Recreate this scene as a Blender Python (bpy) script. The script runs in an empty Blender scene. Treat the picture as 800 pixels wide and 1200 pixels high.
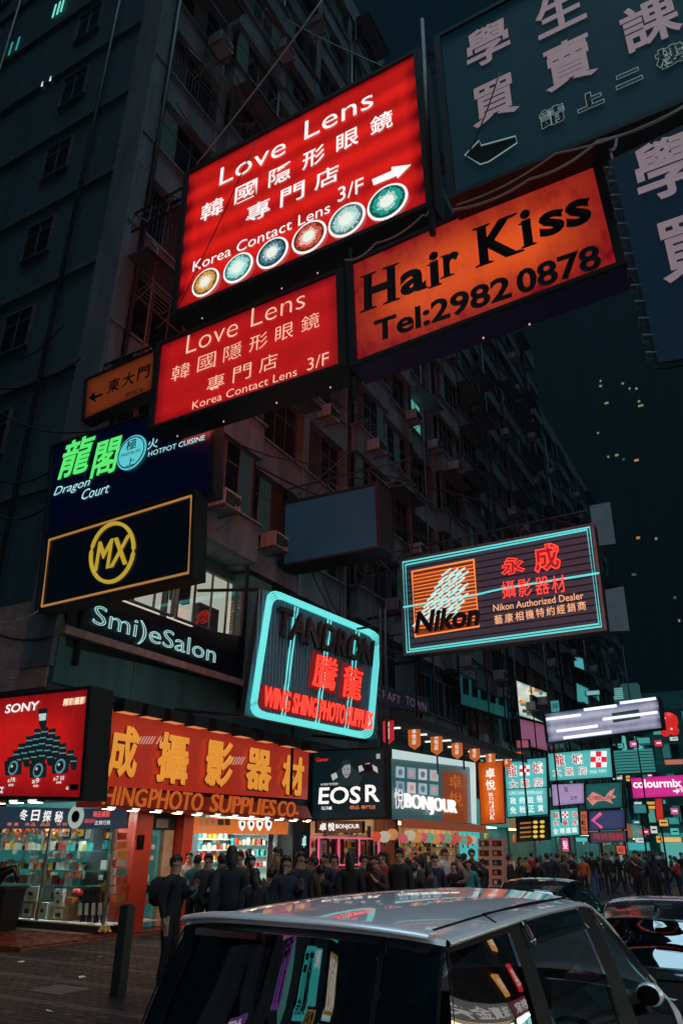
import bpy, bmesh, math, random
from mathutils import Vector, Matrix, noise
random.seed(7)
PI = math.pi
sc = bpy.context.scene
C = sc.collection

# ---------------------------------------------------------------- camera
CAMZ = 1.85
PITCH, YAW, ROLL, FPX = math.radians(24.4), math.radians(29.4), math.radians(0.55), 866.0
cam_d = bpy.data.cameras.new('camera'); cam = bpy.data.objects.new('camera', cam_d); C.objects.link(cam)
cam.location = (0, 0, CAMZ)
CM = (Matrix.Rotation(YAW, 3, 'Z') @ Matrix.Rotation(PI/2 + PITCH, 3, 'X') @ Matrix.Rotation(ROLL, 3, 'Z'))
cam.rotation_euler = CM.to_euler()
cam_d.sensor_fit = 'VERTICAL'; cam_d.sensor_height = 36.0; cam_d.lens = FPX / 1200 * 36
cam_d.clip_start = 0.05; cam_d.clip_end = 2000
sc.camera = cam

# ---------------------------------------------------------------- world, sun (soft overhead fill), exposure: night
w = bpy.data.worlds.new('World'); sc.world = w; w.use_nodes = True
nt = w.node_tree; nt.nodes.clear()
wo = nt.nodes.new('ShaderNodeOutputWorld'); bg = nt.nodes.new('ShaderNodeBackground')
sky = nt.nodes.new('ShaderNodeTexSky'); sky.sky_type = 'NISHITA'; sky.sun_disc = False
sky.sun_elevation = math.radians(2); sky.sun_rotation = math.radians(200)
mx = nt.nodes.new('ShaderNodeMix'); mx.data_type = 'RGBA'; mx.inputs[0].default_value = 0.985
mx.inputs[7].default_value = (0.030, 0.125, 0.210, 1)
nt.links.new(sky.outputs[0], mx.inputs[6]); nt.links.new(mx.outputs[2], bg.inputs[0])
bg.inputs[1].default_value = 0.036
nt.links.new(bg.outputs[0], wo.inputs[0])
sl = bpy.data.lights.new('night_fill', 'SUN'); sl.energy = 1.3; sl.angle = math.radians(40); sl.color = (0.48, 0.80, 1.0)  # blue sun lamp added to lift the facades and the car roof
so = bpy.data.objects.new('night_fill', sl); C.objects.link(so); so.rotation_euler = (math.radians(11), 0, math.radians(70))
sc.view_settings.view_transform = 'Standard'; sc.view_settings.look = 'None'
sc.view_settings.exposure = 0.0; sc.view_settings.gamma = 1.0; sc.view_settings.use_curve_mapping = False
sc.cycles.max_bounces = 6; sc.cycles.diffuse_bounces = 3; sc.cycles.glossy_bounces = 4; sc.cycles.transmission_bounces = 5
sc.cycles.sample_clamp_indirect = 3.0; sc.cycles.caustics_reflective = False; sc.cycles.caustics_refractive = False

# ---------------------------------------------------------------- photo geometry: rays through photo pixels met with real planes
def ray(px, py):
    return (CM @ Vector(((px - 400) / FPX, (600 - py) / FPX, -1.0)))
def onY(px, py, Y):
    r = ray(px, py); t = Y / r.y; return Vector((r.x*t, Y, CAMZ + r.z*t))
def onX(px, py, X):
    r = ray(px, py); t = X / r.x; return Vector((X, r.y*t, CAMZ + r.z*t))
def onZ(px, py, Z):
    r = ray(px, py); t = (Z - CAMZ) / r.z; return Vector((r.x*t, r.y*t, Z))
def pix(p):
    q = CM.transposed() @ (Vector(p) - Vector((0, 0, CAMZ)))
    return (400 - FPX*q.x/q.z, 600 + FPX*q.y/q.z)
class Plane:
    """a vertical plane: 'Y' = across the street (a hanging sign, faces us), 'X' = along the street (a facade)"""
    def __init__(s, ax, v):
        s.ax, s.v = ax, v
        s.h = Vector((1, 0, 0)) if ax == 'Y' else Vector((0, 1, 0))
        s.n = Vector((0, -1, 0)) if ax == 'Y' else Vector((1, 0, 0))
    def at(s, px, py): return onY(px, py, s.v) if s.ax == 'Y' else onX(px, py, s.v)
    def box(s, cx, cy, w, h, off=0.0):
        c = s.at(cx, cy); p = pix(c); d = s.h
        # metres per pixel horizontally and vertically at the centre
        a = pix(c + d*0.05); b = pix(c - d*0.05); mh = 0.1 / max(abs(a[0]-b[0]), 1e-6)
        a = pix(c + Vector((0, 0, .05))); b = pix(c - Vector((0, 0, .05))); mv = 0.1 / max(abs(a[1]-b[1]), 1e-6)
        H = d * (w*mh/2); V = Vector((0, 0, h*mv/2)); o = s.n*off
        return [c-H+V+o, c+H+V+o, c+H-V+o, c-H-V+o]

# ---------------------------------------------------------------- materials
MATS = {}
def mat(name, col, rough=0.7, metal=0.0, emit=None, es=1.0, bump=0.0, nscale=6.0, var=0.0, spec=0.5, coat=0.0, streak=False, alpha=None):
    if name in MATS: return MATS[name]
    m = bpy.data.materials.new(name); m.use_nodes = True; n = m.node_tree.nodes; L = m.node_tree.links
    b = n['Principled BSDF']
    b.inputs['Base Color'].default_value = (*col, 1); b.inputs['Roughness'].default_value = rough
    b.inputs['Metallic'].default_value = metal; b.inputs['Specular IOR Level'].default_value = spec
    b.inputs['Coat Weight'].default_value = coat; b.inputs['Coat Roughness'].default_value = 0.03
    if emit:
        b.inputs['Emission Color'].default_value = (*emit, 1); b.inputs['Emission Strength'].default_value = es
    if alpha is not None:
        b.inputs['Alpha'].default_value = alpha
    if var or bump:
        tc = n.new('ShaderNodeTexCoord'); mp = n.new('ShaderNodeMapping')
        mp.inputs['Scale'].default_value = (1, 1, 0.18) if streak else (1, 1, 1)
        no = n.new('ShaderNodeTexNoise'); no.inputs['Scale'].default_value = nscale; no.inputs['Detail'].default_value = 7; no.inputs['Roughness'].default_value = .65
        L.new(tc.outputs['Object'], mp.inputs[0]); L.new(mp.outputs[0], no.inputs['Vector'])
        if var:
            r = n.new('ShaderNodeValToRGB'); e = r.color_ramp.elements
            e[0].position = .32; e[1].position = .68
            e[0].color = (*[c*(1-var) for c in col], 1); e[1].color = (*[min(1, c*(1+var*.6)) for c in col], 1)
            L.new(no.outputs[0], r.inputs[0]); L.new(r.outputs[0], b.inputs['Base Color'])
            mr = n.new('ShaderNodeMapRange'); mr.inputs[3].default_value = max(.02, rough-.12); mr.inputs[4].default_value = min(1, rough+.15)
            L.new(no.outputs[0], mr.inputs[0]); L.new(mr.outputs[0], b.inputs['Roughness'])
        if bump:
            no2 = n.new('ShaderNodeTexNoise'); no2.inputs['Scale'].default_value = nscale*5; no2.inputs['Detail'].default_value = 5
            L.new(tc.outputs['Object'], no2.inputs['Vector'])
            bp = n.new('ShaderNodeBump'); bp.inputs['Strength'].default_value = bump; bp.inputs['Distance'].default_value = .03
            L.new(no2.outputs[0], bp.inputs['Height']); L.new(bp.outputs[0], b.inputs['Normal'])
    MATS[name] = m; return m
def lightbox(name, c_mid, c_edge, es, edge=(.10, .16), bands=0, band_amt=.25, mottle=.12, grime=.35):
    """a backlit acrylic face: what it gives off falls towards its rim, with the tubes behind it faintly showing"""
    m = bpy.data.materials.new(name); m.use_nodes = True; n = m.node_tree.nodes; L = m.node_tree.links
    b = n['Principled BSDF']; b.inputs['Roughness'].default_value = .25; b.inputs['Base Color'].default_value = (*[c*.25 for c in c_edge], 1)
    uv = n.new('ShaderNodeUVMap'); sp = n.new('ShaderNodeSeparateXYZ'); L.new(uv.outputs[0], sp.inputs[0])
    def M(op, a, bb=None):
        q = n.new('ShaderNodeMath'); q.operation = op
        for i, v in enumerate((a, bb)):
            if v is None: continue
            if isinstance(v, (int, float)): q.inputs[i].default_value = v
            else: L.new(v, q.inputs[i])
        return q.outputs[0]
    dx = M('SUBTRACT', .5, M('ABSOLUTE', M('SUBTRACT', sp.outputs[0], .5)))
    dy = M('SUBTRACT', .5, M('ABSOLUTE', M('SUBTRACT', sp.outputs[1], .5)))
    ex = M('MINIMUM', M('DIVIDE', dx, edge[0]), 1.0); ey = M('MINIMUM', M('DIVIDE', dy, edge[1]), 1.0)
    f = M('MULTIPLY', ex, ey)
    no = n.new('ShaderNodeTexNoise'); no.inputs['Scale'].default_value = 3.0; no.inputs['Detail'].default_value = 3
    L.new(uv.outputs[0], no.inputs['Vector'])
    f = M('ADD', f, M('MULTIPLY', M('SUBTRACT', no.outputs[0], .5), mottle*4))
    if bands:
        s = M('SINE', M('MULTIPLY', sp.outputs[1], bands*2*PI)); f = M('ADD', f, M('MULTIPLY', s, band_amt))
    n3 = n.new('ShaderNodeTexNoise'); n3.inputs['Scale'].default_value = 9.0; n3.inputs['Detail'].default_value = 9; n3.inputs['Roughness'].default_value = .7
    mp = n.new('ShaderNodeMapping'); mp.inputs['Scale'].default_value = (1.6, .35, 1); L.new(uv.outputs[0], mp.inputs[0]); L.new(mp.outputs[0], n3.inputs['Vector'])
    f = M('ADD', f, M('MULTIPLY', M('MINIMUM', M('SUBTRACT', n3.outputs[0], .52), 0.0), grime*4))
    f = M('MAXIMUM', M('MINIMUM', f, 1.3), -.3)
    mi = n.new('ShaderNodeMix'); mi.data_type = 'RGBA'; mi.clamp_factor = False
    L.new(f, mi.inputs[0]); mi.inputs[6].default_value = (*c_edge, 1); mi.inputs[7].default_value = (*c_mid, 1)
    L.new(mi.outputs[2], b.inputs['Emission Color']); b.inputs['Emission Strength'].default_value = es
    MATS[name] = m; return m
def glass(name, tint=(.9, .97, .97), rough=.02, mixf=.88):
    """thin pane: mostly see-through, with a mirror-like coat that grows at a slant"""
    if name in MATS: return MATS[name]
    m = bpy.data.materials.new(name); m.use_nodes = True; n = m.node_tree.nodes; L = m.node_tree.links; n.clear()
    o = n.new('ShaderNodeOutputMaterial'); t = n.new('ShaderNodeBsdfTransparent'); t.inputs[0].default_value = (*tint, 1)
    g = n.new('ShaderNodeBsdfGlossy'); g.inputs['Roughness'].default_value = rough
    fr = n.new('ShaderNodeLayerWeight'); fr.inputs[0].default_value = .5
    pw_ = n.new('ShaderNodeMath'); pw_.operation = 'POWER'; pw_.inputs[1].default_value = 4.0; L.new(fr.outputs['Facing'], pw_.inputs[0])
    mth = n.new('ShaderNodeMath'); mth.operation = 'MULTIPLY_ADD'; mth.inputs[1].default_value = .75; mth.inputs[2].default_value = 1-mixf; L.new(pw_.outputs[0], mth.inputs[0])
    mi = n.new('ShaderNodeMixShader'); L.new(mth.outputs[0], mi.inputs[0]); L.new(t.outputs[0], mi.inputs[1]); L.new(g.outputs[0], mi.inputs[2])
    L.new(mi.outputs[0], o.inputs[0]); MATS[name] = m; return m

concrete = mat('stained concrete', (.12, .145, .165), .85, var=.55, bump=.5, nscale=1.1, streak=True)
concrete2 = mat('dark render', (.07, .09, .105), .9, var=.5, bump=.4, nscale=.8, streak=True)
slabm = mat('sooty slab', (.08, .09, .10), .9, var=.4, bump=.4, nscale=1.5)
darkmetal = mat('dark painted steel', (.014, .016, .019), .6, metal=.1, var=.4, nscale=3)
rust = mat('rusty steel', (.16, .07, .045), .7, metal=.4, var=.5, bump=.3, nscale=8)
galv = mat('weathered steel', (.20, .21, .22), .5, metal=.6, var=.3, nscale=5)
wglass = mat('window glass', (.008, .011, .014), .08, spec=.7, var=.3, nscale=.7)
alu = mat('window frame metal', (.17, .17, .17), .5, metal=.5, var=.3, nscale=4)
acm = mat('off white plastic casing', (.25, .27, .28), .6, var=.35, bump=.1, nscale=5, streak=True)
black = mat('matt black', (.006, .006, .007), .6)
navy = mat('navy acrylic', (.004, .005, .022), .35)
cable = mat('black cable', (.012, .012, .014), .6)
pale_cable = mat('pale cable', (.45, .43, .42), .6)
tealpaint = mat('teal painted fascia', (.045, .15, .15), .6, var=.35, bump=.2, nscale=2, streak=True)
pinkwall = mat('pinkish rough render', (.36, .24, .21), .9, var=.35, bump=.9, nscale=3)
tile_red = mat('red tiles', (.12, .028, .02), .25, var=.4, bump=.1, nscale=4)
redpaint = mat('red painted pillar', (.42, .045, .03), .4, var=.2, nscale=2)
def em(name, col, es=1.0, base=None, rough=.4):
    return mat(name, base or tuple(c*.5 for c in col), rough, emit=col, es=es)
white_e = em('white lit lettering', (.95, .93, .90), 1.0)
warm_e = em('warm lamp', (1.0, .72, .42), 5.0)
cool_e = em('cool lamp', (.75, 1.0, .95), 5.0)
neon_cyan = em('cyan neon tube', (.13, .66, .64), 1.05)
neon_red = em('red neon tube', (1.0, .05, .03), 1.6)
neon_white = em('pale cyan neon tube', (.42, .80, .78), 1.0)
neon_orange = em('orange neon tube', (1.0, .28, .07), 1.0)

# ---------------------------------------------------------------- mesh helpers
class MB:
    def __init__(s): s.v = []; s.f = []; s.mi = []; s.uv = {}
    def quad(s, a, b, c, d, mi=0, uv=None):
        k = len(s.v); s.v += [Vector(p) for p in (a, b, c, d)]; s.f.append((k, k+1, k+2, k+3)); s.mi.append(mi)
        if uv: s.uv[len(s.f)-1] = uv
        return s
    def box(s, x0, y0, z0, x1, y1, z1, mi=0):
        k = len(s.v)
        s.v += [Vector(p) for p in ((x0,y0,z0),(x1,y0,z0),(x1,y1,z0),(x0,y1,z0),(x0,y0,z1),(x1,y0,z1),(x1,y1,z1),(x0,y1,z1))]
        for f in ((0,3,2,1),(4,5,6,7),(0,1,5,4),(1,2,6,5),(2,3,7,6),(3,0,4,7)):
            s.f.append(tuple(k+i for i in f)); s.mi.append(mi)
        return s
    def frame_box(s, c, h, w, n, t, mi=0):
        """box centred c: half-size w along h, d along world/any Vector up n, t along third"""
        H = h*w; N = n[0]*n[1]; T = t[0]*t[1]; k = len(s.v)
        s.v += [c-H-N-T, c+H-N-T, c+H+N-T, c-H+N-T, c-H-N+T, c+H-N+T, c+H+N+T, c-H+N+T]
        for f in ((0,3,2,1),(4,5,6,7),(0,1,5,4),(1,2,6,5),(2,3,7,6),(3,0,4,7)):
            s.f.append(tuple(k+i for i in f)); s.mi.append(mi)
    def tube(s, pts, r, n=6, mi=0, close=False, cap=True):
        pts = [Vector(p) for p in pts]; N = len(pts); rings = []
        for i, p in enumerate(pts):
            a = pts[(i-1) % N] if (i or close) else p; b = pts[(i+1) % N] if (i < N-1 or close) else p
            t = (b-a); t = t.normalized() if t.length > 1e-9 else Vector((0, 0, 1))
            u = t.cross(Vector((0, 0, 1))); u = u.normalized() if u.length > 1e-3 else t.cross(Vector((0, 1, 0))).normalized()
            v = t.cross(u); k = len(s.v); rr = r[i] if isinstance(r, (list, tuple)) else r
            for j in range(n):
                a_ = 2*PI*j/n; s.v.append(p + (u*math.cos(a_) + v*math.sin(a_))*rr)
            rings.append(k)
        for i in range(N if close else N-1):
            a, b = rings[i], rings[(i+1) % N]
            for j in range(n):
                s.f.append((a+j, a+(j+1) % n, b+(j+1) % n, b+j)); s.mi.append(mi)
        if cap and not close:
            s.f.append(tuple(rings[0]+j for j in reversed(range(n)))); s.mi.append(mi)
            s.f.append(tuple(rings[-1]+j for j in range(n))); s.mi.append(mi)
        return s
    def lathe(s, c, prof, n=16, axis='Z', mi=0):
        c = Vector(c); rings = []
        for r, h in prof:
            k = len(s.v)
            for j in range(n):
                a = 2*PI*j/n; x, y = r*math.cos(a), r*math.sin(a)
                s.v.append(c + (Vector((x, y, h)) if axis == 'Z' else Vector((x, h, y)) if axis == 'Y' else Vector((h, x, y))))
            rings.append(k)
        for a, b in zip(rings, rings[1:]):
            for j in range(n): s.f.append((a+j, a+(j+1) % n, b+(j+1) % n, b+j)); s.mi.append(mi)
        s.f.append(tuple(rings[0]+j for j in reversed(range(n)))); s.mi.append(mi)
        s.f.append(tuple(rings[-1]+j for j in range(n))); s.mi.append(mi)
        return s
    def mesh(s, name, mats, smooth=False, origin=None):
        me = bpy.data.meshes.new(name); o = origin or Vector((0, 0, 0))
        me.from_pydata([tuple(v-o) for v in s.v], [], s.f)
        for m in (mats if isinstance(mats, (list, tuple)) else [mats]): me.materials.append(m)
        if any(s.mi): me.polygons.foreach_set('material_index', s.mi)
        if s.uv:
            l = me.uv_layers.new(name='UVMap')
            for fi, uv in s.uv.items():
                for li, q in zip(me.polygons[fi].loop_indices, uv): l.data[li].uv = q
        if smooth: me.polygons.foreach_set('use_smooth', [True]*len(me.polygons))
        me.update(); return me
    def build(s, name, mats, parent=None, smooth=False, wp=True):
        """parts are given in world coordinates; the parent's own place is taken off"""
        o = parent_loc(parent) if wp else Vector((0, 0, 0))
        return link(name, s.mesh(name, mats, smooth, o), parent)
def parent_loc(p):
    v = Vector((0, 0, 0))
    while p is not None: v += p.location; p = p.parent
    return v
def link(name, me, parent=None, loc=(0, 0, 0)):
    o = bpy.data.objects.new(name, me); C.objects.link(o); o.parent = parent; o.location = loc; return o
def tag(o, label=None, cat=None, group=None, kind=None):
    if label: o['label'] = label
    if cat:
        o['category'] = cat
        if not kind and 'kind' not in o: o['kind'] = 'thing'
    if group: o['group'] = group
    if kind: o['kind'] = kind
    return o
def thing(name, label, cat, loc=(0, 0, 0), rz=0, group=None):
    o = bpy.data.objects.new(name, None); C.objects.link(o); o.location = loc; o.rotation_euler = (0, 0, rz)
    o.empty_display_size = .2
    return tag(o, label, cat, group)
KIDS = {}
def copy_tree(o, parent=None):
    c = o.copy(); C.objects.link(c); c.parent = parent
    for ch in list(o.children): copy_tree(ch, c)
    return c
def struct(name, mb, mats, smooth=False):
    return tag(mb.build(name, mats, smooth=smooth), kind='structure')

# ---------------------------------------------------------------- lettering: the built-in font cut as real raised letters
TC = {}
def glyphs(s, bold=0.0, res=3, outline=0, tube=.02, ext=0.0, space=1.0, shear=0.0):
    key = (s, bold, res, outline, tube, ext, space, shear)
    if key in TC: return TC[key]
    if bold > .015 and not outline:      # weight is added as a rounded rim round every stroke
        v, f = glyphs(s, 0.0, res, 0, tube, ext, space, shear); v2, f2 = glyphs(s, 0.0, res, 1, bold, 0, space, shear)
        k = len(v); TC[key] = (v + [(x, y, z*(.15 if not ext else .5) - (.0 if not ext else -ext*.5)) for x, y, z in v2], f + [tuple(i+k for i in g) for g in f2]); return TC[key]
    c = bpy.data.curves.new('lettering', 'FONT'); c.body = s; c.resolution_u = res; c.offset = bold; c.space_character = space; c.shear = shear
    if outline: c.fill_mode = 'NONE'; c.bevel_depth = tube; c.bevel_resolution = 0
    else: c.extrude = ext
    o = bpy.data.objects.new('lettering', c); m = o.to_mesh()
    v = [tuple(x.co) for x in m.vertices]; f = [tuple(p.vertices) for p in m.polygons]
    o.to_mesh_clear(); bpy.data.objects.remove(o); bpy.data.curves.remove(c)
    TC[key] = (v, f); return TC[key]
def put_glyphs(mb, q, s, off_n, **kw):
    """lettering stretched over the 3D rectangle q (TL, TR, BR, BL); off_n is the outward vector it is raised along"""
    v, f = glyphs(s, **kw)
    if not v: return
    x0 = min(p[0] for p in v); x1 = max(p[0] for p in v); y0 = min(p[1] for p in v); y1 = max(p[1] for p in v)
    k = len(mb.v); TL, TR, BR, BL = q; H = (TR-TL).length / (x1-x0)
    for p in v:
        a = (p[0]-x0)/(x1-x0); b = (p[1]-y0)/(y1-y0)
        mb.v.append((BL.lerp(BR, a)).lerp(TL.lerp(TR, a), b) + off_n*(1 + 0) + off_n.normalized()*p[2]*H)
    for g in f: mb.f.append(tuple(k+i for i in g)); mb.mi.append(0)

class Sign:
    """a board with cabinet, face, frame and lettering; corners in photo pixels on a vertical plane"""
    def __init__(s, name, label, plane, px, depth=.35, face=None, frame=darkmetal, fw=.08, cat='sign', cab=darkmetal, group=None, lip=.06):
        s.pl = plane; s.c = [plane.at(*p) for p in px]; c = s.c; n = plane.n; s.n = n
        mid = (c[2]+c[3])/2
        s.root = thing(name, label, cat, mid - n*(depth/2), group=group)
        ctr = sum(c, Vector())/4; s.ctr = ctr
        def grow(g): return [p + (p-ctr).normalized()*g for p in c]
        o = grow(fw*1.35); b = MB()
        k = [p - n*.015 for p in o] + [p - n*depth for p in o]
        b.v = k; b.f = [(0,3,2,1),(4,5,6,7),(0,1,5,4),(1,2,6,5),(2,3,7,6),(3,0,4,7)]; b.mi = [0]*6
        s.cab = b.build('cabinet', cab, s.root)
        b = MB(); b.quad(*c, uv=[(0, 1), (1, 1), (1, 0), (0, 0)]); s.face = b.build('face_panel', face or navy, s.root)
        if frame:
            b = MB(); o2 = [p + n*lip for p in o]; i2 = [p + n*lip for p in c]; i0 = [p + n*.001 for p in c]; o0 = [p - n*.015 for p in o]
            for i in range(4):
                j = (i+1) % 4
                b.quad(o2[i], o2[j], i2[j], i2[i]); b.quad(i2[i], i2[j], i0[j], i0[i]); b.quad(o0[i], o0[j], o2[j], o2[i])
            s.frame = b.build('frame', frame, s.root)
        s.depth = depth
    def text(s, t, cx, cy, w, h, m, off=.02, name='lettering', **kw):
        b = MB(); put_glyphs(b, s.pl.box(cx, cy, w, h), t, s.n*off, **kw); return b.build(name, m, s.root)
    def chars(s, t, centers, w, h, m, off=.02, name='lettering', **kw):
        b = MB()
        for ch, (x, y) in zip(t, centers):
            put_glyphs(b, s.pl.box(x, y, w, h), ch, s.n*off, **kw)
        return b.build(name, m, s.root)
    def qtext(s, t, u0, v0, u1, v1, m, off=.02, name='lettering', **kw):
        """lettering laid in the board's own corners: u along, v up, 0..1"""
        TL, TR, BR, BL = s.c; P = lambda u, v: (BL.lerp(BR, u)).lerp(TL.lerp(TR, u), v)
        b = MB(); put_glyphs(b, [P(u0, v1), P(u1, v1), P(u1, v0), P(u0, v0)], t, s.n*off, **kw); return b.build(name, m, s.root)
    def back(s, m):
        """the sign's second lit face, towards the street behind"""
        b = MB(); q = [p - s.n*(s.depth+.012) for p in s.c]; b.quad(q[1], q[0], q[3], q[2], uv=[(0, 1), (1, 1), (1, 0), (0, 0)]); return b.build('rear_glow_panel', m, s.root)
    def line(s, t, x0, y0, x1, y1, w, h, m, **kw):
        """characters centred evenly from (x0,y0) to (x1,y1)"""
        n = len(t); cs = [(x0+(x1-x0)*i/max(1, n-1), y0+(y1-y0)*i/max(1, n-1)) for i in range(n)]
        return s.chars(t, cs, w, h, m, **kw)
    def poly(s, pts, m, off=.02, name='emblem', ext=0):
        b = MB(); P = [s.pl.at(*p)+s.n*off for p in pts]; b.v = P; b.f = [tuple(range(len(P)))]; b.mi = [0]
        return b.build(name, m, s.root)
    def polys(s, lst, m, off=.02, name='emblem'):
        b = MB()
        for pts in lst:
            k = len(b.v); b.v += [s.pl.at(*p)+s.n*off for p in pts]; b.f.append(tuple(range(k, k+len(pts)))); b.mi.append(0)
        return b.build(name, m, s.root)
    def tube(s, pts, m, r=.02, off=.05, close=False, name='neon_tube'):
        b = MB(); b.tube([s.pl.at(*p)+s.n*off for p in pts], r, 6, close=close); return b.build(name, m, s.root, smooth=True)
    def tubes(s, lst, m, r=.02, off=.05, name='neon_tube'):
        b = MB()
        for pts in lst: b.tube([s.pl.at(*p)+s.n*off for p in pts], r, 5)
        return b.build(name, m, s.root, smooth=True)
def wire(name, label, pts, r=.012, m=None, sag=0, cat='cable', group=None):
    P = []
    for a, b in zip(pts, pts[1:]):
        a = Vector(a); b = Vector(b)
        for i in range(8): 
            f = i/8; p = a.lerp(b, f); p.z -= sag*4*f*(1-f); P.append(p)
    P.append(Vector(pts[-1])); mb = MB(); mb.tube(P, r, 5)
    o = mb.build(name, m or cable, smooth=True); return tag(o, label, cat, group)
# ================================================================ GROUND
FX = -13.4           # facade line
KX = -6.9            # kerb
asphalt = mat('asphalt', (.014, .016, .018), .45, var=.35, bump=.35, nscale=2.2)
paverm = mat('concrete pavers', (.055, .052, .05), .6, var=.35, bump=.25, nscale=3, spec=.25)
paverd = mat('dark pavers', (.012, .016, .020), .62, var=.35, bump=.25, nscale=3, spec=.2)
kerbm = mat('kerb stone', (.10, .10, .10), .7, var=.3, bump=.2)
struct('ground', MB().box(-400, -300, -1.2, 400, 500, -.16), asphalt)
struct('road', MB().box(KX+.14, -60, -.156, 7.5, 95, -.13), asphalt)
struct('pavement', MB().box(-60, -60, -.155, KX, 95, -.012), paverd)
struct('far_pavement', MB().box(7.5, -60, -.155, 14, 95, -.005), paverd)
m = MB(); [m.quad((x, y, -.126), (x+.1, y, -.126), (x+.1, y+2.2, -.126), (x, y+2.2, -.126)) for x in (-3.4, .2) for y in range(-10, 80, 5)]
struct('lane_markings', m, mat('road paint', (.6, .6, .57), .6, var=.4, nscale=6))
# kerb stones, one by one
kerb_root = tag(link('kerb', MB().box(KX+.005, -60, -.15, KX+.12, 4, -.003).mesh('kerb', kerbm)), kind='structure')
ks = MB().box(0, .004, -.15, .135, .906, 0).mesh('kerb_stone', kerbm)
for i in range(60): link('kerb_stone', ks, kerb_root, (KX+.003, 4+i*.91, 0))
# pavers: bands of pale pavers across the pavement with darker pavers between, each with its joint
pv = MB(); pd = MB(); ny = 0
y = 4.0
while y < 21:
    x = KX-.02; k = ny % 13 in (0, 1); off = .1 if ny % 2 else 0
    x -= 0
    while x > FX+.2:
        wdt = .2 if x < KX-.05 else .2-off
        (pv if (k or random.random() < .03) else pd).box(x-wdt+.006, y+.006, -.03, x-.004, y+.1-.004, random.uniform(-.003, .001))
        x -= wdt
    y += .1; ny += 1
tag(pd.build('paving_bricks', paverd), 'small dark paving bricks laid across the pavement', kind='stuff')
tag(pv.build('pale_paving_bricks', paverm), 'bands of pale paving bricks across the pavement', kind='stuff')

# ================================================================ FACADES
def window_mesh(wd, ht, nv, nh):
    f = MB(); t = .05
    f.box(-t, -wd/2, 0, t, -wd/2+t, ht).box(-t, wd/2-t, 0, t, wd/2, ht).box(-t, -wd/2+t, 0, t, wd/2-t, t).box(-t, -wd/2+t, ht-t, t, wd/2-t, ht)
    for i in range(1, nv): y = -wd/2 + wd*i/nv; f.box(-.03, y-.02, t, .03, y+.02, ht-t)
    if nh: f.box(-.026, -wd/2+t, ht*.68, .026, wd/2-t, ht*.68+.04)
    p = MB(); pw = wd/nv; p.box(-.008, -pw/2+.022, .052, .008, pw/2-.022, ht-.052)
    return f, p
ac_b = MB().box(-.28, -.36, 0, .28, .36, .5); 
AC = None
def ac_proto():
    t = thing('air_conditioner', 'x', 'air conditioner')
    link('casing', MB().box(-.3, -.38, .03, .28, .38, .53).mesh('casing', acm), t)
    g = MB(); [g.box(.281, -.33, .08+i*.05, .30, .1, .11+i*.05) for i in range(8)]; link('grille', g.mesh('grille', darkmetal), t)
    f = MB(); f.lathe((.285, .22, .3), [(.14, 0), (.14, .02), (.1, .025)], 10, 'X'); link('fan_guard', f.mesh('fan_guard', darkmetal), t)
    b = MB(); [b.box(-.5, y, -.03, .34, y+.04, .01) for y in (-.36, .32)]; [b.tube([(-.5, y+.02, -.4), (.3, y+.02, -.02)], .015, 4) for y in (-.36, .32)]
    link('bracket', b.mesh('bracket', rust), t)
    return t
AC = ac_proto(); AC_used = [False]
def put_ac(x, y, z, rz, label, group):
    o = AC if not AC_used[0] else copy_tree(AC); AC_used[0] = True
    o.location = (x, y, z); o.rotation_euler = (0, 0, rz); o['label'] = label; o['group'] = group; return o

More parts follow.
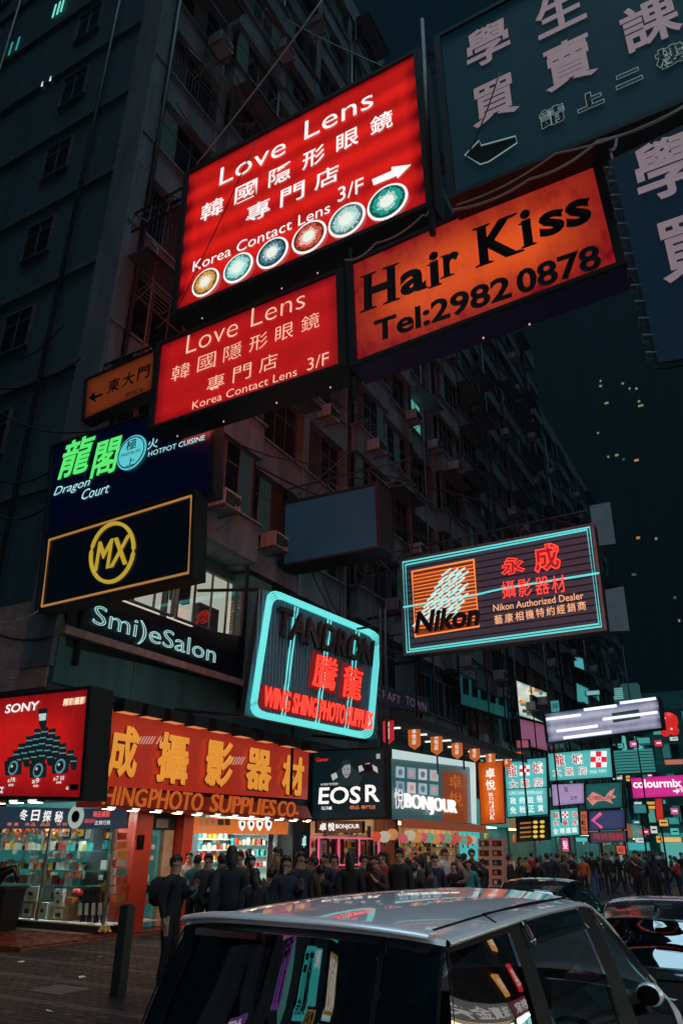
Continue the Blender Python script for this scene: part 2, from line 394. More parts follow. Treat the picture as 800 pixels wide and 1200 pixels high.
curt = [mat('drawn grey curtain behind glass', (.10, .10, .10), .35, var=.4, nscale=3), mat('brown blind behind glass', (.07, .045, .035), .3, var=.4, nscale=5), mat('dim room behind glass', (.02, .03, .03), .2, emit=(.012, .030, .028), es=.5)]
lit_teal = em('lit teal room', (.10, .42, .36), .7); lit_warm = em('lit warm room', (.9, .55, .25), .8)
def facade(name, label, y0, y1, zs, pitch, nf, bay, wallm, top, back=-34, seed=1, lit={}, proj=(0, 1, 0, 2), acs=.35, win_h=1.75):
    rnd = random.Random(seed)
    root = thing(name, label, 'building', (FX, y0, 0))
    core = MB().box(back, y0, 5.4, FX-.55, y1, top); core.build('wall', mat('shade toned side wall', (.035, .085, .11), .9, var=.5, bump=.5, nscale=.7, streak=True), root)  # night shade put into the core wall's dark teal colour
    nb = max(1, round((y1-y0)/bay)); bw = (y1-y0)/nb
    fm, pm = window_mesh(bw-.5, pitch-1.3, 4, 1); fme = fm.mesh('window', alu); pme = pm.mesh('pane', wglass)
    sp = {}
    pvar = [pm.mesh('pane', curt[k]) for k in range(3)]
    for k, d in ((0, 0), (1, .5), (2, .22)):
        q = MB().box(-.55, -bw/2+.004, -.62, d, bw/2-.004, .62)
        q.box(-.55, -bw/2-.06, .62, d+.1, bw/2+.06, .70); sp[k] = q.mesh('spandrel', wallm)
    fin = MB().box(-.55, -.22, -.68, .06, .22, pitch-.7).mesh('pier', wallm)
    grl = MB(); [grl.tube([(0, -bw/2+.3+i*.16, 0), (0, -bw/2+.3+i*.16, pitch-1.35)], .012, 4, cap=False) for i in range(int((bw-.6)/.16)+1)]
    [grl.tube([(0, -bw/2+.28, z), (0, bw/2-.28, z)], .016, 4, cap=False) for z in (.1, .8, 1.6)]; grm = grl.mesh('window_grille', darkmetal)
    hood = MB().box(0, -bw/2+.15, 0, .75, bw/2-.15, .05); hood.quad((.75, -bw/2+.15, .05), (.75, bw/2-.15, .05), (.9, bw/2-.15, -.12), (.9, -bw/2+.15, -.12)); hm = hood.mesh('hood', slabm)
    for f in range(nf):
        z = zs + pitch*f
        for b in range(nb):
            y = y0 + bw*(b+.5); k = proj[b % len(proj)]
            link('spandrel', sp[k], root, (0, y-y0, z))
            link('pier', fin, root, (0, y-bw/2-y0 + (.23 if b == 0 else 0), z)) if True else 0
            wx = {0: -.3, 1: .28, 2: -.1}[k]
            wn = link('window', fme, root, (wx, y-y0, z+.72))
            for i in range(4):
                pn = link('pane', pme, wn, (0, -(bw-.5)/2 + (bw-.5)*(i+.5)/4, 0))
                li = lit.get((b, f))
                pn.data = pme if (rv := rnd.random()) < .62 else pvar[int(rv*100) % 3]
                if li and (li[1] is None or i in li[1]):
                    pn.data = li[2]
            if k == 1:
                q = MB()
            r = rnd.random()
            if r < .38: link('window_grille', grm, root, (wx+.14, y-y0, z+.72))
            if rnd.random() < .3: link('hood', hm, root, (max(wx, 0)+.06, y-y0, z+pitch-.66))
            if rnd.random() < acs:
                yy = y + rnd.choice((-.28, .3))*bw*.8; d = {0: 0, 1: .5, 2: .22}[k]
                put_ac(FX+d+.5, yy, z+.12 - (.6 if rnd.random() < .5 else 0), 0, '%s air conditioner bracketed to the %s, level with its %s row of windows' % (['first','second','third','fourth','fifth','sixth','seventh','eighth','ninth','tenth'][b], {'tenement_building': 'corner block', 'apartment_building': 'middle block', 'office_building': 'far block'}[name], ['lowest','second','third','fourth','fifth','sixth','seventh','eighth','ninth','tenth','top'][f]), 'air conditioners on the facades')
    # parapet and vertical drain pipes
    link('parapet', MB().box(-.55, 0, -.62, .15, y1-y0, 1.0).mesh('parapet', wallm), root, (0, 0, zs+pitch*nf))
    for b in range(nb):
        if rnd.random() < .6:
            yy = b*bw+rnd.uniform(.4, bw-.4); zt = rnd.uniform(6, top-zs-8); d = MB().tube([(.62, yy, 4.2-zs+rnd.random()*6), (.62, yy, zt), (.3, yy, zt+.4)], .045, 5); link('waste_pipe', d.mesh('waste_pipe', rnd.choice((darkmetal, rust, galv)), True), root, (0, 0, zs))
    for b in range(0, nb+1, 2):
        d = MB().tube([(0, 0, 5.5-zs), (0, 0, top-zs-3)], .07, 6); link('drain_pipe', d.mesh('drain_pipe', darkmetal, True), root, (.16, min(max(.5, b*bw), y1-y0-.3), zs))
    return root, bw
pane_teal = window_mesh(3.0, 2.35, 4, 1)[1].mesh('pane', lit_teal)
AY0, AY1 = 10.95, 37.4
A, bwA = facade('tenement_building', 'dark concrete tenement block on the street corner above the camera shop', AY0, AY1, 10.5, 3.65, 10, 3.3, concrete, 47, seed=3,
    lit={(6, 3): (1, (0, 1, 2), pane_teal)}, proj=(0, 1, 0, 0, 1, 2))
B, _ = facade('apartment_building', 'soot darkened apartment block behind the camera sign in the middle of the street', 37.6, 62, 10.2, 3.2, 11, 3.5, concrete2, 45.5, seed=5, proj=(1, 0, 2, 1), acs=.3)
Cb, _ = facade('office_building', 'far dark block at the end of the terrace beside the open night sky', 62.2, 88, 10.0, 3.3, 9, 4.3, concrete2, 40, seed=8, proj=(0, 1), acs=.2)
# corner pier, side wall dressing of the corner block
def pw(mb, name, m, parent, **k): return mb.build(name, m, parent, **k)
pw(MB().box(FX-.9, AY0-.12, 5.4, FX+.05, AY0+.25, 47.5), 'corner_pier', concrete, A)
for f in range(11):
    z = 10.5+3.65*f
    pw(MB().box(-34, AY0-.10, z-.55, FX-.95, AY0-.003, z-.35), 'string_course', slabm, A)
for x in (-15.6, -22.5):
    pw(MB().tube([(x, AY0-.22, 5.5), (x, AY0-.22, 46)], .06, 6), 'drain_pipe', darkmetal, A, smooth=True)
fm, pm = window_mesh(1.3, 1.5, 2, 1)
rot = Matrix.Rotation(-PI/2, 4, 'Z')
fme = fm.mesh('window', alu); fme.transform(rot); pme = pm.mesh('pane', wglass); pme.transform(rot)
pml = pm.mesh('pane', em('lit green room', (.10, .55, .42), .6)); pml.transform(rot)
litw = [onY(64, 14, AY0-.05), onY(13, 58, AY0-.05), onY(50, 100, AY0-.05)]
for f in range(10):
    for x in (-17.4, -24.4):
        z = 11.5+3.65*f
        wn = link('window', fme, A, (x-FX, -.06, z))
        lit = any(abs(x-q.x) < 2.1 and abs(z+.7-q.z) < 1.85 for q in litw[:1])
        for s in (-1, 1): link('pane', pml if (lit and s == 1) else pme, wn, (s*.325, 0, 0))
# curtain lights glimpsed on the side wall
for i, q in enumerate(litw):
    t = thing('lit_window_lamp', ['green lit curtain gap in a high window of the corner block', 'two faint green slits of light in a window near the frame edge', 'two tiny white lights in a dark side window'][i], 'lamp', q)
    b = MB()
    for dx in ((0, .28) if i != 0 else (0, .16, .3)):
        b.box(q.x+dx*1.6, q.y-.05, q.z-.45 if i < 2 else q.z-.12, q.x+dx*1.6+.09, q.y-.03, q.z+.4 if i < 2 else q.z+.12)
    b.build('lamp_tube', em('green room lamp%d' % i, ((.2, .75, .6), (.03, .3, .26), (.7, .9, .85))[i], 1.0), t)

# first floor band of the corner block: teal fascia, ledge, shallow shops' ceiling
base = thing('shop_podium', 'teal and grey ground floor podium of the corner block with ledge', 'building', (FX, AY0, 0))
pw(MB().box(-34, AY0, 4.62, FX-.01, AY0+2.5, 5.39), 'floor_slab', slabm, base)
pw(MB().box(FX-4.2, AY0+2.52, 2.9, FX-.01, 37.4, 5.39), 'ceiling_slab', slabm, base)
q = Plane('X', FX+.06)
for i in range(6):      # teal sheets, joint by joint
    y = AY0+.02+i*2.35
    pw(MB().box(FX-.008, y, 5.05, FX+.09, y+2.33, 6.08), 'fascia_sheet', tealpaint, base)
pw(MB().box(FX-.3, AY0-.05, 6.09, FX+.32, 23.0, 6.27), 'ledge', pinkwall, base)
pw(MB().box(FX-.3, 23.02, 6.0, FX+.3, 37.3, 6.2), 'ledge', slabm, base)
pw(MB().box(FX-3.1, AY0-.06, 4.95, FX-.05, AY0-.004, 7.0), 'side_wall', pinkwall, base)
# first floor: SmileSalon board zone and windows
for i, (y0, y1) in enumerate(((11.6, 14.6), (14.7, 17.6), (19.2, 22.2), (22.4, 25.4), (25.6, 28.6), (31, 34), (34.1, 37.1))):
    wd = y1-y0; f, p = window_mesh(wd, 1.75, 4, 0)
    wn = link('window', f.mesh('window', alu), A, (-.02, (y0+y1)/2-AY0, 7.45))
    for k in range(4):
        lit = (i == 1) or (i == 0 and k > 1)
        pmx = p.mesh('pane', glass('clear glass') if lit else wglass)
        link('pane', pmx, wn, (0, -wd/2+wd*(k+.5)/4, 0))
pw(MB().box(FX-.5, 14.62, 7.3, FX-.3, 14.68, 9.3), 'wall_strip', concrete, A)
# lit office behind the windows: its light put into a glowing back wall
pw(MB().box(FX-.53, 11.2, 7.2, FX-.5, 17.7, 9.4), 'room_back_wall', em('glowing office wall', (.80, .80, .66), .62, base=(.6, .6, .5)), A)
pw(MB().box(FX-.49, 16.0, 7.4, FX-.3, 16.9, 8.3).box(FX-.49, 14.9, 8.1, FX-.25, 15.5, 9.2), 'cupboard', black, A)
pw(MB().box(FX-.56, 17.7, 6.3, FX-.0, 19.15, 9.7), 'wall_panel', tealpaint, A)
pw(MB().box(FX-.56, 28.7, 6.3, FX-.03, 30.9, 9.7), 'wall_panel', concrete2, A)
pw(MB().box(FX-.5, 19.2, 6.25, FX-.06, 28.6, 7.4), 'wall_panel', tealpaint, A)
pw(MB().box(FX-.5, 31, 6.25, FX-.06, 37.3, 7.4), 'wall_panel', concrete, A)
pw(MB().box(FX-.55, 10.97, 6.3, FX-.07, 17.68, 7.4), 'wall_panel', black, A)
# rooftop and mid facade poles against the sky
for (a, b, lab) in ((onX(312, 12, FX+1.2), onX(384, 110, FX+.2), 'rust red steel pole slanting from the upper facade'),
                    ):
    m = MB(); m.tube([a, b], .09, 6); tag(m.build('steel_pole', rust, smooth=True), lab, 'pole')
# drying racks under upper windows
RK = iter(['leftmost top', 'second top', 'third top', 'fourth top', 'left middle', 'one over the lower red sign', 'lowest'])
def rack(y, z, lab):
    lab = 'wire drying rack on the corner block, %s one' % next(RK)
    t = thing('drying_rack', lab, 'rack', (FX+.1, y, z), group='wire drying racks on the corner block')
    m = MB()
    for i in range(7): m.tube([(FX+.1+i*.13, y-.55, z), (FX+.1+i*.13, y+.55, z)], .014, 4)
    for yy in (-.55, .55): m.tube([(FX+.02, y+yy, z), (FX+.92, y+yy, z)], .02, 4); m.tube([(FX+.02, y+yy, z-.5), (FX+.9, y+yy, z)], .016, 4)
    m.build('rack_wires', galv, t)
for (px, py) in ((250, 92), (268, 108), (300, 160), (325, 130), (185, 350), (368, 300), (430, 500)):
    p = onX(px, py, FX+.5); rack(p.y, p.z, 'wire drying rack bracketed below a window of the corner block')

# far tower with a few lit windows, and the low building across the end of the street
tw = thing('tower_block', 'unlit high rise far behind the street end with a few lit windows', 'building', (-10, 170, 0))
pw(MB().box(-60, 170, -.15, 40, 195, 150), 'wall', mat('far dark wall', (.014, .03, .038), .9, var=.2, nscale=.3), tw)
for x in range(-56, 40, 8): pw(MB().box(x, 169.75, 2, x+1.2, 169.99, 148), 'pier', mat('far slab', (.02, .038, .046), .9), tw)
gw = em('warm far window', (.60, .55, .32), .35); gw2 = em('teal far window', (.04, .16, .18), .5); gw3 = em('orange far window', (.9, .4, .12), .45)
for i, (px, py, wv, m) in enumerate(((703, 446, 3, gw), (703, 452, 5, gw), (729, 449, 4, gw), (737, 455, 3, gw), (745, 455, 4, gw), (710, 472, 7, gw), (750, 475, 9, gw), (748, 470, 4, gw), (712, 535, 3, gw), (722, 533, 6, gw), (730, 538, 4, gw2), (745, 539, 8, gw3),
        (747, 630, 6, gw3), (768, 631, 4, gw), (742, 673, 7, gw2), (795, 727, 3, gw), (700, 507, 3, gw), (790, 700, 5, gw2))):
    p = onY(px, py, 169.5); s = wv*.065
    pw(MB().box(p.x-s, 169.6, p.z-.28, p.x+s, 169.69, p.z+.28), 'lit_window', m, tw)
eb = thing('street_end_building', 'low teal lit building closing the far end of the street', 'building', (-5, 96, 0))
pw(MB().box(-40, 96, -.14, 30, 112, 19), 'wall', mat('teal lit wall', (.08, .30, .30), .8, var=.3, nscale=.6), eb)
for f in range(4):
    for i in range(9):
        x = -14+i*2.7; z = 4.6+f*3.4
        wn = pw(MB().box(x, 95.9, z, x+1.9, 95.99, z+1.9), 'window', alu, eb)
        pw(MB().box(x+.1, 95.86, z+.1, x+.9, 95.895, z+1.8), 'pane', em('dim teal pane', (.02, .13, .13), .8) if (i*7+f*3) % 4 else lit_teal, wn)
        pw(MB().box(x+1.0, 95.86, z+.1, x+1.8, 95.895, z+1.8), 'pane', wglass, wn)
# ================================================================ BIG HANGING SIGNS
SY = 9.7
# ---- upper red contact lens sign
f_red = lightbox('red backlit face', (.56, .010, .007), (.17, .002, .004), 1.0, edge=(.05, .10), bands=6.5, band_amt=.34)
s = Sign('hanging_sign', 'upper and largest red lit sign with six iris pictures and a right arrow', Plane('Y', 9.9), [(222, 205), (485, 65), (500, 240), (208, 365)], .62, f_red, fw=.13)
s.text('Love', 296, 189.5, 77, 21, white_e, bold=-.004); s.text('Lens', 396.5, 134.5, 80, 22, white_e, bold=-.004, name='lettering')
s.line('韓國隱形眼鏡', 249, 245.5, 447, 144, 26, 20.5, white_e, bold=.010)
s.line('專門店', 303, 247.5, 383, 208, 28, 20.5, white_e, bold=.010)
s.text('Korea Contact Lens', 303, 280, 160, 12.5, white_e); s.text('3/F', 411, 223, 30, 17, white_e)
s.polys([[(436, 211), (459, 201), (459, 196.5), (482, 193.5), (466, 210), (465, 207), (438, 218)]], white_e, name='arrow')
iris = [((242, 332), (.75, .38, .08), 15.5), ((280, 315), (.35, .80, .75), 16.5), ((320, 297.5), (.08, .22, .28), 17), ((363, 279), (.70, .10, .06), 18), ((407, 259), (.45, .72, .68), 18.5), ((454.5, 238), (.02, .38, .30), 19.5)]
for (cx, cy), col, r in iris:
    c = s.pl.at(cx, cy); R = (s.pl.box(cx, cy, 2*r*.93, 2*r, 0)); rad = (R[0]-R[3]).length/2
    lens = MB(); lens.lathe(c+s.n*.03, [(rad, 0), (rad, -.012)], 28, 'Y'); lo = lens.build('lens_picture', white_e, s.root)
    dk = em('iris rim %.2f' % cx, tuple(.25*x for x in col), .8); cl = em('iris %.2f' % cx, col, 1)
    b = MB(); b.lathe(c+s.n*.045, [(rad*.88, 0), (rad*.88, -.006)], 28, 'Y'); b.build('iris_rim', dk, lo)
    b = MB(); N = 44
    for i in range(N):
        a0 = 2*PI*i/N; a1 = 2*PI*(i+.72)/N; r1 = rad*random.uniform(.66, .82); r0 = rad*.3
        pc = c+s.n*.055
        b.quad(*[pc+Vector((q*math.cos(a), 0, q*math.sin(a))) for q, a in ((r0, a0), (r1, a0), (r1*.97, a1), (r0, a1))])
    b.build('iris', cl, lo)
    b = MB(); N = 30; 
    for i in range(N):
        a0 = 2*PI*(i+.3)/N; a1 = 2*PI*(i+.75)/N; r1 = rad*random.uniform(.42, .6)
        pc = c+s.n*.06
        b.quad(*[pc+Vector((q*math.cos(a), 0, q*math.sin(a))) for q, a in ((rad*.2, a0), (r1, a0), (r1*.97, a1), (rad*.2, a1))])
    b.lathe(c+s.n*.06, [(rad*.34, 0), (rad*.34, -.004)], 20, 'Y')
    b.build('pupil', em('pale pupil', (.80, .85, .75), 1), lo)
LL1 = s; s.back(lightbox('red rear glow', (1.5, .16, .12), (1.2, .1, .09), 2.6))  # unseen rear glow added to redden the facade behind
# ---- lower red sign
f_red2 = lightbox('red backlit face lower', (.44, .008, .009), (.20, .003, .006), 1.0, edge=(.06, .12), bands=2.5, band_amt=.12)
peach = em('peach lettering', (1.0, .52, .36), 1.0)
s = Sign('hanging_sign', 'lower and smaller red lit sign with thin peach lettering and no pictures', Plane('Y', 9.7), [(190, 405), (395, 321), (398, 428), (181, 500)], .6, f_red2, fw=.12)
s.back(lightbox('red rear glow lower', (1.4, .2, .16), (1.1, .15, .12), 3.2))
s.text('Love', 249, 393.5, 60, 22, peach, bold=-.014); s.text('Lens', 326, 361.5, 63, 22, peach, bold=-.014)
s.line('韓國隱形眼鏡', 212.5, 436, 364, 378, 21, 18, peach, bold=-.006); s.line('專門店', 253.5, 449, 315, 425.5, 21, 18, peach, bold=-.006)
s.text('Korea Contact Lens', 285, 456.5, 122, 9.5, peach, bold=-.004); s.text('3/F', 373, 424, 25, 14.5, peach, bold=-.006)
# ---- Hair Kiss
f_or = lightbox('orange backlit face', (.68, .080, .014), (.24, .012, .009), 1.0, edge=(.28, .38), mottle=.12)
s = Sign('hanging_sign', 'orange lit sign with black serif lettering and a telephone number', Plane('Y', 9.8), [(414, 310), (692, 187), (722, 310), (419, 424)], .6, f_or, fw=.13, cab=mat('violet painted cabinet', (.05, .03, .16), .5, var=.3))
HK = s; s.back(lightbox('orange rear glow', (1.3, .40, .20), (1.0, .3, .2), 2.6))
def serif_text(s, word, glyph_boxes, m, bold):
    for ch, (cx, cy, wq, hq), ser in glyph_boxes:
        b = MB(); q = s.pl.box(cx, cy, wq, hq); put_glyphs(b, q, ch, s.n*.02, bold=bold)
        W = (q[1]-q[0]); Hh = (q[0]-q[3])
        for (u, v, hw, hh) in ser:      # slab serifs with a bulge
            cc = q[3]+W*u+Hh*v+s.n*.022
            dx = W.normalized()*hw*Hh.length; dz = Vector((0, 0, hh*Hh.length))
            sgn = 1 if v < .5 else -1
            k = len(b.v); pts = [cc-dx, cc+dx, cc+dx+dz*sgn*.6, cc+dx*.45+dz*sgn*1.2, cc-dx*.45+dz*sgn*1.2, cc-dx+dz*sgn*.6]
            b.v += pts; b.f.append(tuple(range(k, k+6))); b.mi.append(0)
        b.build('lettering', m, s.root)
blk = mat('black vinyl lettering', (.008, .006, .010), .35)
serif_text(s, 'Hair', [('H', (445, 338, 37, 43), [(.14, 0, .20, .06), (.86, 0, .20, .06), (.14, 1, .20, .06), (.86, 1, .20, .06)]),
    ('a', (484, 330, 30, 28), [(.95, 0, .12, .07)]), ('i', (509, 316, 11, 41), [(.5, 0, .16, .06), (.35, .68, .13, .05)]), ('r', (529, 310, 19, 27), [(.2, 0, .26, .08), (.12, .98, .16, .07)]),
    ('K', (583, 282, 46, 46), [(.12, 0, .18, .06), (.9, 0, .17, .06), (.12, 1, .18, .06), (.84, 1, .16, .06)]), ('i', (617, 268, 12, 43), [(.5, 0, .16, .06), (.35, .68, .13, .05)]),
    ('s', (646, 262, 29, 28), [(.1, .12, .09, .12), (.9, .9, .09, .12)]), ('s', (677, 250, 29, 30), [(.1, .12, .09, .12), (.9, .9, .09, .12)])], blk, .036)
s.text('Tel:2982', 515, 364, 160, 27, blk, bold=.03); s.text('0878', 653, 317, 98, 29, blk, bold=.03)
# ---- green education sign
grn = mat('dark green painted face', (.002, .018, .026), .65, var=.5, bump=.05, nscale=1.5, emit=(.0006, .010, .016), es=.8)
pinkl = mat('pink glow lettering', (.36, .27, .29), .5, emit=(.18, .125, .14), es=.9, var=.1)  # red sign light put into the letters' pink colour and glow
s = Sign('hanging_sign', 'dark green sign with big pink characters and an outlined left arrow', Plane('Y', 9.3), [(516, 45), (955, -191), (992, 38), (534, 228)], .5, grn, fw=.12)
for ch, cx, cy, wq, hq in (('學', 571, 52, 50, 43), ('買', 579, 118, 54, 46), ('生', 655, 14, 56, 42), ('賣', 666, 73, 60, 50), ('課', 761, 26, 66, 50), ('程', 775, -50, 66, 48), ('書', 856, -18, 66, 50), ('本', 860, -90, 60, 48)):
    s.text(ch, cx, cy, wq, hq, pinkl, bold=.022)
for ch, cx, cy, wq, hq in (('請', 647, 137, 28, 20), ('上', 691, 119, 30, 17), ('二', 736, 93, 30, 14), ('樓', 785, 67, 34, 22), ('課', 830, 48, 34, 22)):
    s.text(ch, cx, cy, wq, hq, blk, bold=.06); s.text(ch, cx, cy, wq+1, hq+1, em('pale outline', (.35, .5, .5), .5), outline=1, tube=.010, bold=.07, off=.03)
s.polys([[(545, 183), (562, 166), (564, 172), (604, 161), (606, 169), (573, 191), (563, 194)]], blk, name='arrow')
s.tube([(545, 183), (562, 166), (564, 172), (604, 161), (606, 169), (573, 191), (563, 194)], em('pale outline', (.35, .5, .5), .5), .012, .03, True, 'arrow_outline')
GRN = s
# ---- blue banner far right
bl = mat('blue banner cloth', (.003, .011, .028), .8, var=.4, bump=.15, nscale=1.2, emit=(.001, .008, .018), es=.8)
s = Sign('hanging_banner', 'dark blue cloth banner with pink characters laced to a steel frame', Plane('Y', 8.8), [(716, 190), (905, 100), (960, 395), (770, 425)], .06, bl, fw=.06, cat='banner', frame=None)
s.text('學', 780, 196, 74, 66, pinkl, bold=.022); s.text('買', 806, 288, 72, 70, pinkl, bold=.022); s.text('生', 868, 150, 60, 84, pinkl, bold=.022)
m = MB(); c = s.c; m.tube([c[0]-s.n*.1, c[1]-s.n*.1, c[2]-s.n*.1, c[3]-s.n*.1], .035, 6, close=True); m.build('frame_pipe', galv, s.root)
for i in range(13):
    m = MB(); p = c[0].lerp(c[3], (i+.5)/13); m.tube([p+Vector((.03, -.02, 0)), p+Vector((-.1, -.06, .02)), p+Vector((-.12, .1, .0)), p+Vector((.02, .04, 0))], .012, 4); m.build('lace', galv, s.root)
BAN = s
# ---- orange arrow sign
s = Sign('hanging_sign', 'dim orange sign with black brush characters and a left arrow', Plane('Y', 10.6), [(103, 446), (182, 411.5), (180, 457), (100, 492)], .3, lightbox('dim orange face', (.15, .028, .007), (.08, .012, .005), .8), fw=.06)
s.line('東大門', 134, 452, 169, 437, 14, 16, blk, bold=.02); s.text('오이소', 158, 460, 22, 6, blk, bold=.02)
s.polys([[(104.5, 467), (112, 459), (112, 464.5), (121, 461), (121, 463.5), (112, 467.5), (114, 472)]], blk, name='arrow')
# ---- Dragon Court
dn = mat('dark navy face', (.002, .003, .010), .3, emit=(.0003, .0008, .008), es=1)
s = Sign('hanging_sign', 'navy restaurant sign with green brush characters and pale serif lettering', Plane('Y', 10.45), [(64, 524), (250, 462), (247, 578), (56, 632)], .28, dn, fw=.08)
s.pl = Plane('Y', 10.45)
gl = em('green lit characters', (.10, .80, .16), 1); pale = em('pale cyan lettering', (.42, .82, .85), 1)
s.text('龍', 91, 535, 38, 44, gl, bold=.02, shear=.15); s.text('閣', 125, 536, 32, 42, gl, bold=.02, shear=.1)
s.text('Dragon', 85, 572, 42, 13, pale, bold=-.002, shear=.25); s.text('Court', 113, 576, 32, 12, pale, bold=-.002, shear=.25)
c = s.pl.at(155.5, 531); q = s.pl.box(155.5, 531, 30, 40); rad = (q[0]-q[3]).length/2
b = MB(); b.lathe(c+s.n*.03, [(rad, 0), (rad, -.01)], 26, 'Y'); b.build('round_emblem', em('emblem cyan', (.10, .55, .60), 1), s.root)
b = MB(); N = 30; b.tube([c+s.n*.05+Vector((rad*.88*math.cos(2*PI*i/N), 0, rad*.88*math.sin(2*PI*i/N))) for i in range(N)], .015, 4, close=True); b.build('emblem_ring', navy, s.root)
s.text('極', 156, 522, 12, 12, navy, off=.05, bold=.01); s.text('上', 155, 542, 10, 10, navy, off=.05, bold=.01); s.text('PREMIUM', 155, 532, 22, 3.5, navy, off=.05)
s.text('火', 180, 520, 12, 12, pale, bold=.0); s.text('HOTPOT CUISINE', 207, 523, 66, 6, pale)
# ---- MX
gold = em('gold lettering', (.50, .34, .035), .9)
s = Sign('hanging_sign', 'black sign with gold MX in a gold oval and gold border', Plane('Y', 10.2), [(55, 628), (228, 576), (225, 676), (46, 716)], .34, mat('black acrylic', (.004, .006, .010), .25, emit=(.0002, .0015, .003), es=1), fw=.05)
s.tube([(59, 633), (225, 581.5), (221.5, 671.5), (50, 711)], em('gold line', (.38, .17, .04), 1), .025, .02, True, 'border_line')
N = 36; s.tube([(132.5+25*math.cos(2*PI*i/N)+1*math.sin(2*PI*i/N), 648-34*math.sin(2*PI*i/N)-5*math.cos(2*PI*i/N)) for i in range(N)], gold, .042, .02, True, 'oval_ring')
s.text('MX', 133, 648, 39, 35, gold, bold=.03)
# ---- SmileSalon board
s = Sign('wall_sign', 'black salon board with pale neon lettering above the teal fascia', Plane('X', FX+.12), [(79, 706), (284, 746), (284, 805), (79, 757)], .2, mat('black salon board', (.006, .010, .018), .3), frame=None, fw=.0)
s.text('Smi)eSalon', 186, 749, 142, 27, neon_white, outline=1, tube=.010, off=.06, bold=-.01)
s.text('Smi)eSalon', 186, 749, 142, 27, mat('grey letter shell', (.3, .32, .33), .5), bold=.0, off=.02)
# ---- red camera shop fascia
fr = mat('brick red shop fascia', (.42, .045, .022), .28, emit=(.24, .016, .008), es=1.0, var=.2, nscale=.8)
ylw = mat('yellow raised characters', (.85, .42, .06), .4, emit=(.95, .36, .045), es=.62, var=.15, nscale=3)
org = mat('orange raised lettering', (.85, .26, .05), .35, emit=(.60, .12, .018), es=.55)
pf = Plane('X', FX+.75)
s = Sign('shop_sign', 'red camera shop fascia with yellow characters over raised orange lettering', pf, [(122, 829), (362, 880), (360, 937), (118, 921)], .7, fr, fw=.03, frame=None)
for ch, cx, cy, wq, hq in (('成', 141, 881, 34, 62), ('攝', 199.5, 889, 36, 58), ('影', 253.5, 895, 32, 54), ('器', 300, 902, 30, 48), ('材', 340, 909, 25, 46)):
    b = MB(); put_glyphs(b, s.pl.box(cx+1.2, cy+1.2, wq, hq), ch, s.n*.03, bold=.05, ext=.01); b.build('letter_shadow', mat('dark red back', (.05, .008, .006), .5), s.root)
    s.text(ch, cx, cy, wq, hq, ylw, bold=.035, off=.10, ext=.03)
WS = s
# sloped lower band with the Latin lettering
b = MB(); y0 = s.c[3].y; y1 = s.c[2].y; zt = s.c[3].z-.02; zb = pf.at(240, 951).z
b.box(FX+.1, y0, zb-.05, FX+.72, y1, zt); b.quad((FX+.73, y0, zt), (FX+.73, y1, zt), (FX+.95, y1, zb), (FX+.95, y0, zb)); b.build('lettering_band', mat('deep red band', (.20, .02, .012), .35, emit=(.06, .005, .003), es=.8), s.root)
for word, cx, cy, wq, hq in (('HING', 147.5, 933.5, 51, 22), ('PHOTO', 207.5, 938, 63, 22), ('SUPPLIES', 287, 944, 76, 20), ('CO', 336, 948, 20, 18), ('.', 348, 953, 2.5, 3)):
    b = MB(); put_glyphs(b, Plane('X', FX+.98).box(cx, cy, wq, hq), word, s.n*.0+Vector((.001, 0, 0)), bold=.005, ext=.035, shear=.12); b.build('lettering', org, s.root)
for cx, cy, n in ((160, 868, 6), (182, 868, 4), (268, 892, 5)):      # pale stripes printed on the fascia
    s.polys([[(cx+i*3.2+5, cy-5), (cx+i*3.2+6.2, cy-5), (cx+i*3.2+1.2, cy+4), (cx+i*3.2, cy+4)] for i in range(n)], em('pale print', (.8, .55, .45), .6), off=.02, name='printed_stripes')
# lamp arms and spotlights over the fascia; small downlights below
for i in range(9):
    px = 135+i*27; a = onX(px, 828+ (px-122)*.212, FX+.8)
    t = thing('sign_floodlight', 'black floodlight on an arm above the red fascia, %s from the left' % ['first','second','third','fourth','fifth','sixth','seventh','eighth','ninth'][i], 'lamp', a, group='floodlights above the red fascia')
    m = MB(); m.tube([a+Vector((-.4, 0, .1)), a+Vector((.35, 0, .15))], .03, 5); m.build('arm', darkmetal, t)
    m = MB(); m.box(a.x+.25, a.y-.28, a.z-.12, a.x+.55, a.y+.28, a.z+.14); m.build('lamp_head', darkmetal, t)
    m = MB(); m.quad((a.x+.27, a.y-.25, a.z-.124), (a.x+.53, a.y-.25, a.z-.124), (a.x+.53, a.y+.25, a.z-.124), (a.x+.27, a.y+.25, a.z-.124)); m.build('lamp_glass', em('warm flood glass', (.55, .20, .07), 1.0), t)
for i in range(12):
    yy = y0+.2+(y1-y0-.4)*i/11
    t = thing('downlight', 'small white downlight under the red fascia edge, %s from the left' % ['first','second','third','fourth','fifth','sixth','seventh','eighth','ninth','tenth','eleventh','twelfth'][i], 'lamp', (FX+.86, yy, zb-.09), group='downlights under the red fascia')
    MB().box(FX+.78, yy-.13, zb-.09, FX+.94, yy+.13, zb-.055).build('casing', galv, t)
    m = MB(); m.quad((FX+.79, yy-.12, zb-.093), (FX+.93, yy-.12, zb-.093), (FX+.93, yy+.12, zb-.093), (FX+.79, yy+.12, zb-.093)); m.build('lamp_glass', em('downlight glass', (1.0, .55, .30), 55.0), t)
    m = MB(); m.quad((FX+.955, yy-.12, zb-.04), (FX+.955, yy+.12, zb-.04), (FX+.955, yy+.12, zb-.075), (FX+.955, yy-.12, zb-.075)); m.build('lamp_edge', white_e, t)
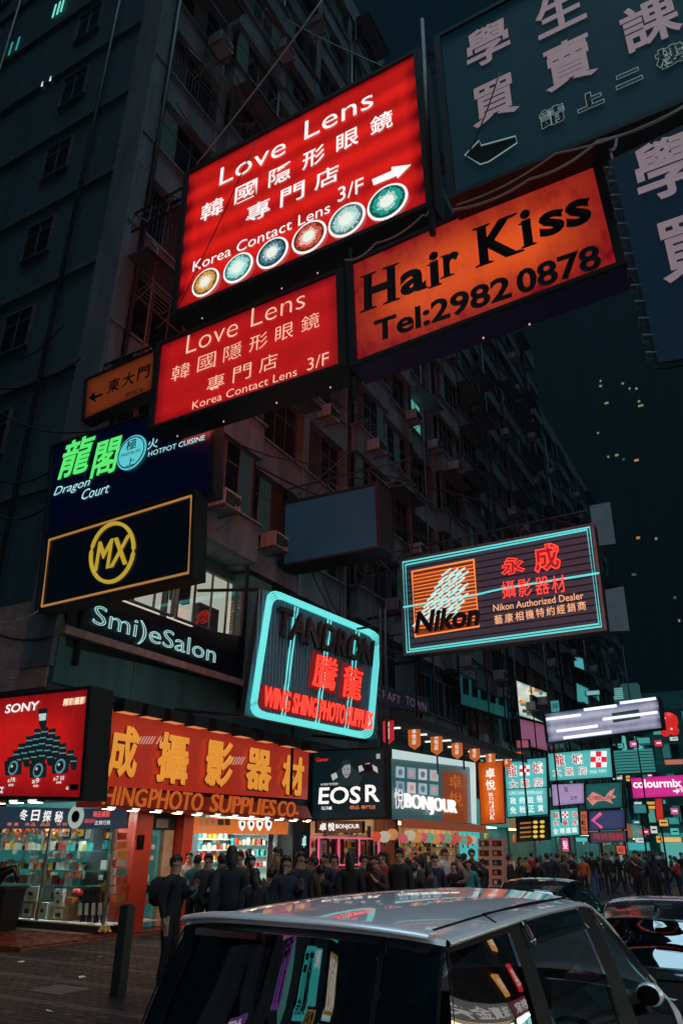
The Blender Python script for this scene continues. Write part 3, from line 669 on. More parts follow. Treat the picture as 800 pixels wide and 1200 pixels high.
# ---- camera brand box sign on the corner
f_s = lightbox('corner sign face', (.50, .010, .008), (.22, .004, .006), 1.0, edge=(.22, .30), mottle=.10)
s = Sign('corner_sign', 'red lit square sign with a pyramid of black cameras on the corner', Plane('Y', 10.7), [(-30, 822), (105, 808), (96, 934), (-42, 932)], .55, f_s, fw=.09)
s.text('SONY', 27, 829, 39, 10.5, white_e, bold=.02)
for cx in (8.5, 46): pass
s.text('a7R', 15, 914, 9, 5, white_e); s.text('a9', 43, 915, 8, 6, white_e); s.text('a7 III', 70, 912, 12, 5, white_e)
s.text('相機', 14, 920, 6, 3, white_e); s.text('相機', 43, 921, 6, 3, white_e); s.text('相機', 70, 917, 6, 3, white_e)
s.text('精彩攝影', 88, 822, 26, 9, em('cream lettering', (1, .75, .5), 1), bold=.03)
s.poly([(83, 919), (93, 919), (92.5, 926), (82.5, 926)], blk, off=.015, name='badge'); s.text('6', 80.5, 923.5, 3, 4, white_e, off=.03)
s.text('α', 1, 926, 8, 8, white_e)
cb = mat('printed black camera', (.012, .014, .016), .4, emit=(.006, .010, .011), es=1); cg = em('printed glass blue', (.10, .30, .34), .8); cw = em('printed pale band', (.55, .62, .60), .9)
def lensprint(cx, cy, h, wq):
    s.polys([[(cx-wq/2, cy), (cx+wq/2, cy-1), (cx+wq*.42, cy+h*.75), (cx+wq*.3, cy+h), (cx-wq*.3, cy+h), (cx-wq*.42, cy+h*.75)]], cb, off=.022, name='lens_print')
    s.polys([[(cx-wq*.42, cy+h*.28), (cx+wq*.42, cy+h*.26), (cx+wq*.42, cy+h*.36), (cx-wq*.42, cy+h*.38)]], cg, off=.03, name='lens_band')
lensprint(51.5, 831, 22, 11)
s.polys([[(47.5, 837), (56, 836), (55.5, 844), (48, 845)]], cw, off=.034, name='lens_band')
for r, (y, n, x0, dx) in enumerate(((853, 3, 45.5, 8.5), (860, 5, 36, 8), (867, 7, 27, 8), (874, 8, 21, 9), (881, 9, 14, 9.2))):
    for i in range(n): lensprint(x0+i*dx, y+abs(i-(n-1)/2)*1.6, 15, 8.5)
for cx, cy in ((17, 900), (46, 903), (72, 898)):
    s.polys([[(cx-10, cy-8), (cx-4, cy-9), (cx-3, cy-13), (cx+4, cy-13), (cx+5, cy-9), (cx+11, cy-8), (cx+10, cy+8), (cx-9, cy+9)]], cb, off=.036, name='camera_print')
    c = s.pl.at(cx+1, cy); rad = .14
    b = MB(); b.lathe(c+s.n*.045, [(rad, 0), (rad, -.004)], 18, 'Y'); b.build('lens_ring', cg, s.root)
    b = MB(); b.lathe(c+s.n*.052, [(rad*.72, 0), (rad*.72, -.004)], 18, 'Y'); b.build('lens_glass', cb, s.root)
    b = MB(); b.lathe(c+s.n*.058+Vector((-.03, 0, .03)), [(rad*.2, 0), (rad*.2, -.004)], 10, 'Y'); b.build('lens_glint', cw, s.root)
for i in range(6):
    x_ = -15.6+i*.55; t = thing('downlight', 'small white downlight under the square camera sign, %s from the left' % ['first', 'second', 'third', 'fourth', 'fifth', 'sixth'][i], 'lamp', (x_, 10.62, 2.62))
    MB().box(x_-.13, 10.6, 2.60, x_+.13, 10.78, 2.66).build('casing', galv, t); m = MB(); m.quad((x_-.12, 10.61, 2.596), (x_+.12, 10.61, 2.596), (x_+.12, 10.77, 2.596), (x_-.12, 10.77, 2.596)); m.build('lamp_glass', MATS['downlight glass'], t); MB().box(x_-.12, 10.59, 2.61, x_+.12, 10.598, 2.65).build('lamp_edge', white_e, t)
# ---- neon sign along the facade
pn = Plane('X', FX+2.3)
s = Sign('neon_sign', 'cyan framed neon sign with dark letters and red characters over the shop', pn, [(308, 690), (447, 744), (435, 868), (286, 838)], .16, mat('ribbed dark blue back', (.07, .20, .30), .45, var=.3), fw=.0, frame=None)
m = MB(); c = s.c
for i in range(46):
    a = c[0].lerp(c[1], (i+.5)/46); d = c[3].lerp(c[2], (i+.5)/46); m.frame_box((a+d)/2+s.n*.02, Vector((0, 1, 0)), .018, (Vector((0, 0, 1)), (a.z-d.z)/2*.96), (Vector((1, 0, 0)), .02))
m.build('rib', mat('blue rib', (.12, .34, .44), .4), s.root)
def rounded(pts, k=.10):
    out = []
    for i in range(4):
        p = Vector((*pts[i], 0)); a = Vector((*pts[i-1], 0)); b = Vector((*pts[(i+1) % 4], 0))
        for f in (0, .25, .5, .75, 1):
            q0 = p.lerp(a, k); q1 = p.lerp(b, k); w0 = (1-f)**2; w1 = 2*f*(1-f); w2 = f*f
            q = q0*w0+p*w1+q1*w2; out.append((q.x, q.y))
    return out
P0 = [(312, 690), (444, 744), (433, 867), (289, 838)]; ce = (369, 785)
for k in range(4):
    f = 1-.028*k; s.tube(rounded([(ce[0]+(x-ce[0])*f, ce[1]+(y-ce[1])*f) for x, y in P0]), neon_cyan, .028, .08, True)
for x0, y0_, x1, y1_ in ((346, 712, 330, 842), (385, 727, 370, 850), (418, 741, 404, 858)): [s.tube([(x0+dx, y0_+dx*.4), (x1+dx, y1_+dx*.3)], neon_cyan, .028, .04) for dx in (-2, 1.5)]
s.qtext('TANDRON', .09, .64, .90, .90, blk, bold=.045, off=.12, ext=.05)
rb = mat('dark red plate', (.06, .01, .012), .5, emit=(.20, .010, .012), es=.6)
for ch, u0, v0, u1, v1 in (('騰', .40, .33, .59, .61), ('龍', .65, .31, .82, .59)):
    b = MB(); TL, TR, BR, BL = s.c; P = lambda u, v: (BL.lerp(BR, u)).lerp(TL.lerp(TR, u), v)+s.n*.05; b.quad(P(u0-.02, v1+.02), P(u1+.02, v1+.02), P(u1+.02, v0-.02), P(u0-.02, v0-.02)); b.build('red_glow_plate', rb, s.root)
    s.qtext(ch, u0, v0, u1, v1, neon_red, outline=1, tube=.013, off=.13)
    s.qtext(ch, u0, v0, u1, v1, mat('red plate bright', (.2, .01, .01), .5, emit=(.50, .02, .012), es=1), off=.09, bold=.004)
b = MB(); P2 = lambda u, v: (BL.lerp(BR, u)).lerp(TL.lerp(TR, u), v)+s.n*.05; b.quad(P2(.06, .25), P2(.97, .25), P2(.97, .07), P2(.06, .07)); b.build('red_glow_plate', rb, s.root)
s.qtext('WING SHING PHOTO SUPPLIES', .08, .08, .96, .24, neon_red, outline=1, tube=.030, off=.13)
s.qtext('WING SHING PHOTO SUPPLIES', .08, .08, .96, .24, mat('red plate bright', (.2, .01, .01), .5), off=.09, bold=.01)
TN = s
# support for the neon sign
m = MB()
for p in (c[0], c[1], c[2], c[3]):
    a = Vector(p); m.tube([a-s.n*.1, Vector((FX+.05, a.y, a.z+.3))], .05, 5)
m.build('support_arm', darkmetal, s.root)
# ---- empty dark billboard
s = Sign('empty_billboard', 'blank billboard with a weathered face and a painted blue glow', Plane('Y', 19.4), [(334.5, 591.5), (439.5, 569), (443, 640.5), (333, 661.5)], .9, mat('weathered blue glow face', (.006, .030, .048), .75, var=.8, bump=.3, nscale=.9, emit=(.002, .020, .034), es=.8), fw=.12, cat='billboard')  # blue glow put into the face to keep it cool under red light
# ---- camera dealer sign over the road
NY = 24.0; pk = Plane('Y', NY)
s = Sign('hanging_sign', 'cyan framed dealer sign with an orange emblem square and red neon characters', pk, [(470, 657), (693, 615), (708, 738), (475, 768)], .5, mat('slatted violet grey back', (.05, .05, .08), .5, var=.25, emit=(.020, .028, .045), es=.8), fw=.06, frame=galv)
c = s.c; m = MB()
for i in range(15):
    f = (i+.5)/15; a = c[0].lerp(c[3], f); b_ = c[1].lerp(c[2], f); m.frame_box((a+b_)/2+s.n*.02, (b_-a).normalized(), (b_-a).length/2*.985, (Vector((0, 0, 1)), .012), (Vector((0, 1, 0)), .03))
m.build('slat', darkmetal, s.root)
for k in (0, 1): s.tube([(473+k*3, 660+k*3), (691-k*3, 619+k*3), (705-k*3, 735-k*3), (478+k*3, 765-k*3)], neon_cyan, .03, .10, True)
s.tube([(473, 712), (560, 697), (590, 690), (702, 672)], neon_cyan, .035, .05)
s.tube([(484, 671), (556, 657), (562, 735), (488, 747)], neon_orange, .04, .12, True)
s.poly([(484, 671), (556, 657), (562, 735), (488, 747)], mat('orange slat back', (.25, .08, .03), .5, emit=(.22, .035, .008), es=.7), off=.03, name='emblem_panel')
s.tubes([[(485+i*.25, 676+i*4.1), (556.5+i*.33, 662+i*4.3)] for i in range(16)], neon_orange, .018, .08, 'emblem_line')
rays = []
for i in range(34):
    f = i/33; x0 = 488+f*10+random.uniform(-2, 3); y0_ = 722-f*3; 
    rays.append(None)
rays = []
for r in range(9):
    yb = 672+r*7.2; n = 6
    for i in range(n):
        xs = 523-r*4.2+i*8.2-4; ys = yb+i*1.0*(-1.4)+random.uniform(-1, 1)
        if xs+10 > 553: continue
        rays.append([(xs, ys+5), (xs+11, ys-3.5)])
s.tubes(rays, neon_white, .035, .15, 'light_ray')
s.text('Nikon', 525, 726.5, 77, 26, blk, bold=.045, shear=.2, off=.18, ext=.04)
for ch, cx, cy, wq, hq in (('永', 601.5, 664, 28, 20), ('成', 641, 655, 31, 33)):
    s.text(ch, cx, cy, wq, hq, neon_red, outline=1, tube=.022, off=.14, bold=.045); s.text(ch, cx, cy, wq, hq, mat('red back glow plate', (.2, .02, .02), .5, emit=(.30, .01, .012), es=.8), bold=.03, off=.10)
for ch, cx in (('攝', 597), ('影', 616), ('器', 636), ('材', 655)):
    s.text(ch, cx, 692-(cx-597)*.11, 16, 20, neon_red, off=.14, bold=.0)
pch = em('peach tube lettering', (1.0, .50, .25), 1.0)
s.text('Nikon Authorized Dealer', 630, 706.5, 105, 8, pch, off=.12); s.line('藝康相機特約經銷商', 585, 727, 682, 711, 9.5, 10.5, pch, off=.12, bold=.004)
NK = s
m = MB()      # truss back to the facade
for z in (c[0].z+.1, (c[0].z+c[3].z)/2, c[3].z-.1):
    m.tube([(c[0].x+.4, NY+.55, z), (FX-.1, NY+1.2, z+.1)], .06, 5)
m.tube([(c[1].x, NY+.55, c[1].z), (FX-.1, NY+.8, c[1].z+5.0)], .03, 5); m.tube([(c[0].x+2, NY+.55, c[0].z+.3), (FX-.1, NY+.8, c[0].z+3)], .03, 5)
m.build('support_arm', darkmetal, s.root)
# ---- plain back panels beyond it
gp = mat('grey sheet panel', (.22, .28, .31), .6, var=.3, nscale=1, emit=(.012, .030, .040), es=.8)
Sign('blank_sign_panel', 'upper blank grey sign panel against the night sky', Plane('Y', 44), [(690, 593), (714, 588), (721, 637), (697, 640)], .3, gp, fw=.02, frame=None)
Sign('blank_sign_panel', 'lower blank grey sign panel beside the dealer sign', Plane('Y', 42), [(705, 692), (730, 687), (737, 739), (709, 740)], .3, gp, fw=.02, frame=None)
# ================================================================ GROUND FLOOR SHOPS
clear = glass('clear glass')
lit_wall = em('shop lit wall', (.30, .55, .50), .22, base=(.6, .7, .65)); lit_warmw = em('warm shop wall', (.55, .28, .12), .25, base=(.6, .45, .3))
ceil_l = em('shop ceiling lamp', (.85, 1.0, .92), 42.0); ceil_w = em('shop ceiling lamp warm', (1.0, .70, .40), 8.0)
boxw = mat('white card box', (.70, .70, .66), .6, var=.1, nscale=9); boxb = mat('brown card box', (.42, .25, .12), .7, var=.2, nscale=6)
boxr = mat('red product box', (.60, .05, .03), .5); boxy = mat('yellow product box', (.75, .42, .06), .5); boxt = mat('teal product box', (.05, .40, .38), .5); boxo = mat('orange product box', (.75, .22, .05), .5)
blkp = mat('black camera plastic', (.012, .012, .014), .35); floor_t = mat('shop floor tile', (.30, .28, .25), .3, var=.2)
BOXM = [boxw, boxr, boxy, boxt, boxo, blkp]
struct('shop_floor', MB().box(-34, 13.2, -.155, FX-.3, 41.5, .10), floor_t)
struct('entrance_step', MB().box(-34, AY0+.1, -.15, FX+.35, 13.15, .085).box(FX-.29, 13.16, -.15, FX+.35, 21.9, .085), tile_red)
struct('step_edge', MB().box(FX+.355, AY0+.1, -.15, FX+.42, 21.9, .06), mat('step edge stone', (.20, .10, .08), .5, var=.3))
# --- corner display window
dw = thing('display_window', 'brightly lit corner shop window full of camera boxes on glass shelves', 'shop window', (FX-2.2, 13.5, .1))
WX0, WX1 = -19.5, FX+.02
MB().box(WX0, 13.42, .1, WX1, 13.6, .24).build('plinth', black, dw)
MB().box(WX0, 13.44, .241, WX1, 15.2, .27).build('window_deck', boxw, dw)
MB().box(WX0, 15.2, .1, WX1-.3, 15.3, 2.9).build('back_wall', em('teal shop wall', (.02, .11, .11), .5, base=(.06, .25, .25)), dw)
for x0, x1 in ((WX0, -17.6), (-17.58, -15.5), (-15.48, WX1-.03)):
    MB().box(x0, 13.44, .275, x1, 13.452, 2.24).build('pane', clear, dw)
MB().box(WX1-.015, 13.5, .275, WX1-.003, 14.03, 2.6).build('side_pane', clear, dw)
m = MB()
for x in (-17.59, -15.49, WX1-.025): m.box(x-.025, 13.42, .27, x+.025, 13.48, 2.6)
m.build('window_frame', galv, dw)
for z in (.98, 1.30, 1.72):
    MB().box(WX0, 13.75, z-.012, FX-.95, 14.4, z).build('glass_shelf', mat('shelf glass edge', (.12, .28, .26), .15, emit=(.05, .16, .15), es=.3), dw)
for x in (-18.6, -17.0, -15.8, -14.7, -13.9): MB().box(x-.4, 13.50, 2.55, x+.4, 13.72, 2.58).build('ceiling_lamp', ceil_l, dw)
# banner over it
bn = Sign('shop_banner', 'dark banner with white winter sale characters above the corner window', Plane('Y', 13.36), [(-40, 944), (150, 949), (147, 971), (-40, 971)], .08, mat('dark banner print', (.02, .025, .05), .5, emit=(.02, .035, .06), es=.8), fw=0, frame=None, cat='banner')
bn.line('冬日探秘', 29, 955, 70, 957, 9.5, 13, white_e, bold=.02)
for i, (cx, m_) in enumerate(((12, boxo), (20, boxr), (33, boxo), (40, boxr), (51, boxo), (57, boxr), (70, boxr), (77, boxo))): bn.text(random.choice('優惠特價新品'), cx, 966, 5, 4, em('orange print', (.9, .25, .1), .9))
c = bn.pl.at(90, 957); b = MB(); b.lathe(c+bn.n*.02, [(.26, 0), (.26, -.004)], 20, 'Y'); b.build('round_print', em('round print', (.45, .55, .5), .7), bn.root)
b = MB(); b.lathe(c+bn.n*.03, [(.13, 0), (.13, -.004)], 16, 'Y'); b.build('round_print_centre', navy, bn.root)
bn.text('精品攝影', 120, 954, 20, 7, em('red print', (.9, .12, .1), .9), bold=.02); bn.text('正貨行貨', 121, 964, 18, 5, white_e); bn.text('攝影器材', 106, 962, 12, 5, em('red print', (.9, .12, .1), .9))
# goods: three rows of small boxes, cartons below, lens posters at the right
def box_me(w, d, h, m, name='carton'): return MB().box(-w/2, -d/2, 0, w/2, d/2, h).mesh(name, m)
small = [box_me(.115, .12, .14, m, 'product_box') for m in BOXM] + [MB().lathe((0, 0, 0), [(.035, 0), (.04, .05), (.045, .11), (.04, .12)], 10).mesh('camera_lens', blkp)]
cols = ['white', 'red', 'yellow', 'teal', 'orange', 'black']
rowname = {1.72: 'top glass shelf', 1.30: 'middle glass shelf', .98: 'lowest glass shelf'}
for z in (1.72, 1.30, .98):
    x = -17.55
    while x < -14.5:
        k = random.choices(range(7), (5, 1.2, .8, .8, .8, 1, 3))[0]
        o = link('camera_lens' if k == 6 else 'product_box', small[k], None, (x, 13.86+random.random()*.04, z+.001)); o.scale = (1, 1, random.uniform(.8, 1.5))
        tag(o, 'small %s on the %s of the corner window' % ('black camera lens' if k == 6 else cols[k]+' product box', rowname[z]), 'lens' if k == 6 else 'box', '%s on the %s' % ('lenses' if k == 6 else cols[k]+' boxes', rowname[z]))
        x += random.uniform(.125, .16)
JB = MB()
for r in range(9):
    x = -17.9
    while x < -13.75:
        w_ = random.uniform(.07, .2); h_ = random.uniform(.1, .22)
        if random.random() < .8: JB.box(x, 15.0, .35+r*.235, x+w_, 15.12, .35+r*.235+h_, mi=random.choices(range(6), (5, 1, 1, 1, 1, 1.5))[0])
        x += w_+random.uniform(.01, .08)
tag(JB.build('shelf_goods', BOXM), 'dense packed camera boxes at the back of the corner window', kind='stuff')
# foliage like red and orange blossoms hanging at the top
m = MB()
for i in range(900):
    x = -17.7+random.random()**1.6*2.4; z = 2.42-abs(random.gauss(0, .22)); y = 13.7+random.random()*.5; r = .045
    a = Vector((x, y, z)); u = Vector((random.uniform(-1, 1), random.uniform(-1, 1), random.uniform(-1, 1))).normalized()*r; v = u.cross(Vector((random.random(), 1, random.random()))).normalized()*r
    m.quad(a-u, a-v, a+u, a+v, mi=i % 2)
tag(m.build('blossom_garland', [mat('red blossom', (.75, .10, .03), .6), mat('orange blossom', (.85, .35, .10), .6)]), 'red and orange blossom garland along the top of the corner window', 'decoration')
def carton(px0, px1, py0, py1, Y, m, label, badge=True, d=.4):
    a = onY(px0, py1, Y); b = onY(px1, py0, Y)
    t = thing('carton', label, 'box', ((a.x+b.x)/2, Y, a.z)); MB().box(a.x, Y, a.z, b.x, Y+d, b.z).build('box_body', m, t)
    if badge:
        w_ = (b.x-a.x); h = b.z-a.z
        MB().box(a.x+w_*.22, Y-.004, a.z+h*.25, a.x+w_*.78, Y, a.z+h*.85).build('label_panel', boxw, t)
        MB().box(a.x+w_*.36, Y-.02, a.z+h*.38, a.x+w_*.64, Y-.005, a.z+h*.62).lathe((a.x+w_*.5, Y-.02, a.z+h*.5), [(h*.1, 0), (h*.1, -.015)], 10, 'Y').build('camera_picture', blkp, t)
    return t
carton(21, 43, 1056, 1079, 13.62, boxb, 'large pale brown carton at the left bottom of the corner window')
carton(28, 46, 1039, 1055.5, 13.66, boxw, 'white carton standing on the pale brown one in the corner window')
carton(44, 56, 1058, 1076, 13.62, boxw, 'white camera carton beside the pale brown one on the window deck')
carton(57, 80, 1063, 1081, 13.64, boxb, 'brown carton with white camera label in the middle of the window deck')
carton(63, 74, 1051, 1062.5, 13.66, boxw, 'lower of two stacked white camera cartons above the brown carton', d=.3)
carton(63, 74, 1042, 1050.8, 13.66, boxw, 'upper of two stacked white camera cartons above the brown carton', d=.3)
carton(76, 85, 1052, 1060, 13.66, boxo, 'small orange carton right of the stacked white cartons', False, d=.2)
carton(10, 20, 1040, 1052, 13.66, boxy, 'small yellow carton left of the white carton in the window', False, d=.2)
for i, (x, w_) in enumerate(((91, 7), (99, 6), (107, 6), (115, 5))):      # slim standing black lens cases
    a = onY(x, 1082, 13.66); b = onY(x+w_, 1043+i, 13.66)
    t = thing('tripod_bag', ['first slim black bag', 'second slim black bag', 'third slim black bag', 'fourth slim black bag'][i]+' from the red cap, leaning in the corner window', 'bag', (a.x, 13.66, a.z))
    MB().frame_box(Vector(((a.x+b.x)/2, 13.75, (a.z+b.z)/2)), Vector((1, 0, .12)).normalized(), (b.x-a.x)/2*.8, (Vector((-.12, 0, 1)).normalized(), (b.z-a.z)/2), (Vector((0, 1, 0)), .07)) if False else None
    m = MB(); m.frame_box(Vector(((a.x+b.x)/2, 13.75, (a.z+b.z)/2)), Vector((1, 0, .12)).normalized(), (b.x-a.x)/2*.8, (Vector((-.12, 0, 1)).normalized(), (b.z-a.z)/2), (Vector((0, 1, 0)), .07)); m.build('bag_body', blkp, t)
    m = MB(); p = Vector(((a.x+b.x)/2, 13.66, a.z+.28)); m.frame_box(p, Vector((1, 0, .12)).normalized(), .05, (Vector((-.12, 0, 1)).normalized(), .12), (Vector((0, 1, 0)), .01)); m.build('bag_label', boxw, t)
p = onY(91, 1046, 13.62); m = MB(); m.lathe(p, [(.02, .09), (.10, .07), (.13, 0), (.12, -.06), (.02, -.08)], 14); tag(m.build('red_cap', boxr, smooth=True), 'round red cap on top of the black bags in the window', 'cap')
# hanging price cards column near the window's right edge
for r in range(8):
    cards = []
    for k, (cx, m_) in enumerate(((132, BOXM[(r*2) % 5]), (140, BOXM[(r*3+1) % 5]))):
        y = 980+r*10.5; a = onY(cx-3.6, y+4.2, 13.56); b = onY(cx+3.6, y-4.2, 13.56)
        if cx == 140: 
            a = onX(137.5, y+4, FX-.03); b = onX(149, y-4, FX-.03)
            o = MB().box(a.x-.02, a.y, a.z, a.x, b.y, b.z).build('price_card', m_)
        else: o = MB().box(a.x, 13.56, a.z, b.x, 13.58, b.z).build('price_card', boxw if r % 2 == 0 else m_)
        tag(o, '%s card, %s down the right edge of the corner window' % (('inner', 'outer')[k], ['first', 'second', 'third', 'fourth', 'fifth', 'sixth', 'seventh', 'lowest'][r]), 'card', 'cards down the window edge')
for i, (cx, cy, w_, h, m_) in enumerate(((75, 976, 12, 9, boxw), (76, 989, 12, 6, boxw), (93, 976, 11, 8, boxy), (54, 996, 8, 9, boxw), (66, 996, 8, 8, boxw), (18, 995, 7, 12, boxw), (36, 994, 9, 11, boxw))):
    a = onY(cx-w_/2, cy+h/2, 14.9); b = onY(cx+w_/2, cy-h/2, 14.9)
    t = thing('wall_poster', ['white upper poster', 'white lower poster', 'yellow poster', 'narrow white poster', 'square white poster', 'tall white poster', 'wide white poster'][i]+' on the teal back wall of the corner window', 'poster', ((a.x+b.x)/2, 14.9, a.z))
    MB().box(a.x, 14.9, a.z, b.x, 14.93, b.z).build('sheet', m_, t); MB().box((a.x*.6+b.x*.4), 14.885, a.z*.6+b.z*.4, a.x*.4+b.x*.6, 14.9, a.z*.35+b.z*.65).build('print', blkp, t)
# bin bags / clutter at the far left, tied white thing on the floor
a = onY(2, 1085, 12.9)
t = thing('rubbish_bin', 'black wheeled rubbish bin at the left edge before the corner window', 'bin', (a.x, 12.9, .085))
MB().frame_box(Vector((a.x, 12.9, .5)), Vector((1, 0, 0)), .30, (Vector((0, 0, 1)), .41), (Vector((0, 1, 0)), .28)) if False else None
m = MB(); m.v = [Vector(p) for p in ((a.x-.24, 12.65, .09), (a.x+.24, 12.65, .09), (a.x+.24, 13.1, .09), (a.x-.24, 13.1, .09), (a.x-.31, 12.58, .92), (a.x+.31, 12.58, .92), (a.x+.31, 13.16, .92), (a.x-.31, 13.16, .92))]; m.f = [(0,3,2,1),(4,5,6,7),(0,1,5,4),(1,2,6,5),(2,3,7,6),(3,0,4,7)]; m.mi = [0]*6; m.build('bin_body', blkp, t)
m = MB(); m.box(a.x-.34, 12.54, .925, a.x+.34, 13.2, .98); m.build('lid', darkmetal, t)
m = MB(); m.tube([(a.x-.2, 12.7, .99), (a.x-.1, 12.75, 1.25), (a.x+.15, 12.9, 1.35), (a.x+.3, 12.9, 1.05)], [.1, .13, .1, .04], 7); tag(m.build('rubbish_bag', mat('black plastic bag', (.01, .01, .01), .25), smooth=True), 'black knotted plastic bag lying on the bin lid', 'bag')
p = onY(123, 1092, 13.3); m = MB()
for k in range(7): a_ = k*.9; m.tube([p, p+Vector((.12*math.cos(a_), .05*math.sin(a_), .04+.05*(k % 3))), p+Vector((.16*math.cos(a_), .1*math.sin(a_), 0))], .02, 5)
tag(m.build('tied_bag', mat('yellow plastic', (.55, .45, .15), .4)), 'small knotted yellow plastic strip at the foot of the corner window', 'litter')
# --- pillars, gate
def pillar(y0, y1, m, label, x1=FX+.06, x0=FX-.5, z1=2.9):
    return tag(MB().box(x0, y0, -.01, x1, y1, z1).build('pillar', m), label, 'pillar')
pillar(14.06, 14.62, redpaint, 'red painted pillar with a white notice beside the corner window')
q = Plane('X', FX+.065); c = q.box(164.5, 987, 8, 17, .01)
t = MB(); t.quad(*c); t.quad(c[3], c[2], c[1], c[0]); t = t.build('paper_notice', boxw); tag(t, 'white paper notice fixed to the red pillar', 'notice')
b = MB(); 
for ch, dy in zip('開放時間', (-6, -2, 2, 6)): put_glyphs(b, q.box(164.5, 987+dy, 3.4, 3.6), ch, Vector((.02, 0, 0)))
b.build('printed_text', black, t)
pillar(15.74, 16.12, redpaint, 'narrow dark red pillar between the stair gate and the shop opening')
g = thing('stair_gate', 'half open metal stair gate between two red pillars', 'gate', (FX-.3, 15.1, 0))
MB().box(FX-.5, 14.64, 2.2, FX-.2, 15.72, 2.9).build('gate_head', darkmetal, g)
MB().box(FX-.19, 14.95, 2.25, FX-.15, 15.4, 2.45).build('number_plate', galv, g)
for i in range(6): MB().box(FX-.3-.13*i, 14.68+.02*i, .1, FX-.22-.13*i, 14.74+.02*i, 2.2).build('gate_slat', galv if i % 2 else mat('cream gate paint', (.5, .42, .33), .5, var=.3), g)
MB().box(FX-.4, 15.35, .1, FX-.2, 15.7, 2.2).build('door_leaf', mat('cream gate paint', (.5, .42, .33), .5, var=.3), g)
MB().box(FX-2.0, 14.64, .1, FX-1.9, 15.72, 2.9).build('stair_back_wall', concrete, g)
MB().box(FX-1.2, 14.9, 2.5, FX-.9, 15.3, 2.53).build('ceiling_lamp', em('dim stair lamp', (1, .7, .4), 2.5), g)
# --- open camera shop
def interior(name, label, y0, y1, depth, wall, lamp, nl=3, z1=2.88):
    t = thing(name, label, 'shop', (FX-.5, (y0+y1)/2, .1))
    MB().box(FX-depth, y0, .1, FX-depth+.06, y1, z1).build('back_wall', wall, t)
    MB().box(FX-depth, y0-.03, .1, FX-.52, y0, z1).build('side_wall', wall, t); MB().box(FX-depth, y1, .1, FX-.52, y1+.03, z1).build('side_wall', wall, t)
    for i in range(nl):
        y = y0+(y1-y0)*(i+.5)/nl; MB().box(FX-depth*.7, y-.12, z1-.04, FX-.7, y+.12, z1-.01).build('ceiling_lamp', lamp, t)
    return t
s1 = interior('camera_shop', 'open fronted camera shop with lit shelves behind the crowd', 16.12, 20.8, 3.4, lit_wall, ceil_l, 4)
def shelf_unit(x, y0, y1, zs, label, dens=.2, hw=.16, mats=BOXM, wts=(5, 1, 1, 1, 1, 1), grp=None, zt=2.3, joined=False):
    JB = MB()
    t = thing('shelf_unit', label, 'shelf', (x, (y0+y1)/2, .1))
    for z in zs: MB().box(x-.18, y0, z-.03, x+.18, y1, z).build('shelf_board', boxw, t)
    MB().box(x-.2, y0-.03, .1, x+.18, y0-.002, zt).build('shelf_side', galv, t); MB().box(x-.2, y1+.002, .1, x+.18, y1+.03, zt).build('shelf_side', galv, t)
    me = [MB().box(-.08, -hw/2, 0, .08, hw/2, .2).mesh('product_box', m) for m in mats]
    for z in zs:
        y = y0+.1
        while y < y1-.1:
            if joined:
                k = random.choices(range(len(mats)), wts[:len(mats)])[0]; h_ = random.uniform(.12, .23); JB.box(x-.02, y-hw/2, z+.001, x+.14, y+hw/2*random.uniform(.5, 1), z+h_, mi=k); y += dens*random.uniform(.9, 1.3); continue
            k = random.choices(range(len(mats)), wts[:len(mats)])[0]; o = link('product_box', me[k], None, (x+.06, y, z+.001)); o.scale = (1, random.uniform(.7, 1.05), random.uniform(.6, 1.15))
            tag(o, 'small %s product box on the %s' % (cols[k] if mats is BOXM else 'coloured', grp or label), 'box', ('%s goods on the ' % (cols[k] if mats is BOXM else 'coloured'))+(grp or label)); y += dens*random.uniform(.9, 1.3)
    if joined: tag(JB.build('shelf_goods', mats), 'small packed goods on the '+label, kind='stuff')
shelf_unit(FX-3.0, 16.3, 18.4, (1.0, 1.45, 1.75, 2.05, 2.35), 'left lit shelves inside the camera shop', .22)
shelf_unit(FX-2.2, 18.9, 20.6, (1.0, 1.45, 1.75, 2.05, 2.35), 'right lit shelves inside the camera shop', .22)
def side_shelf(y, x0, x1, zs, label, dens=.17, joined=False):
    """shelves on the far side wall, facing back up the street"""
    t = thing('shelf_unit', label, 'shelf', ((x0+x1)/2, y, .1)); JB = MB()
    for z in zs: MB().box(x0, y-.28, z-.025, x1, y-.01, z).build('shelf_board', galv, t)
    for x in (x0-.02, x1+.001): MB().box(x, y-.3, .1, x+.02, y-.008, zs[-1]+.3).build('shelf_side', galv, t)
    for zi, z in enumerate(zs):
        x = x0+.08
        while x < x1-.05:
            k = random.choices(range(6), (5, 1.5, 1.5, 1.5, 1.5, 1))[0]
            if joined: JB.box(x, y-.26, z+.001, x+.12, y-.14, z+random.uniform(.1, .2), mi=k); x += dens*random.uniform(.85, 1.2); continue
            o = link('product_box', small[k], None, (x, y-.2, z+.001)); o.scale = (random.uniform(.7, 1.1), 1, random.uniform(.7, 1.4))
            tag(o, '%s product box on row %s of the %s' % (cols[k], 'abcdefg'[zi], label), 'box', '%s goods on row %s, %s' % (cols[k], 'abcdefg'[zi], label)); x += dens*random.uniform(.85, 1.2)
    if joined: tag(JB.build('shelf_goods', BOXM), 'small packed goods on the '+label, kind='stuff')
side_shelf(20.75, FX-3.3, FX-.6, (1.3, 1.6, 1.9, 2.2, 2.5), 'end wall shelves of the camera shop')
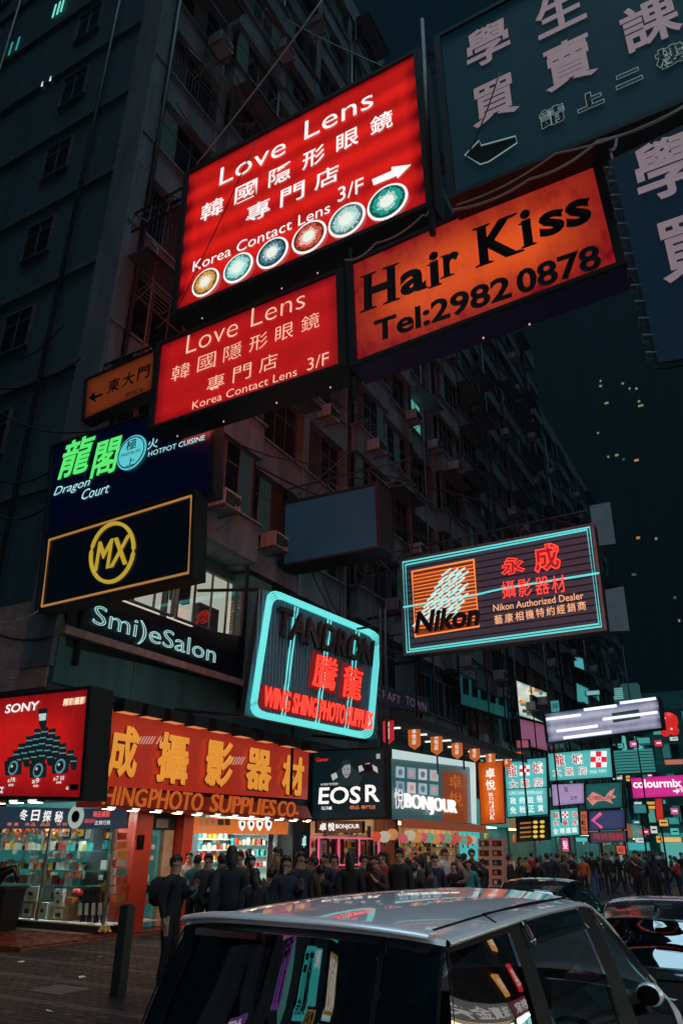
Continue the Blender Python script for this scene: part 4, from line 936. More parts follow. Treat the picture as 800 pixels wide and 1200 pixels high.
bb = Sign('shop_banner', 'orange banner with camera pictures over the camera shop opening', Plane('X', FX-.05), [(225, 957), (338, 963), (337, 978), (225, 976.5)], .06, mat('orange banner', (.55, .16, .03), .5, emit=(.50, .12, .02), es=.75), fw=0, frame=None, cat='banner')
for i, (cx, w_) in enumerate(((235, 4), (242, 4), (249, 4), (258, 7), (266, 6))): bb.polys([[(cx-w_/2, 960), (cx+w_/2, 960), (cx+w_/2, 967), (cx-w_/2, 967)]], blkp if i > 2 else boxw, name='camera_print')
for cx in (283, 293.5, 303.5, 314): bb.polys([[(cx-4.2, 963.5), (cx-2.5, 961.5), (cx+2.5, 961.8), (cx+4.2, 964), (cx+3, 970), (cx, 974), (cx-3, 970)]], white_e, name='white_badge'); bb.polys([[(cx-1.4, 963.5), (cx+1.6, 963.5), (cx+1.6, 968), (cx-1.4, 968)]], blkp, off=.03, name='camera_print')
bb.polys([[(232, 970), (252, 970.5), (252, 972.5), (232, 972)]], boxw, name='text_print')
pillar(20.85, 21.85, darkmetal, 'dark steel clad pillar between the camera shop and the cosmetics windows')
p = onX(356, 985, FX+.08); b = MB(); put_glyphs(b, Plane('X', FX+.08).box(356, 986, 5, 14), '卓', Vector((.01, 0, 0)), bold=.03); t = b.build('wall_characters', neon_white); tag(t, 'small vertical white lit character on the dark pillar', 'sign')
# poster sign EOS R
s = Sign('poster_sign', 'dark camera poster with a man holding a camera and large white letters', Plane('Y', 21.7), [(367, 881), (450, 877.5), (451, 957), (366, 960)], .35, mat('dark teal poster', (.004, .010, .013), .6, emit=(.002, .009, .012), es=1), fw=.06, cat='poster')
s.text('EOS', 397.5, 932, 49, 20, white_e, bold=.02, shear=.05); s.text('R', 436.5, 929.5, 17, 20, white_e, bold=.02); s.text('Canon', 377.5, 890, 14, 4.5, em('red print2', (.8, .02, .02), 1), bold=.02)
s.text('A NEW SYSTEM', 386, 919, 20, 2.6, white_e); s.text('FULL FRAME', 383, 947, 12, 4, white_e, bold=.01); s.text('精品 專門店', 425, 946, 30, 4.5, em('orange print', (.9, .25, .1), .9)); s.poly([(441, 883.5), (445.5, 883.3), (445.5, 889), (441, 889.3)], em('grey print', (.35, .4, .4), .8), name='stamp_print')
gp_ = em('grey skin print', (.28, .30, .29), .9); gd = em('dark print', (.012, .03, .035), .8); gl_ = em('pale print2', (.45, .48, .46), .9)
s.polys([[(389, 921), (396, 902), (404, 897), (410, 897), (418, 903), (424, 912), (420, 921)]], gd, name='portrait_print', off=.015)
s.polys([[(400.5, 898), (403, 893.5), (408, 893), (411, 897), (411, 905), (408, 911), (405, 912), (401.5, 906)]], gp_, name='portrait_print', off=.025)
s.polys([[(399.8, 899), (402, 891), (409, 890), (412, 896), (409, 896), (404, 897), (401, 901)]], gd, name='portrait_print', off=.03)
s.polys([[(403, 901), (405, 901), (405, 902), (403, 902)], [(407.5, 901), (409.5, 901), (409.5, 902), (407.5, 902)], [(404.5, 907.5), (408.5, 907.5), (408, 908.5), (405, 908.5)]], gd, name='portrait_print', off=.035)
s.polys([[(420, 898), (432, 894), (442, 899), (443, 906), (438, 903), (430, 901), (421, 905)], [(388, 908), (394, 905), (396, 911), (390, 915)]], gl_, name='hand_print', off=.02)
s.polys([[(424, 896), (436, 895), (438, 903), (428, 905)]], blk, name='camera_print', off=.03)
# 卓悅 small board, pink framed windows
s = Sign('shop_sign', 'small brown board with white cosmetics shop lettering above pink framed windows', Plane('Y', 21.95), [(371, 962), (425, 962.5), (425, 976), (371, 976)], .1, mat('brown board', (.10, .03, .012), .5, emit=(.10, .025, .008), es=.7), fw=.02)
s.line('卓悅', 378.5, 969, 388.5, 969, 8, 9.5, white_e, bold=.03); s.text('BONJOUR', 407.5, 969, 28, 6.5, white_e, bold=.02)
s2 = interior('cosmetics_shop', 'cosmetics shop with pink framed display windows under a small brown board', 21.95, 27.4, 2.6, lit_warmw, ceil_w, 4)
shelf_unit(FX-1.2, 22.3, 27.0, (.7, 1.1, 1.5, 1.85), 'warm lit shelves behind the pink framed windows', .24, .18, BOXM, (2, 3, 3, 1, 3, 3), joined=True)
pkf = em('pink neon frame', (.75, .12, .25), .9)
t = thing('display_windows', 'row of pink lit window frames with small portrait posters', 'window', (FX+.0, 24.7, .1))
ys = [onX(px, 990, FX).y for px in (363, 373.5, 397, 421, 444)]
for y in ys: MB().box(FX-.03, y-.03, 1.3, FX+.02, y+.03, 2.15).build('frame_post', pkf, t)
for z in (2.12, 1.28): MB().box(FX-.025, ys[0], z, FX+.015, ys[-1], z+.05).build('frame_rail', pkf, t)
for i, y in enumerate((22.9, 23.9, 25.6, 26.7)):
    MB().box(FX-.10, y-.42, 1.35, FX-.08, y+.42, 2.1).build('dark_panel', black, t)
    MB().box(FX-.07, y-.2, 1.5, FX-.05, y+.2, 2.05).build('portrait_poster', (boxw, boxr, boxy, boxw)[i], t); MB().box(FX-.045, y-.1, 1.6, FX-.04, y+.1, 1.95).build('portrait_print', (boxo, boxy, boxr, blkp)[i], t)
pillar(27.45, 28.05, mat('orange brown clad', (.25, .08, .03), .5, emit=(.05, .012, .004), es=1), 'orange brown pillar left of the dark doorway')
t = thing('dark_doorway', 'dark glazed doorway between the cosmetics windows and the lantern shop', 'door', (FX-.3, 28.6, .1))
MB().box(FX-.35, 28.06, .1, FX-.3, 29.2, 2.88).build('door_leaf', wglass, t); MB().box(FX-.29, 28.06, 2.2, FX-.24, 29.2, 2.3).build('door_rail', alu, t); MB().box(FX-.29, 28.6, .1, FX-.25, 28.66, 2.2).build('door_stile', alu, t)
s3 = interior('lantern_shop', 'wide lit shop under the big white lettering with coloured lanterns', 29.25, 36.35, 4.0, lit_warmw, ceil_w, 5)
shelf_unit(FX-2.0, 29.6, 36.0, (.9, 1.3, 1.7, 2.1), 'shelves of goods inside the lantern shop', .26, .2, BOXM, (3, 2, 2, 2, 3, 2), joined=True)
side_shelf(36.3, FX-3.9, FX-.6, (1.2, 1.55, 1.9, 2.2), 'end wall shelves of the lantern shop', .24, True)
side_shelf(27.35, FX-2.5, FX-.6, (1.2, 1.55, 1.9, 2.3), 'end wall shelves of the cosmetics shop', .2, True)
lm = [em('lantern colour %d' % i, c_, .5) for i, c_ in enumerate(((.9, .12, .06), (.9, .35, .12), (.2, .55, .35), (.75, .7, .5), (.85, .15, .2)))]
ln = ['red', 'orange', 'green', 'cream', 'crimson']
for i in range(16):
    y = 25.9+i*.68 if i < 3 else 28.2+(i-3)*.64; k = (i*3+i//4) % 5
    if 27.4 < y < 28.1: continue
    t = thing('paper_lantern', '%s paper lantern in the row hanging over the shop entrances, %s from the left' % (ln[k], ['first', 'second', 'third', 'fourth', 'fifth', 'sixth', 'seventh', 'eighth', 'ninth', 'tenth', 'eleventh', 'twelfth', 'thirteenth', 'fourteenth', 'fifteenth', 'sixteenth'][i]), 'lantern', (FX+.35, y, 2.25+random.uniform(-.07, .07)), group='paper lanterns over the entrances'); t.scale = (1, 1, 1) if i % 3 else (.85, .85, .85)
    MB().lathe((0, 0, .0), [(.05, -.20), (.15, -.16), (.22, -.05), (.23, .03), (.17, .14), (.06, .19)], 12).build('shade', lm[k], t, smooth=True, wp=False); MB().tube([(0, 0, .19), (0, 0, .6)], .01, 4).lathe((0, 0, -.2), [(.03, -.12), (.03, 0)], 6).build('cord', darkmetal, t, wp=False)
# BONJOUR fascia
s = Sign('shop_sign', 'wide shop fascia with white lettering inside a bright white frame', Plane('X', FX+.3), [(456, 888), (551, 899.5), (553, 965), (458, 960)], .3, mat('grey teal fascia print', (.10, .14, .15), .3, emit=(.02, .07, .075), es=.9), fw=0, frame=None)
wf = em('white lit frame', (.50, .66, .66), .9)
s.polys([[(456, 878), (554, 894), (554, 900), (456, 889)]], wf, off=.12, name='lit_frame'); s.polys([[(547, 898), (554, 899), (555, 966), (549, 965)]], wf, off=.13, name='lit_frame')
s.text('BONJOUR', 503.5, 944.5, 60, 21, em('white bonjour', (1, .95, .92), 1.0), bold=.0, off=.12, ext=.04); s.text('悅', 464, 936, 11, 24, em('white bonjour', (1, .95, .92), 1.0), off=.12)
s.poly([(517, 903), (547, 907), (548, 964), (518, 962)], mat('orange brown print', (.25, .06, .015), .4, emit=(.20, .035, .008), es=.8), off=.03, name='brown_panel'); s.text('卓', 532, 916, 15, 16, em('faint orange print', (.45, .12, .03), .9), off=.05); s.text('悅', 533, 936, 15, 16, em('faint orange print', (.45, .12, .03), .9), off=.05)
for r in range(2):
    for k in range(4):
        cx = 468+k*13.2; cy = 904+r*17+k*1.3; s.polys([[(cx-5, cy-6), (cx+5, cy-5), (cx+5, cy+8), (cx-5, cy+7)]], em('tile print %d' % ((k+r) % 3), ((.35, .5, .55), (.22, .35, .42), (.55, .55, .6))[(k+r) % 3], .8), off=.03, name='product_print')
        s.polys([[(cx-2.5+1.5*math.cos(a)*1.8+2, cy+4*math.sin(a)+1) for a in [i*PI/4 for i in range(8)]]], em('tile centre %d' % (k % 2), ((.12, .2, .3), (.7, .35, .3))[k % 2], .7), off=.05, name='product_print')
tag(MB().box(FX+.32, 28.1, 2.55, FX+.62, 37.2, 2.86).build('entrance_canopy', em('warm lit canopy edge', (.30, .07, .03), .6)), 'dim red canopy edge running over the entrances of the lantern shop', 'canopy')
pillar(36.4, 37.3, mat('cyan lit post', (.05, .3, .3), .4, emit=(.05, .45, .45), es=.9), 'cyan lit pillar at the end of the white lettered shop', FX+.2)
# upright orange banner
s = Sign('upright_banner', 'tall orange banner with white vertical lettering at the corner of the lantern shop', Plane('Y', 37.4), [(560, 894), (588.5, 892), (591.5, 964), (563.5, 966)], .12, lightbox('orange banner face', (.72, .13, .008), (.40, .05, .004), 1, edge=(.3, .2)), fw=.03, cat='banner')
s.text('卓', 574, 906, 11, 12, white_e, bold=.02); s.text('悅', 574.5, 920, 11, 12, white_e, bold=.02)
for i, ch in enumerate('BONJOUR'): s.text(ch, 575+i*.3, 931+i*4.6, 5, 3.8, white_e, bold=.01)
# pennants hung under the canopy
pr = em('pennant orange', (.50, .11, .015), .9); prr = em('pennant red', (.45, .02, .03), .9)
canx = FX+1.3
for i, (px, py, w_, h) in enumerate(((454, 857, 14, 31), (485, 864, 14, 29), (511, 870.5, 13.5, 29), (535, 876, 12.5, 27), (555.5, 880.5, 12, 25), (574, 886, 11, 24), (593, 889, 9, 22), (608.6, 891, 9, 21))):
    y = onX(px, py, canx).y; pl = Plane('Y', y); c = pl.box(px, py, w_, h)
    t = thing('hanging_pennant', '%s pennant with white characters, %s from the neon sign' % ('red' if i == 0 else 'orange', ['first', 'second', 'third', 'fourth', 'fifth', 'sixth', 'seventh', 'eighth'][i]), 'pennant', (c[0]+c[1])/2, group='pennants in a row under the canopy')
    b = MB(); lo = (c[2]+c[3])/2; k = (c[3]-c[0])*.18; f_ = [c[0], c[1], c[2]-k, lo, c[3]-k]; bk = [p+Vector((0, .04, 0)) for p in f_]
    b.v = f_+bk; b.f = [(0, 1, 2, 3, 4), (9, 8, 7, 6, 5)]+[(j, j+5, (j+1) % 5+5, (j+1) % 5) for j in range(5)]; b.mi = [0]*7; b.build('cloth', prr if i == 0 else pr, t)
    b = MB(); [put_glyphs(b, pl.box(px, py-h*.25+j*h*.22, w_*.35, h*.2), ch, Vector((0, -.012, 0))) for j, ch in enumerate('卓悅店')]; b.build('lettering', white_e, t)
    b = MB(); b.tube([(c[0]+c[1])/2, (c[0]+c[1])/2+Vector((0, 0, 1.0 if i else .6))], .012, 4); b.tube([c[0], c[1]], .02, 4); b.build('hanger', darkmetal, t)
# canopy slabs with fluorescent tubes seen from below
p0 = onX(452, 846, FX+1.3)
cz = p0.z+.05
t = thing('shop_canopy', 'flat canopy above the pennants with fluorescent tubes beneath', 'canopy', (FX, 30, cz))
for i in range(9):
    y0_ = 24.0+i*2.0; MB().box(FX-.0, y0_, cz, FX+1.9, y0_+1.97, cz+.12).build('canopy_panel', slabm, t)
for i in range(8): MB().box(FX+.35+(i*7 % 3)*.2, 24.4+i*2.1, cz-.06, FX+.9+(i*5 % 4)*.2, 24.5+i*2.1, cz-.01).build('fluorescent_tube', em('fluorescent', (.70, .85, .75), 1.6), t)
MB().box(FX+1.905, 24, cz-.10, FX+1.96, 42, cz+.25).build('canopy_edge', darkmetal, t)
# CRAFT board, teal window box on the first floor
s = Sign('wall_sign', 'faded unlit board with faint letters on the grey first floor wall', Plane('X', FX+.45), [(438, 800), (502, 818), (504, 836), (438, 826)], .2, mat('faded board', (.02, .03, .05), .6), fw=0, frame=None)
s.text('CRAFT', 455, 816, 28, 10, em('faint violet print', (.10, .06, .10), .8)); s.text('TOWN', 487, 825, 24, 10, em('faint violet print', (.10, .06, .10), .8))
pt = Plane('X', FX+.3)
s = Sign('window_box', 'teal glazed enclosed balcony on the first floor behind the dealer sign', pt, [(536, 787), (591, 808), (595, 842), (539, 825)], .6, mat('teal dim glazing', (.02, .09, .09), .2, emit=(.006, .045, .045), es=.9), fw=.12, cat='balcony')
for i in range(5):
    x = 541+i*10.5; s.polys([[(x, 793+i*3.6), (x+7, 795.5+i*3.6), (x+7.5, 815+i*3.3), (x+.5, 813+i*3.3)]], mat('dark teal pane', (.008, .03, .035), .1), off=.03, name='pane')
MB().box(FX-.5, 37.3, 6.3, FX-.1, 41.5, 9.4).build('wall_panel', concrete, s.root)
# ================================================================ SIGNS AND FRONTS FURTHER DOWN THE STREET
tq = lambda n, a, b=None: lightbox(n, a, b or tuple(.7*x for x in a), 1.0, edge=(.12, .15), mottle=.08)
cy_face = tq('cyan pharmacy face', (.10, .50, .49)); redc = em('dark red characters', (.42, .012, .03), 1.0); whi = em('white characters small', (.85, .95, .92), 1)
def cross(s, cx, cy, w_, h):
    s.polys([[(cx-w_/2, cy-h/2), (cx+w_/2, cy-h/2-w_*.03), (cx+w_/2, cy+h/2-w_*.03), (cx-w_/2, cy+h/2)]], whi, off=.03, name='emblem_panel')
    for i in range(3):
        for j in range(3):
            if (i+j) % 2: s.polys([[(cx-w_/2+w_*i/3, cy-h/2+h*j/3), (cx-w_/2+w_*(i+1)/3, cy-h/2+h*j/3), (cx-w_/2+w_*(i+1)/3, cy-h/2+h*(j+1)/3), (cx-w_/2+w_*i/3, cy-h/2+h*(j+1)/3)]], em('bright red', (.75, .02, .05), 1), off=.05, name='emblem_square')
s = Sign('pharmacy_sign', 'tall cyan pharmacy sign with red and white characters in four rows', Plane('Y', 40.5), [(591, 892), (639.5, 888), (641.6, 954), (594.5, 957.5)], .3, cy_face, fw=.05)
for ch, cx, cy in (('龍', 599, 903), ('城', 630, 900)): s.text(ch, cx, cy, 13, 15, whi, bold=.06); s.text(ch, cx, cy, 12, 14, redc, bold=.01, off=.04)
cross(s, 614.5, 903, 12, 12)
for ch, cx, cy in (('大', 601, 919.5), ('藥', 615, 918.5), ('房', 630, 917)): s.text(ch, cx, cy, 12, 11.5, whi, bold=.06); s.text(ch, cx, cy, 10.5, 10, redc, bold=.0, off=.04)
s.text('LUNG SHING DISPENSARY', 616, 929, 40, 4, whi); s.line('政府註冊', 601, 938.5, 632, 936.5, 7, 8, whi, bold=.02); s.line('免稅正貨', 601, 949.5, 633, 947, 7, 8, whi, bold=.02)
s.polys([[(593, 924.5), (641, 922), (641, 923), (593, 925.5)]], navy, off=.03, name='seam')
s = Sign('pharmacy_sign', 'wide cyan pharmacy sign with a chequered red cross at its end', Plane('Y', 46), [(641.6, 883.5), (714.5, 876.6), (717.5, 910.5), (644, 915)], .5, cy_face, fw=.06)
for ch, cx, cy in (('龍', 655, 891), ('城', 676, 889.5)): s.text(ch, cx, cy, 13.5, 14, whi, bold=.06); s.text(ch, cx, cy, 12, 13, redc, bold=.015, off=.04)
for ch, cx, cy in (('大', 652, 905), ('藥', 666.5, 904), ('房', 682, 903)): s.text(ch, cx, cy, 11, 10.5, whi, bold=.05); s.text(ch, cx, cy, 9.5, 9, redc, off=.04)
cross(s, 701, 890, 19, 19); s.text('24', 701, 890, 4, 4, redc, off=.07); s.text('DISPENSARY', 695, 904.5, 9, 3.5, whi); s.text('PHARMACY', 706, 903.5, 9, 3.5, whi)
s = Sign('pharmacy_sign', 'small square cyan pharmacy sign with three rows of characters', Plane('Y', 48), [(644, 949.5), (676.4, 946.5), (678.5, 978), (645.5, 980.5)], .3, cy_face, fw=.05)
for r, (row, m_) in enumerate((('龍 城', redc), ('大藥房', redc), ('全港連鎖', whi))):
    for k, ch in enumerate(row):
        n = len(row); cx = 651+(673-651)*k/(n-1); cy = 955.5+r*9.3-k*.5
        if ch == ' ': cross(s, 662, cy, 7, 7.5); continue
        if m_ is redc: s.text(ch, cx, cy, 7.4, 7.6, whi, bold=.08)
        s.text(ch, cx, cy, 6.4, 6.8, m_, off=.05, bold=.02)
s = Sign('tube_lit_panel', 'long blank sign panel with bare fluorescent tubes glowing through', Plane('Y', 38), [(638, 837), (770, 818), (774.5, 853), (642.5, 870)], .7, lightbox('violet white face', (.34, .34, .46), (.10, .12, .2), 1, edge=(.05, .15), bands=3, band_amt=.3, mottle=.45), fw=.09)
for k, (x0, x1, y) in enumerate(((640, 680, 843), (684, 722, 832), (726, 768, 824), (652, 700, 857), (706, 770, 843), (660, 716, 865))): s.tube([(x0, y+ (770-x0)*.0), (x1, y-(x1-x0)*.13)], em('pale tube', (.75, .80, .95), 1.3), .07, .04, name='fluorescent_tube')
s.polys([[(716, 836), (748, 831), (750, 842), (718, 847)]], mat('faint print', (.16, .24, .26), .5), name='faded_print')
s = Sign('hanging_sign', 'pale violet panel sign under the wide pharmacy sign', Plane('Y', 50), [(646, 919.5), (683.4, 918), (684, 941), (647.5, 944.5)], .3, tq('violet face', (.38, .26, .46), (.24, .2, .36)), fw=.06); s.text('髮', 663, 925, 5, 6, navy); s.text('2/F', 672, 935, 8, 4, navy)
s = Sign('hanging_sign', 'dark green panel sign with a pink winged emblem', Plane('Y', 50.6), [(685.5, 919), (728, 916.5), (728.6, 946), (686.5, 948.3)], .3, tq('dark green face', (.015, .10, .095)), fw=.06)
pkm = em('pink print', (.65, .22, .20), 1)
s.polys([[(687, 936), (694, 928), (701, 931), (708, 934), (714, 927), (720, 924), (717, 931), (722, 934), (715, 937), (718, 942), (708, 938), (700, 939), (694, 944)]], pkm); s.text('CYBERZONE', 704, 935, 28, 4.5, navy, off=.04)
s = Sign('hanging_sign', 'narrow orange upright sign between the small cyan and the violet arrow signs', Plane('Y', 49), [(679.5, 950.8), (687, 950.4), (688.5, 978), (680.8, 978.2)], .2, tq('dull orange face', (.50, .13, .07)), fw=.03); s.text('O', 683.5, 957, 5, 5, navy, bold=.03); s.text('E', 683.5, 964, 5, 5, navy, bold=.03); s.text('G', 684, 971, 5, 5, navy, bold=.03)
s = Sign('hanging_sign', 'dark panel sign with a pink left arrow outline', Plane('Y', 50.6), [(689.8, 951), (731, 948.8), (731.6, 971), (690.2, 973)], .3, tq('violet navy face', (.04, .05, .12)), fw=.05); s.tube([(704, 953), (694, 961.5), (705, 970)], em('pink arrow', (.75, .10, .25), 1), .11, .03, name='arrow_tube')
s = Sign('hanging_sign', 'dull brown panel sign with faint red lettering below the arrow sign', Plane('Y', 50.6), [(690.5, 975.3), (732.5, 973.7), (733.4, 986.5), (692, 988)], .3, tq('brown dim face', (.07, .04, .06)), fw=.05); s.text('時尚服飾', 712, 980, 34, 8, em('red dim print', (.55, .05, .06), .8))
s = Sign('menu_board', 'black menu board with rows of yellow round prints', Plane('Y', 41), [(605, 959), (641.4, 957), (643, 983.5), (606.4, 986)], .2, mat('menu black', (.02, .02, .012), .4), fw=.04, cat='menu board')
for r in range(4):
    for k in range(2): s.polys([[(627+k*8+3*math.cos(a), 963.5+r*5.6-k*.4+2*math.sin(a)) for a in [i*PI/4 for i in range(8)]]], em('yellow round', (.75, .48, .08), 1), name='round_print')
    s.polys([[(609, 964+r*5.4), (622, 963+r*5.4), (622, 965+r*5.4), (609, 966+r*5.4)]], em('dull orange print', (.40, .14, .03), .9), name='text_print')
s = Sign('magenta_sign', 'magenta shop sign with rounded white lettering and a small arrow', Plane('Y', 60), [(738.5, 912), (830, 906), (831, 931), (741.5, 935.5)], .4, tq('magenta face', (.62, .03, .25), (.50, .02, .20)), fw=.05)
s.text('colourmix', 769, 918, 57, 10, em('white lettering pure', (1, 1, 1), 1), bold=.03); s.text('卡萊美', 804, 925, 18, 7, white_e, bold=.02); s.polys([[(788, 926), (792, 926), (792, 923.5), (796, 927), (792, 930.5), (792, 928), (788, 928)]], white_e, name='arrow')
s = Sign('upright_banner', 'narrow red upright banner under the magenta sign', Plane('Y', 66), [(767, 936), (775, 935.5), (777, 961), (769, 962)], .15, tq('red banner face', (.50, .03, .02)), fw=.12, frame=galv, cat='banner')
# round red figure sign: generic round lantern shapes
t = thing('round_red_sign', 'large round red balloon lanterns above the magenta sign', 'lantern', onY(784, 850, 58))
for (px, py, r) in ((783, 845, .62), (779, 857, .36), (789, 856, .34)):
    c = onY(px, py, 58); MB().lathe(c, [(r*math.cos(a), r*math.sin(a)) for a in [-1.4, -1, -.5, 0, .5, 1, 1.4]], 16).build('balloon', em('red balloon', (.60, .02, .02), 1), t, smooth=True)
    MB().lathe(c+Vector((-r*.3, -r*.9, r*.2)), [(.07, -.02), (.07, .02)], 8, 'Y').build('balloon_mark', whi, t)
# facade boards (along the street)
def wall_board(px, m_, label, x=FX+.35, name='wall_board', cat='sign', d=.3, txt=None):
    s = Sign(name, label, Plane('X', x), px, d, m_, fw=.06, cat=cat); 
    if txt: s.text(*txt)
    return s
s = wall_board([(603, 797), (640, 812), (640, 848), (605, 838)], lightbox('collage face', (.75, .75, .62), (.30, .5, .48), .9, edge=(.1, .1), mottle=.9), 'bright collage billboard on the facade above the tube lit panel', cat='billboard')
for k in range(14): 
    x = 606+random.random()*28; y = 806+random.random()*30; s.polys([[(x, y), (x+3+random.random()*4, y+1), (x+2+random.random()*5, y+5), (x-1, y+4)]], em('collage %d' % (k % 4), ((.6, .15, .08), (.1, .25, .25), (.7, .45, .1), (.05, .06, .08))[k % 4], .8), name='collage_print')
s = wall_board([(606, 842), (640, 850), (641, 880), (608, 872)], tq('pink dim face', (.22, .07, .14)), 'dim pink board below the bright collage billboard')
wall_board([(674, 800), (701, 813), (702, 829), (675, 822)], tq('teal board face', (.05, .30, .28)), 'teal lit board of vertical lettering high on the facade')
wall_board([(670, 767), (694, 777), (696, 790), (672, 781)], tq('teal board face 2', (.07, .36, .36)), 'upper teal lit board beneath the lower blank panel')
p = onX(728, 812, FX+1.0); t = thing('roof_cabin', 'pale box unit with a louvred front above the tube lit panel', 'air conditioner', p)
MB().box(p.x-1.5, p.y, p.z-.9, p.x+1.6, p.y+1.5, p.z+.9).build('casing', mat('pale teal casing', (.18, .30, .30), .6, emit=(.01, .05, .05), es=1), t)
for i in range(6): MB().box(p.x-1.4, p.y-.04, p.z-.6+i*.2, p.x+.1, p.y-.003, p.z-.48+i*.2).build('louvre', em('louvre pale', (.20, .48, .45), .8), t)
# louvred teal screens behind the pharmacy sign
p = onX(738, 895, FX+.5); t = thing('louvre_screen', 'stack of teal louvres on the facade right of the wide pharmacy sign', 'louvre', p)
a = onY(717, 908, 63); b = onY(764, 878, 63)
MB().box(a.x, 63.1, a.z, b.x, 63.6, b.z).build('screen_back', mat('dark teal back', (.01, .05, .05), .5), t)
for i in range(8): z = a.z+(b.z-a.z)*(i+.3)/8; m = MB(); m.quad((a.x, 63.0, z), (b.x, 63.0, z+.05), (b.x, 62.8, z+.18), (a.x, 62.8, z+.13)); m.quad((a.x, 62.8, z+.14), (b.x, 62.8, z+.19), (b.x, 63.0, z+.06), (a.x, 63.0, z+.01)); m.build('louvre', em('teal louvre', (.05, .28, .26), .7), t)
wall_board([(727, 858), (754, 866), (755, 902), (728, 893)], tq('teal window face', (.10, .42, .38)), 'teal lit upper window wall behind the louvres', x=FX+.1, name='window_wall', cat='window')
# shopfronts of the middle and far blocks
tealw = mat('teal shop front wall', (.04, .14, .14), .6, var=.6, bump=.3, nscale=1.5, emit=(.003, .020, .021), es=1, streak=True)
tones = [(.10, .55, .50), (.65, .30, .10), (.12, .50, .55), (.55, .12, .18), (.6, .55, .4), (.08, .4, .42), (.7, .25, .06), (.2, .6, .55), (.5, .5, .45)]
names = ['turquoise', 'amber', 'cyan', 'crimson', 'cream', 'deep teal', 'orange', 'pale green', 'grey white']
y = 37.4; i = 0
while y < 88:
    wd = 5.0 if y < 56 else 7.8; y1 = min(y+wd-.5, 88)
    t = thing('shopfront', '%s lit shopfront, %s one beyond the tall orange banner' % (names[i], ['first', 'second', 'third', 'fourth', 'fifth', 'sixth', 'seventh', 'eighth', 'ninth'][i]), 'shop', (FX, y, 0))
    MB().box(FX-2.5, y, 2.9, FX+.1, y1+.48, 4.1).build('fascia', em('shop fascia %d' % i, tuple(.35*v for v in tones[i]), .8), t)
    MB().box(FX-2.5, y, 4.12, FX-.02, y1+.48, 9.4).build('upper_wall', tealw if i else concrete, t)
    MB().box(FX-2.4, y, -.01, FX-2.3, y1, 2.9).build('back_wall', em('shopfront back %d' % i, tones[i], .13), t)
    MB().box(FX-2.4, y1, -.01, FX+.08, y1+.46, 2.9).build('pillar', tealw, t)
    for k in range(3):
        yy = y+.4+k*(y1-y-.8)/2
        MB().box(FX-1.4, yy-.4, -.01, FX-.9, yy+.4, 1.2+.3*((i+k) % 3)).build('display_rack', BOXM[(i+k*2) % 5], t)
        MB().box(FX-.9, yy-.3, 2.2, FX-.85, yy+.3, 2.6).build('hanging_card', BOXM[(i*2+k) % 5], t)
    MB().box(FX-1.6, y+.4, 2.84, FX-.3, y1-.4, 2.88).build('ceiling_lamp', em('far shop lamp %d' % (i % 2), ((.7, 1, .9), (1, .65, .35))[i % 2], 3.5), t)
    JB = MB(); z_ = .9
    while z_ < 2.75:
        yy = y+.1
        while yy < y1-.3:
            w_ = random.uniform(.12, .5); h_ = random.uniform(.12, .3)
            if random.random() < .82: JB.box(FX-2.28, yy, z_, FX-2.05+random.random()*.2, yy+w_, z_+h_, mi=random.randrange(7))
            yy += w_+.04
        z_ += .33
    tag(JB.build('shelf_goods', BOXM+[tealw]), 'mixed goods on the back shelves of the %s lit shopfront' % names[i], kind='stuff')
    for k in range(5):
        yy = y+random.uniform(.3, wd-.6); q_ = MB(); q_.tube([(FX+.12, yy, 4.2), (FX+.12, yy, random.uniform(6, 9.3))], .04, 5); q_.build('wall_pipe', darkmetal, t)
    for k in range(2):
        yy = y+random.uniform(.5, wd-1); MB().box(FX-.01, yy, 6.72, FX+.5, yy+.75, 7.25).build('cooling_unit', acm, t)
    for k in range(3):
        yy = y+.5+k*1.5; wn = MB().box(FX-.06, yy, 4.9+.02, FX+.03, yy+1.3, 6.6).build('window', alu, t)
        MB().box(FX+.032, yy+.08, 5.0, FX+.045, yy+1.22, 6.5).build('pane', (lit_teal if (i*3+k) % 4 == 0 else wglass), wn)
        wn = MB().box(FX-.06, yy, 7.4, FX+.03, yy+1.3, 9.0).build('window', alu, t); MB().box(FX+.032, yy+.08, 7.5, FX+.045, yy+1.22, 8.9).build('pane', wglass, wn)
    y += wd; i += 1
# boxes of goods stacked on the pavement below the orange banner
for r in range(5):
    for k in range(2):
        px = 567+k*15; py = 988+r*11.3; Y = 35.2; a = onY(px-7, py+5.4, Y); b = onY(px+7, py-5.2, Y)
        t = thing('goods_crate', '%s crate in the %s row of the stack below the orange banner' % (('left', 'right')[k], ['top', 'second', 'middle', 'fourth', 'bottom'][r]), 'crate', ((a.x+b.x)/2, Y, a.z), group='crates stacked below the orange banner')
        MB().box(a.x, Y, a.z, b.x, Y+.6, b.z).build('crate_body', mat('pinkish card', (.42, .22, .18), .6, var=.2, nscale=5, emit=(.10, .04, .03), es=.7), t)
        MB().box(a.x+.08, Y-.02, a.z+.06, b.x-.08, Y-.003, b.z-.08).build('crate_window', mat('dark crate print', (.02, .03, .04), .3), t); MB().box(a.x+.16, Y-.035, a.z+.1, a.x+.3, Y-.021, b.z-.14).build('crate_label', BOXM[(r+k) % 5], t)
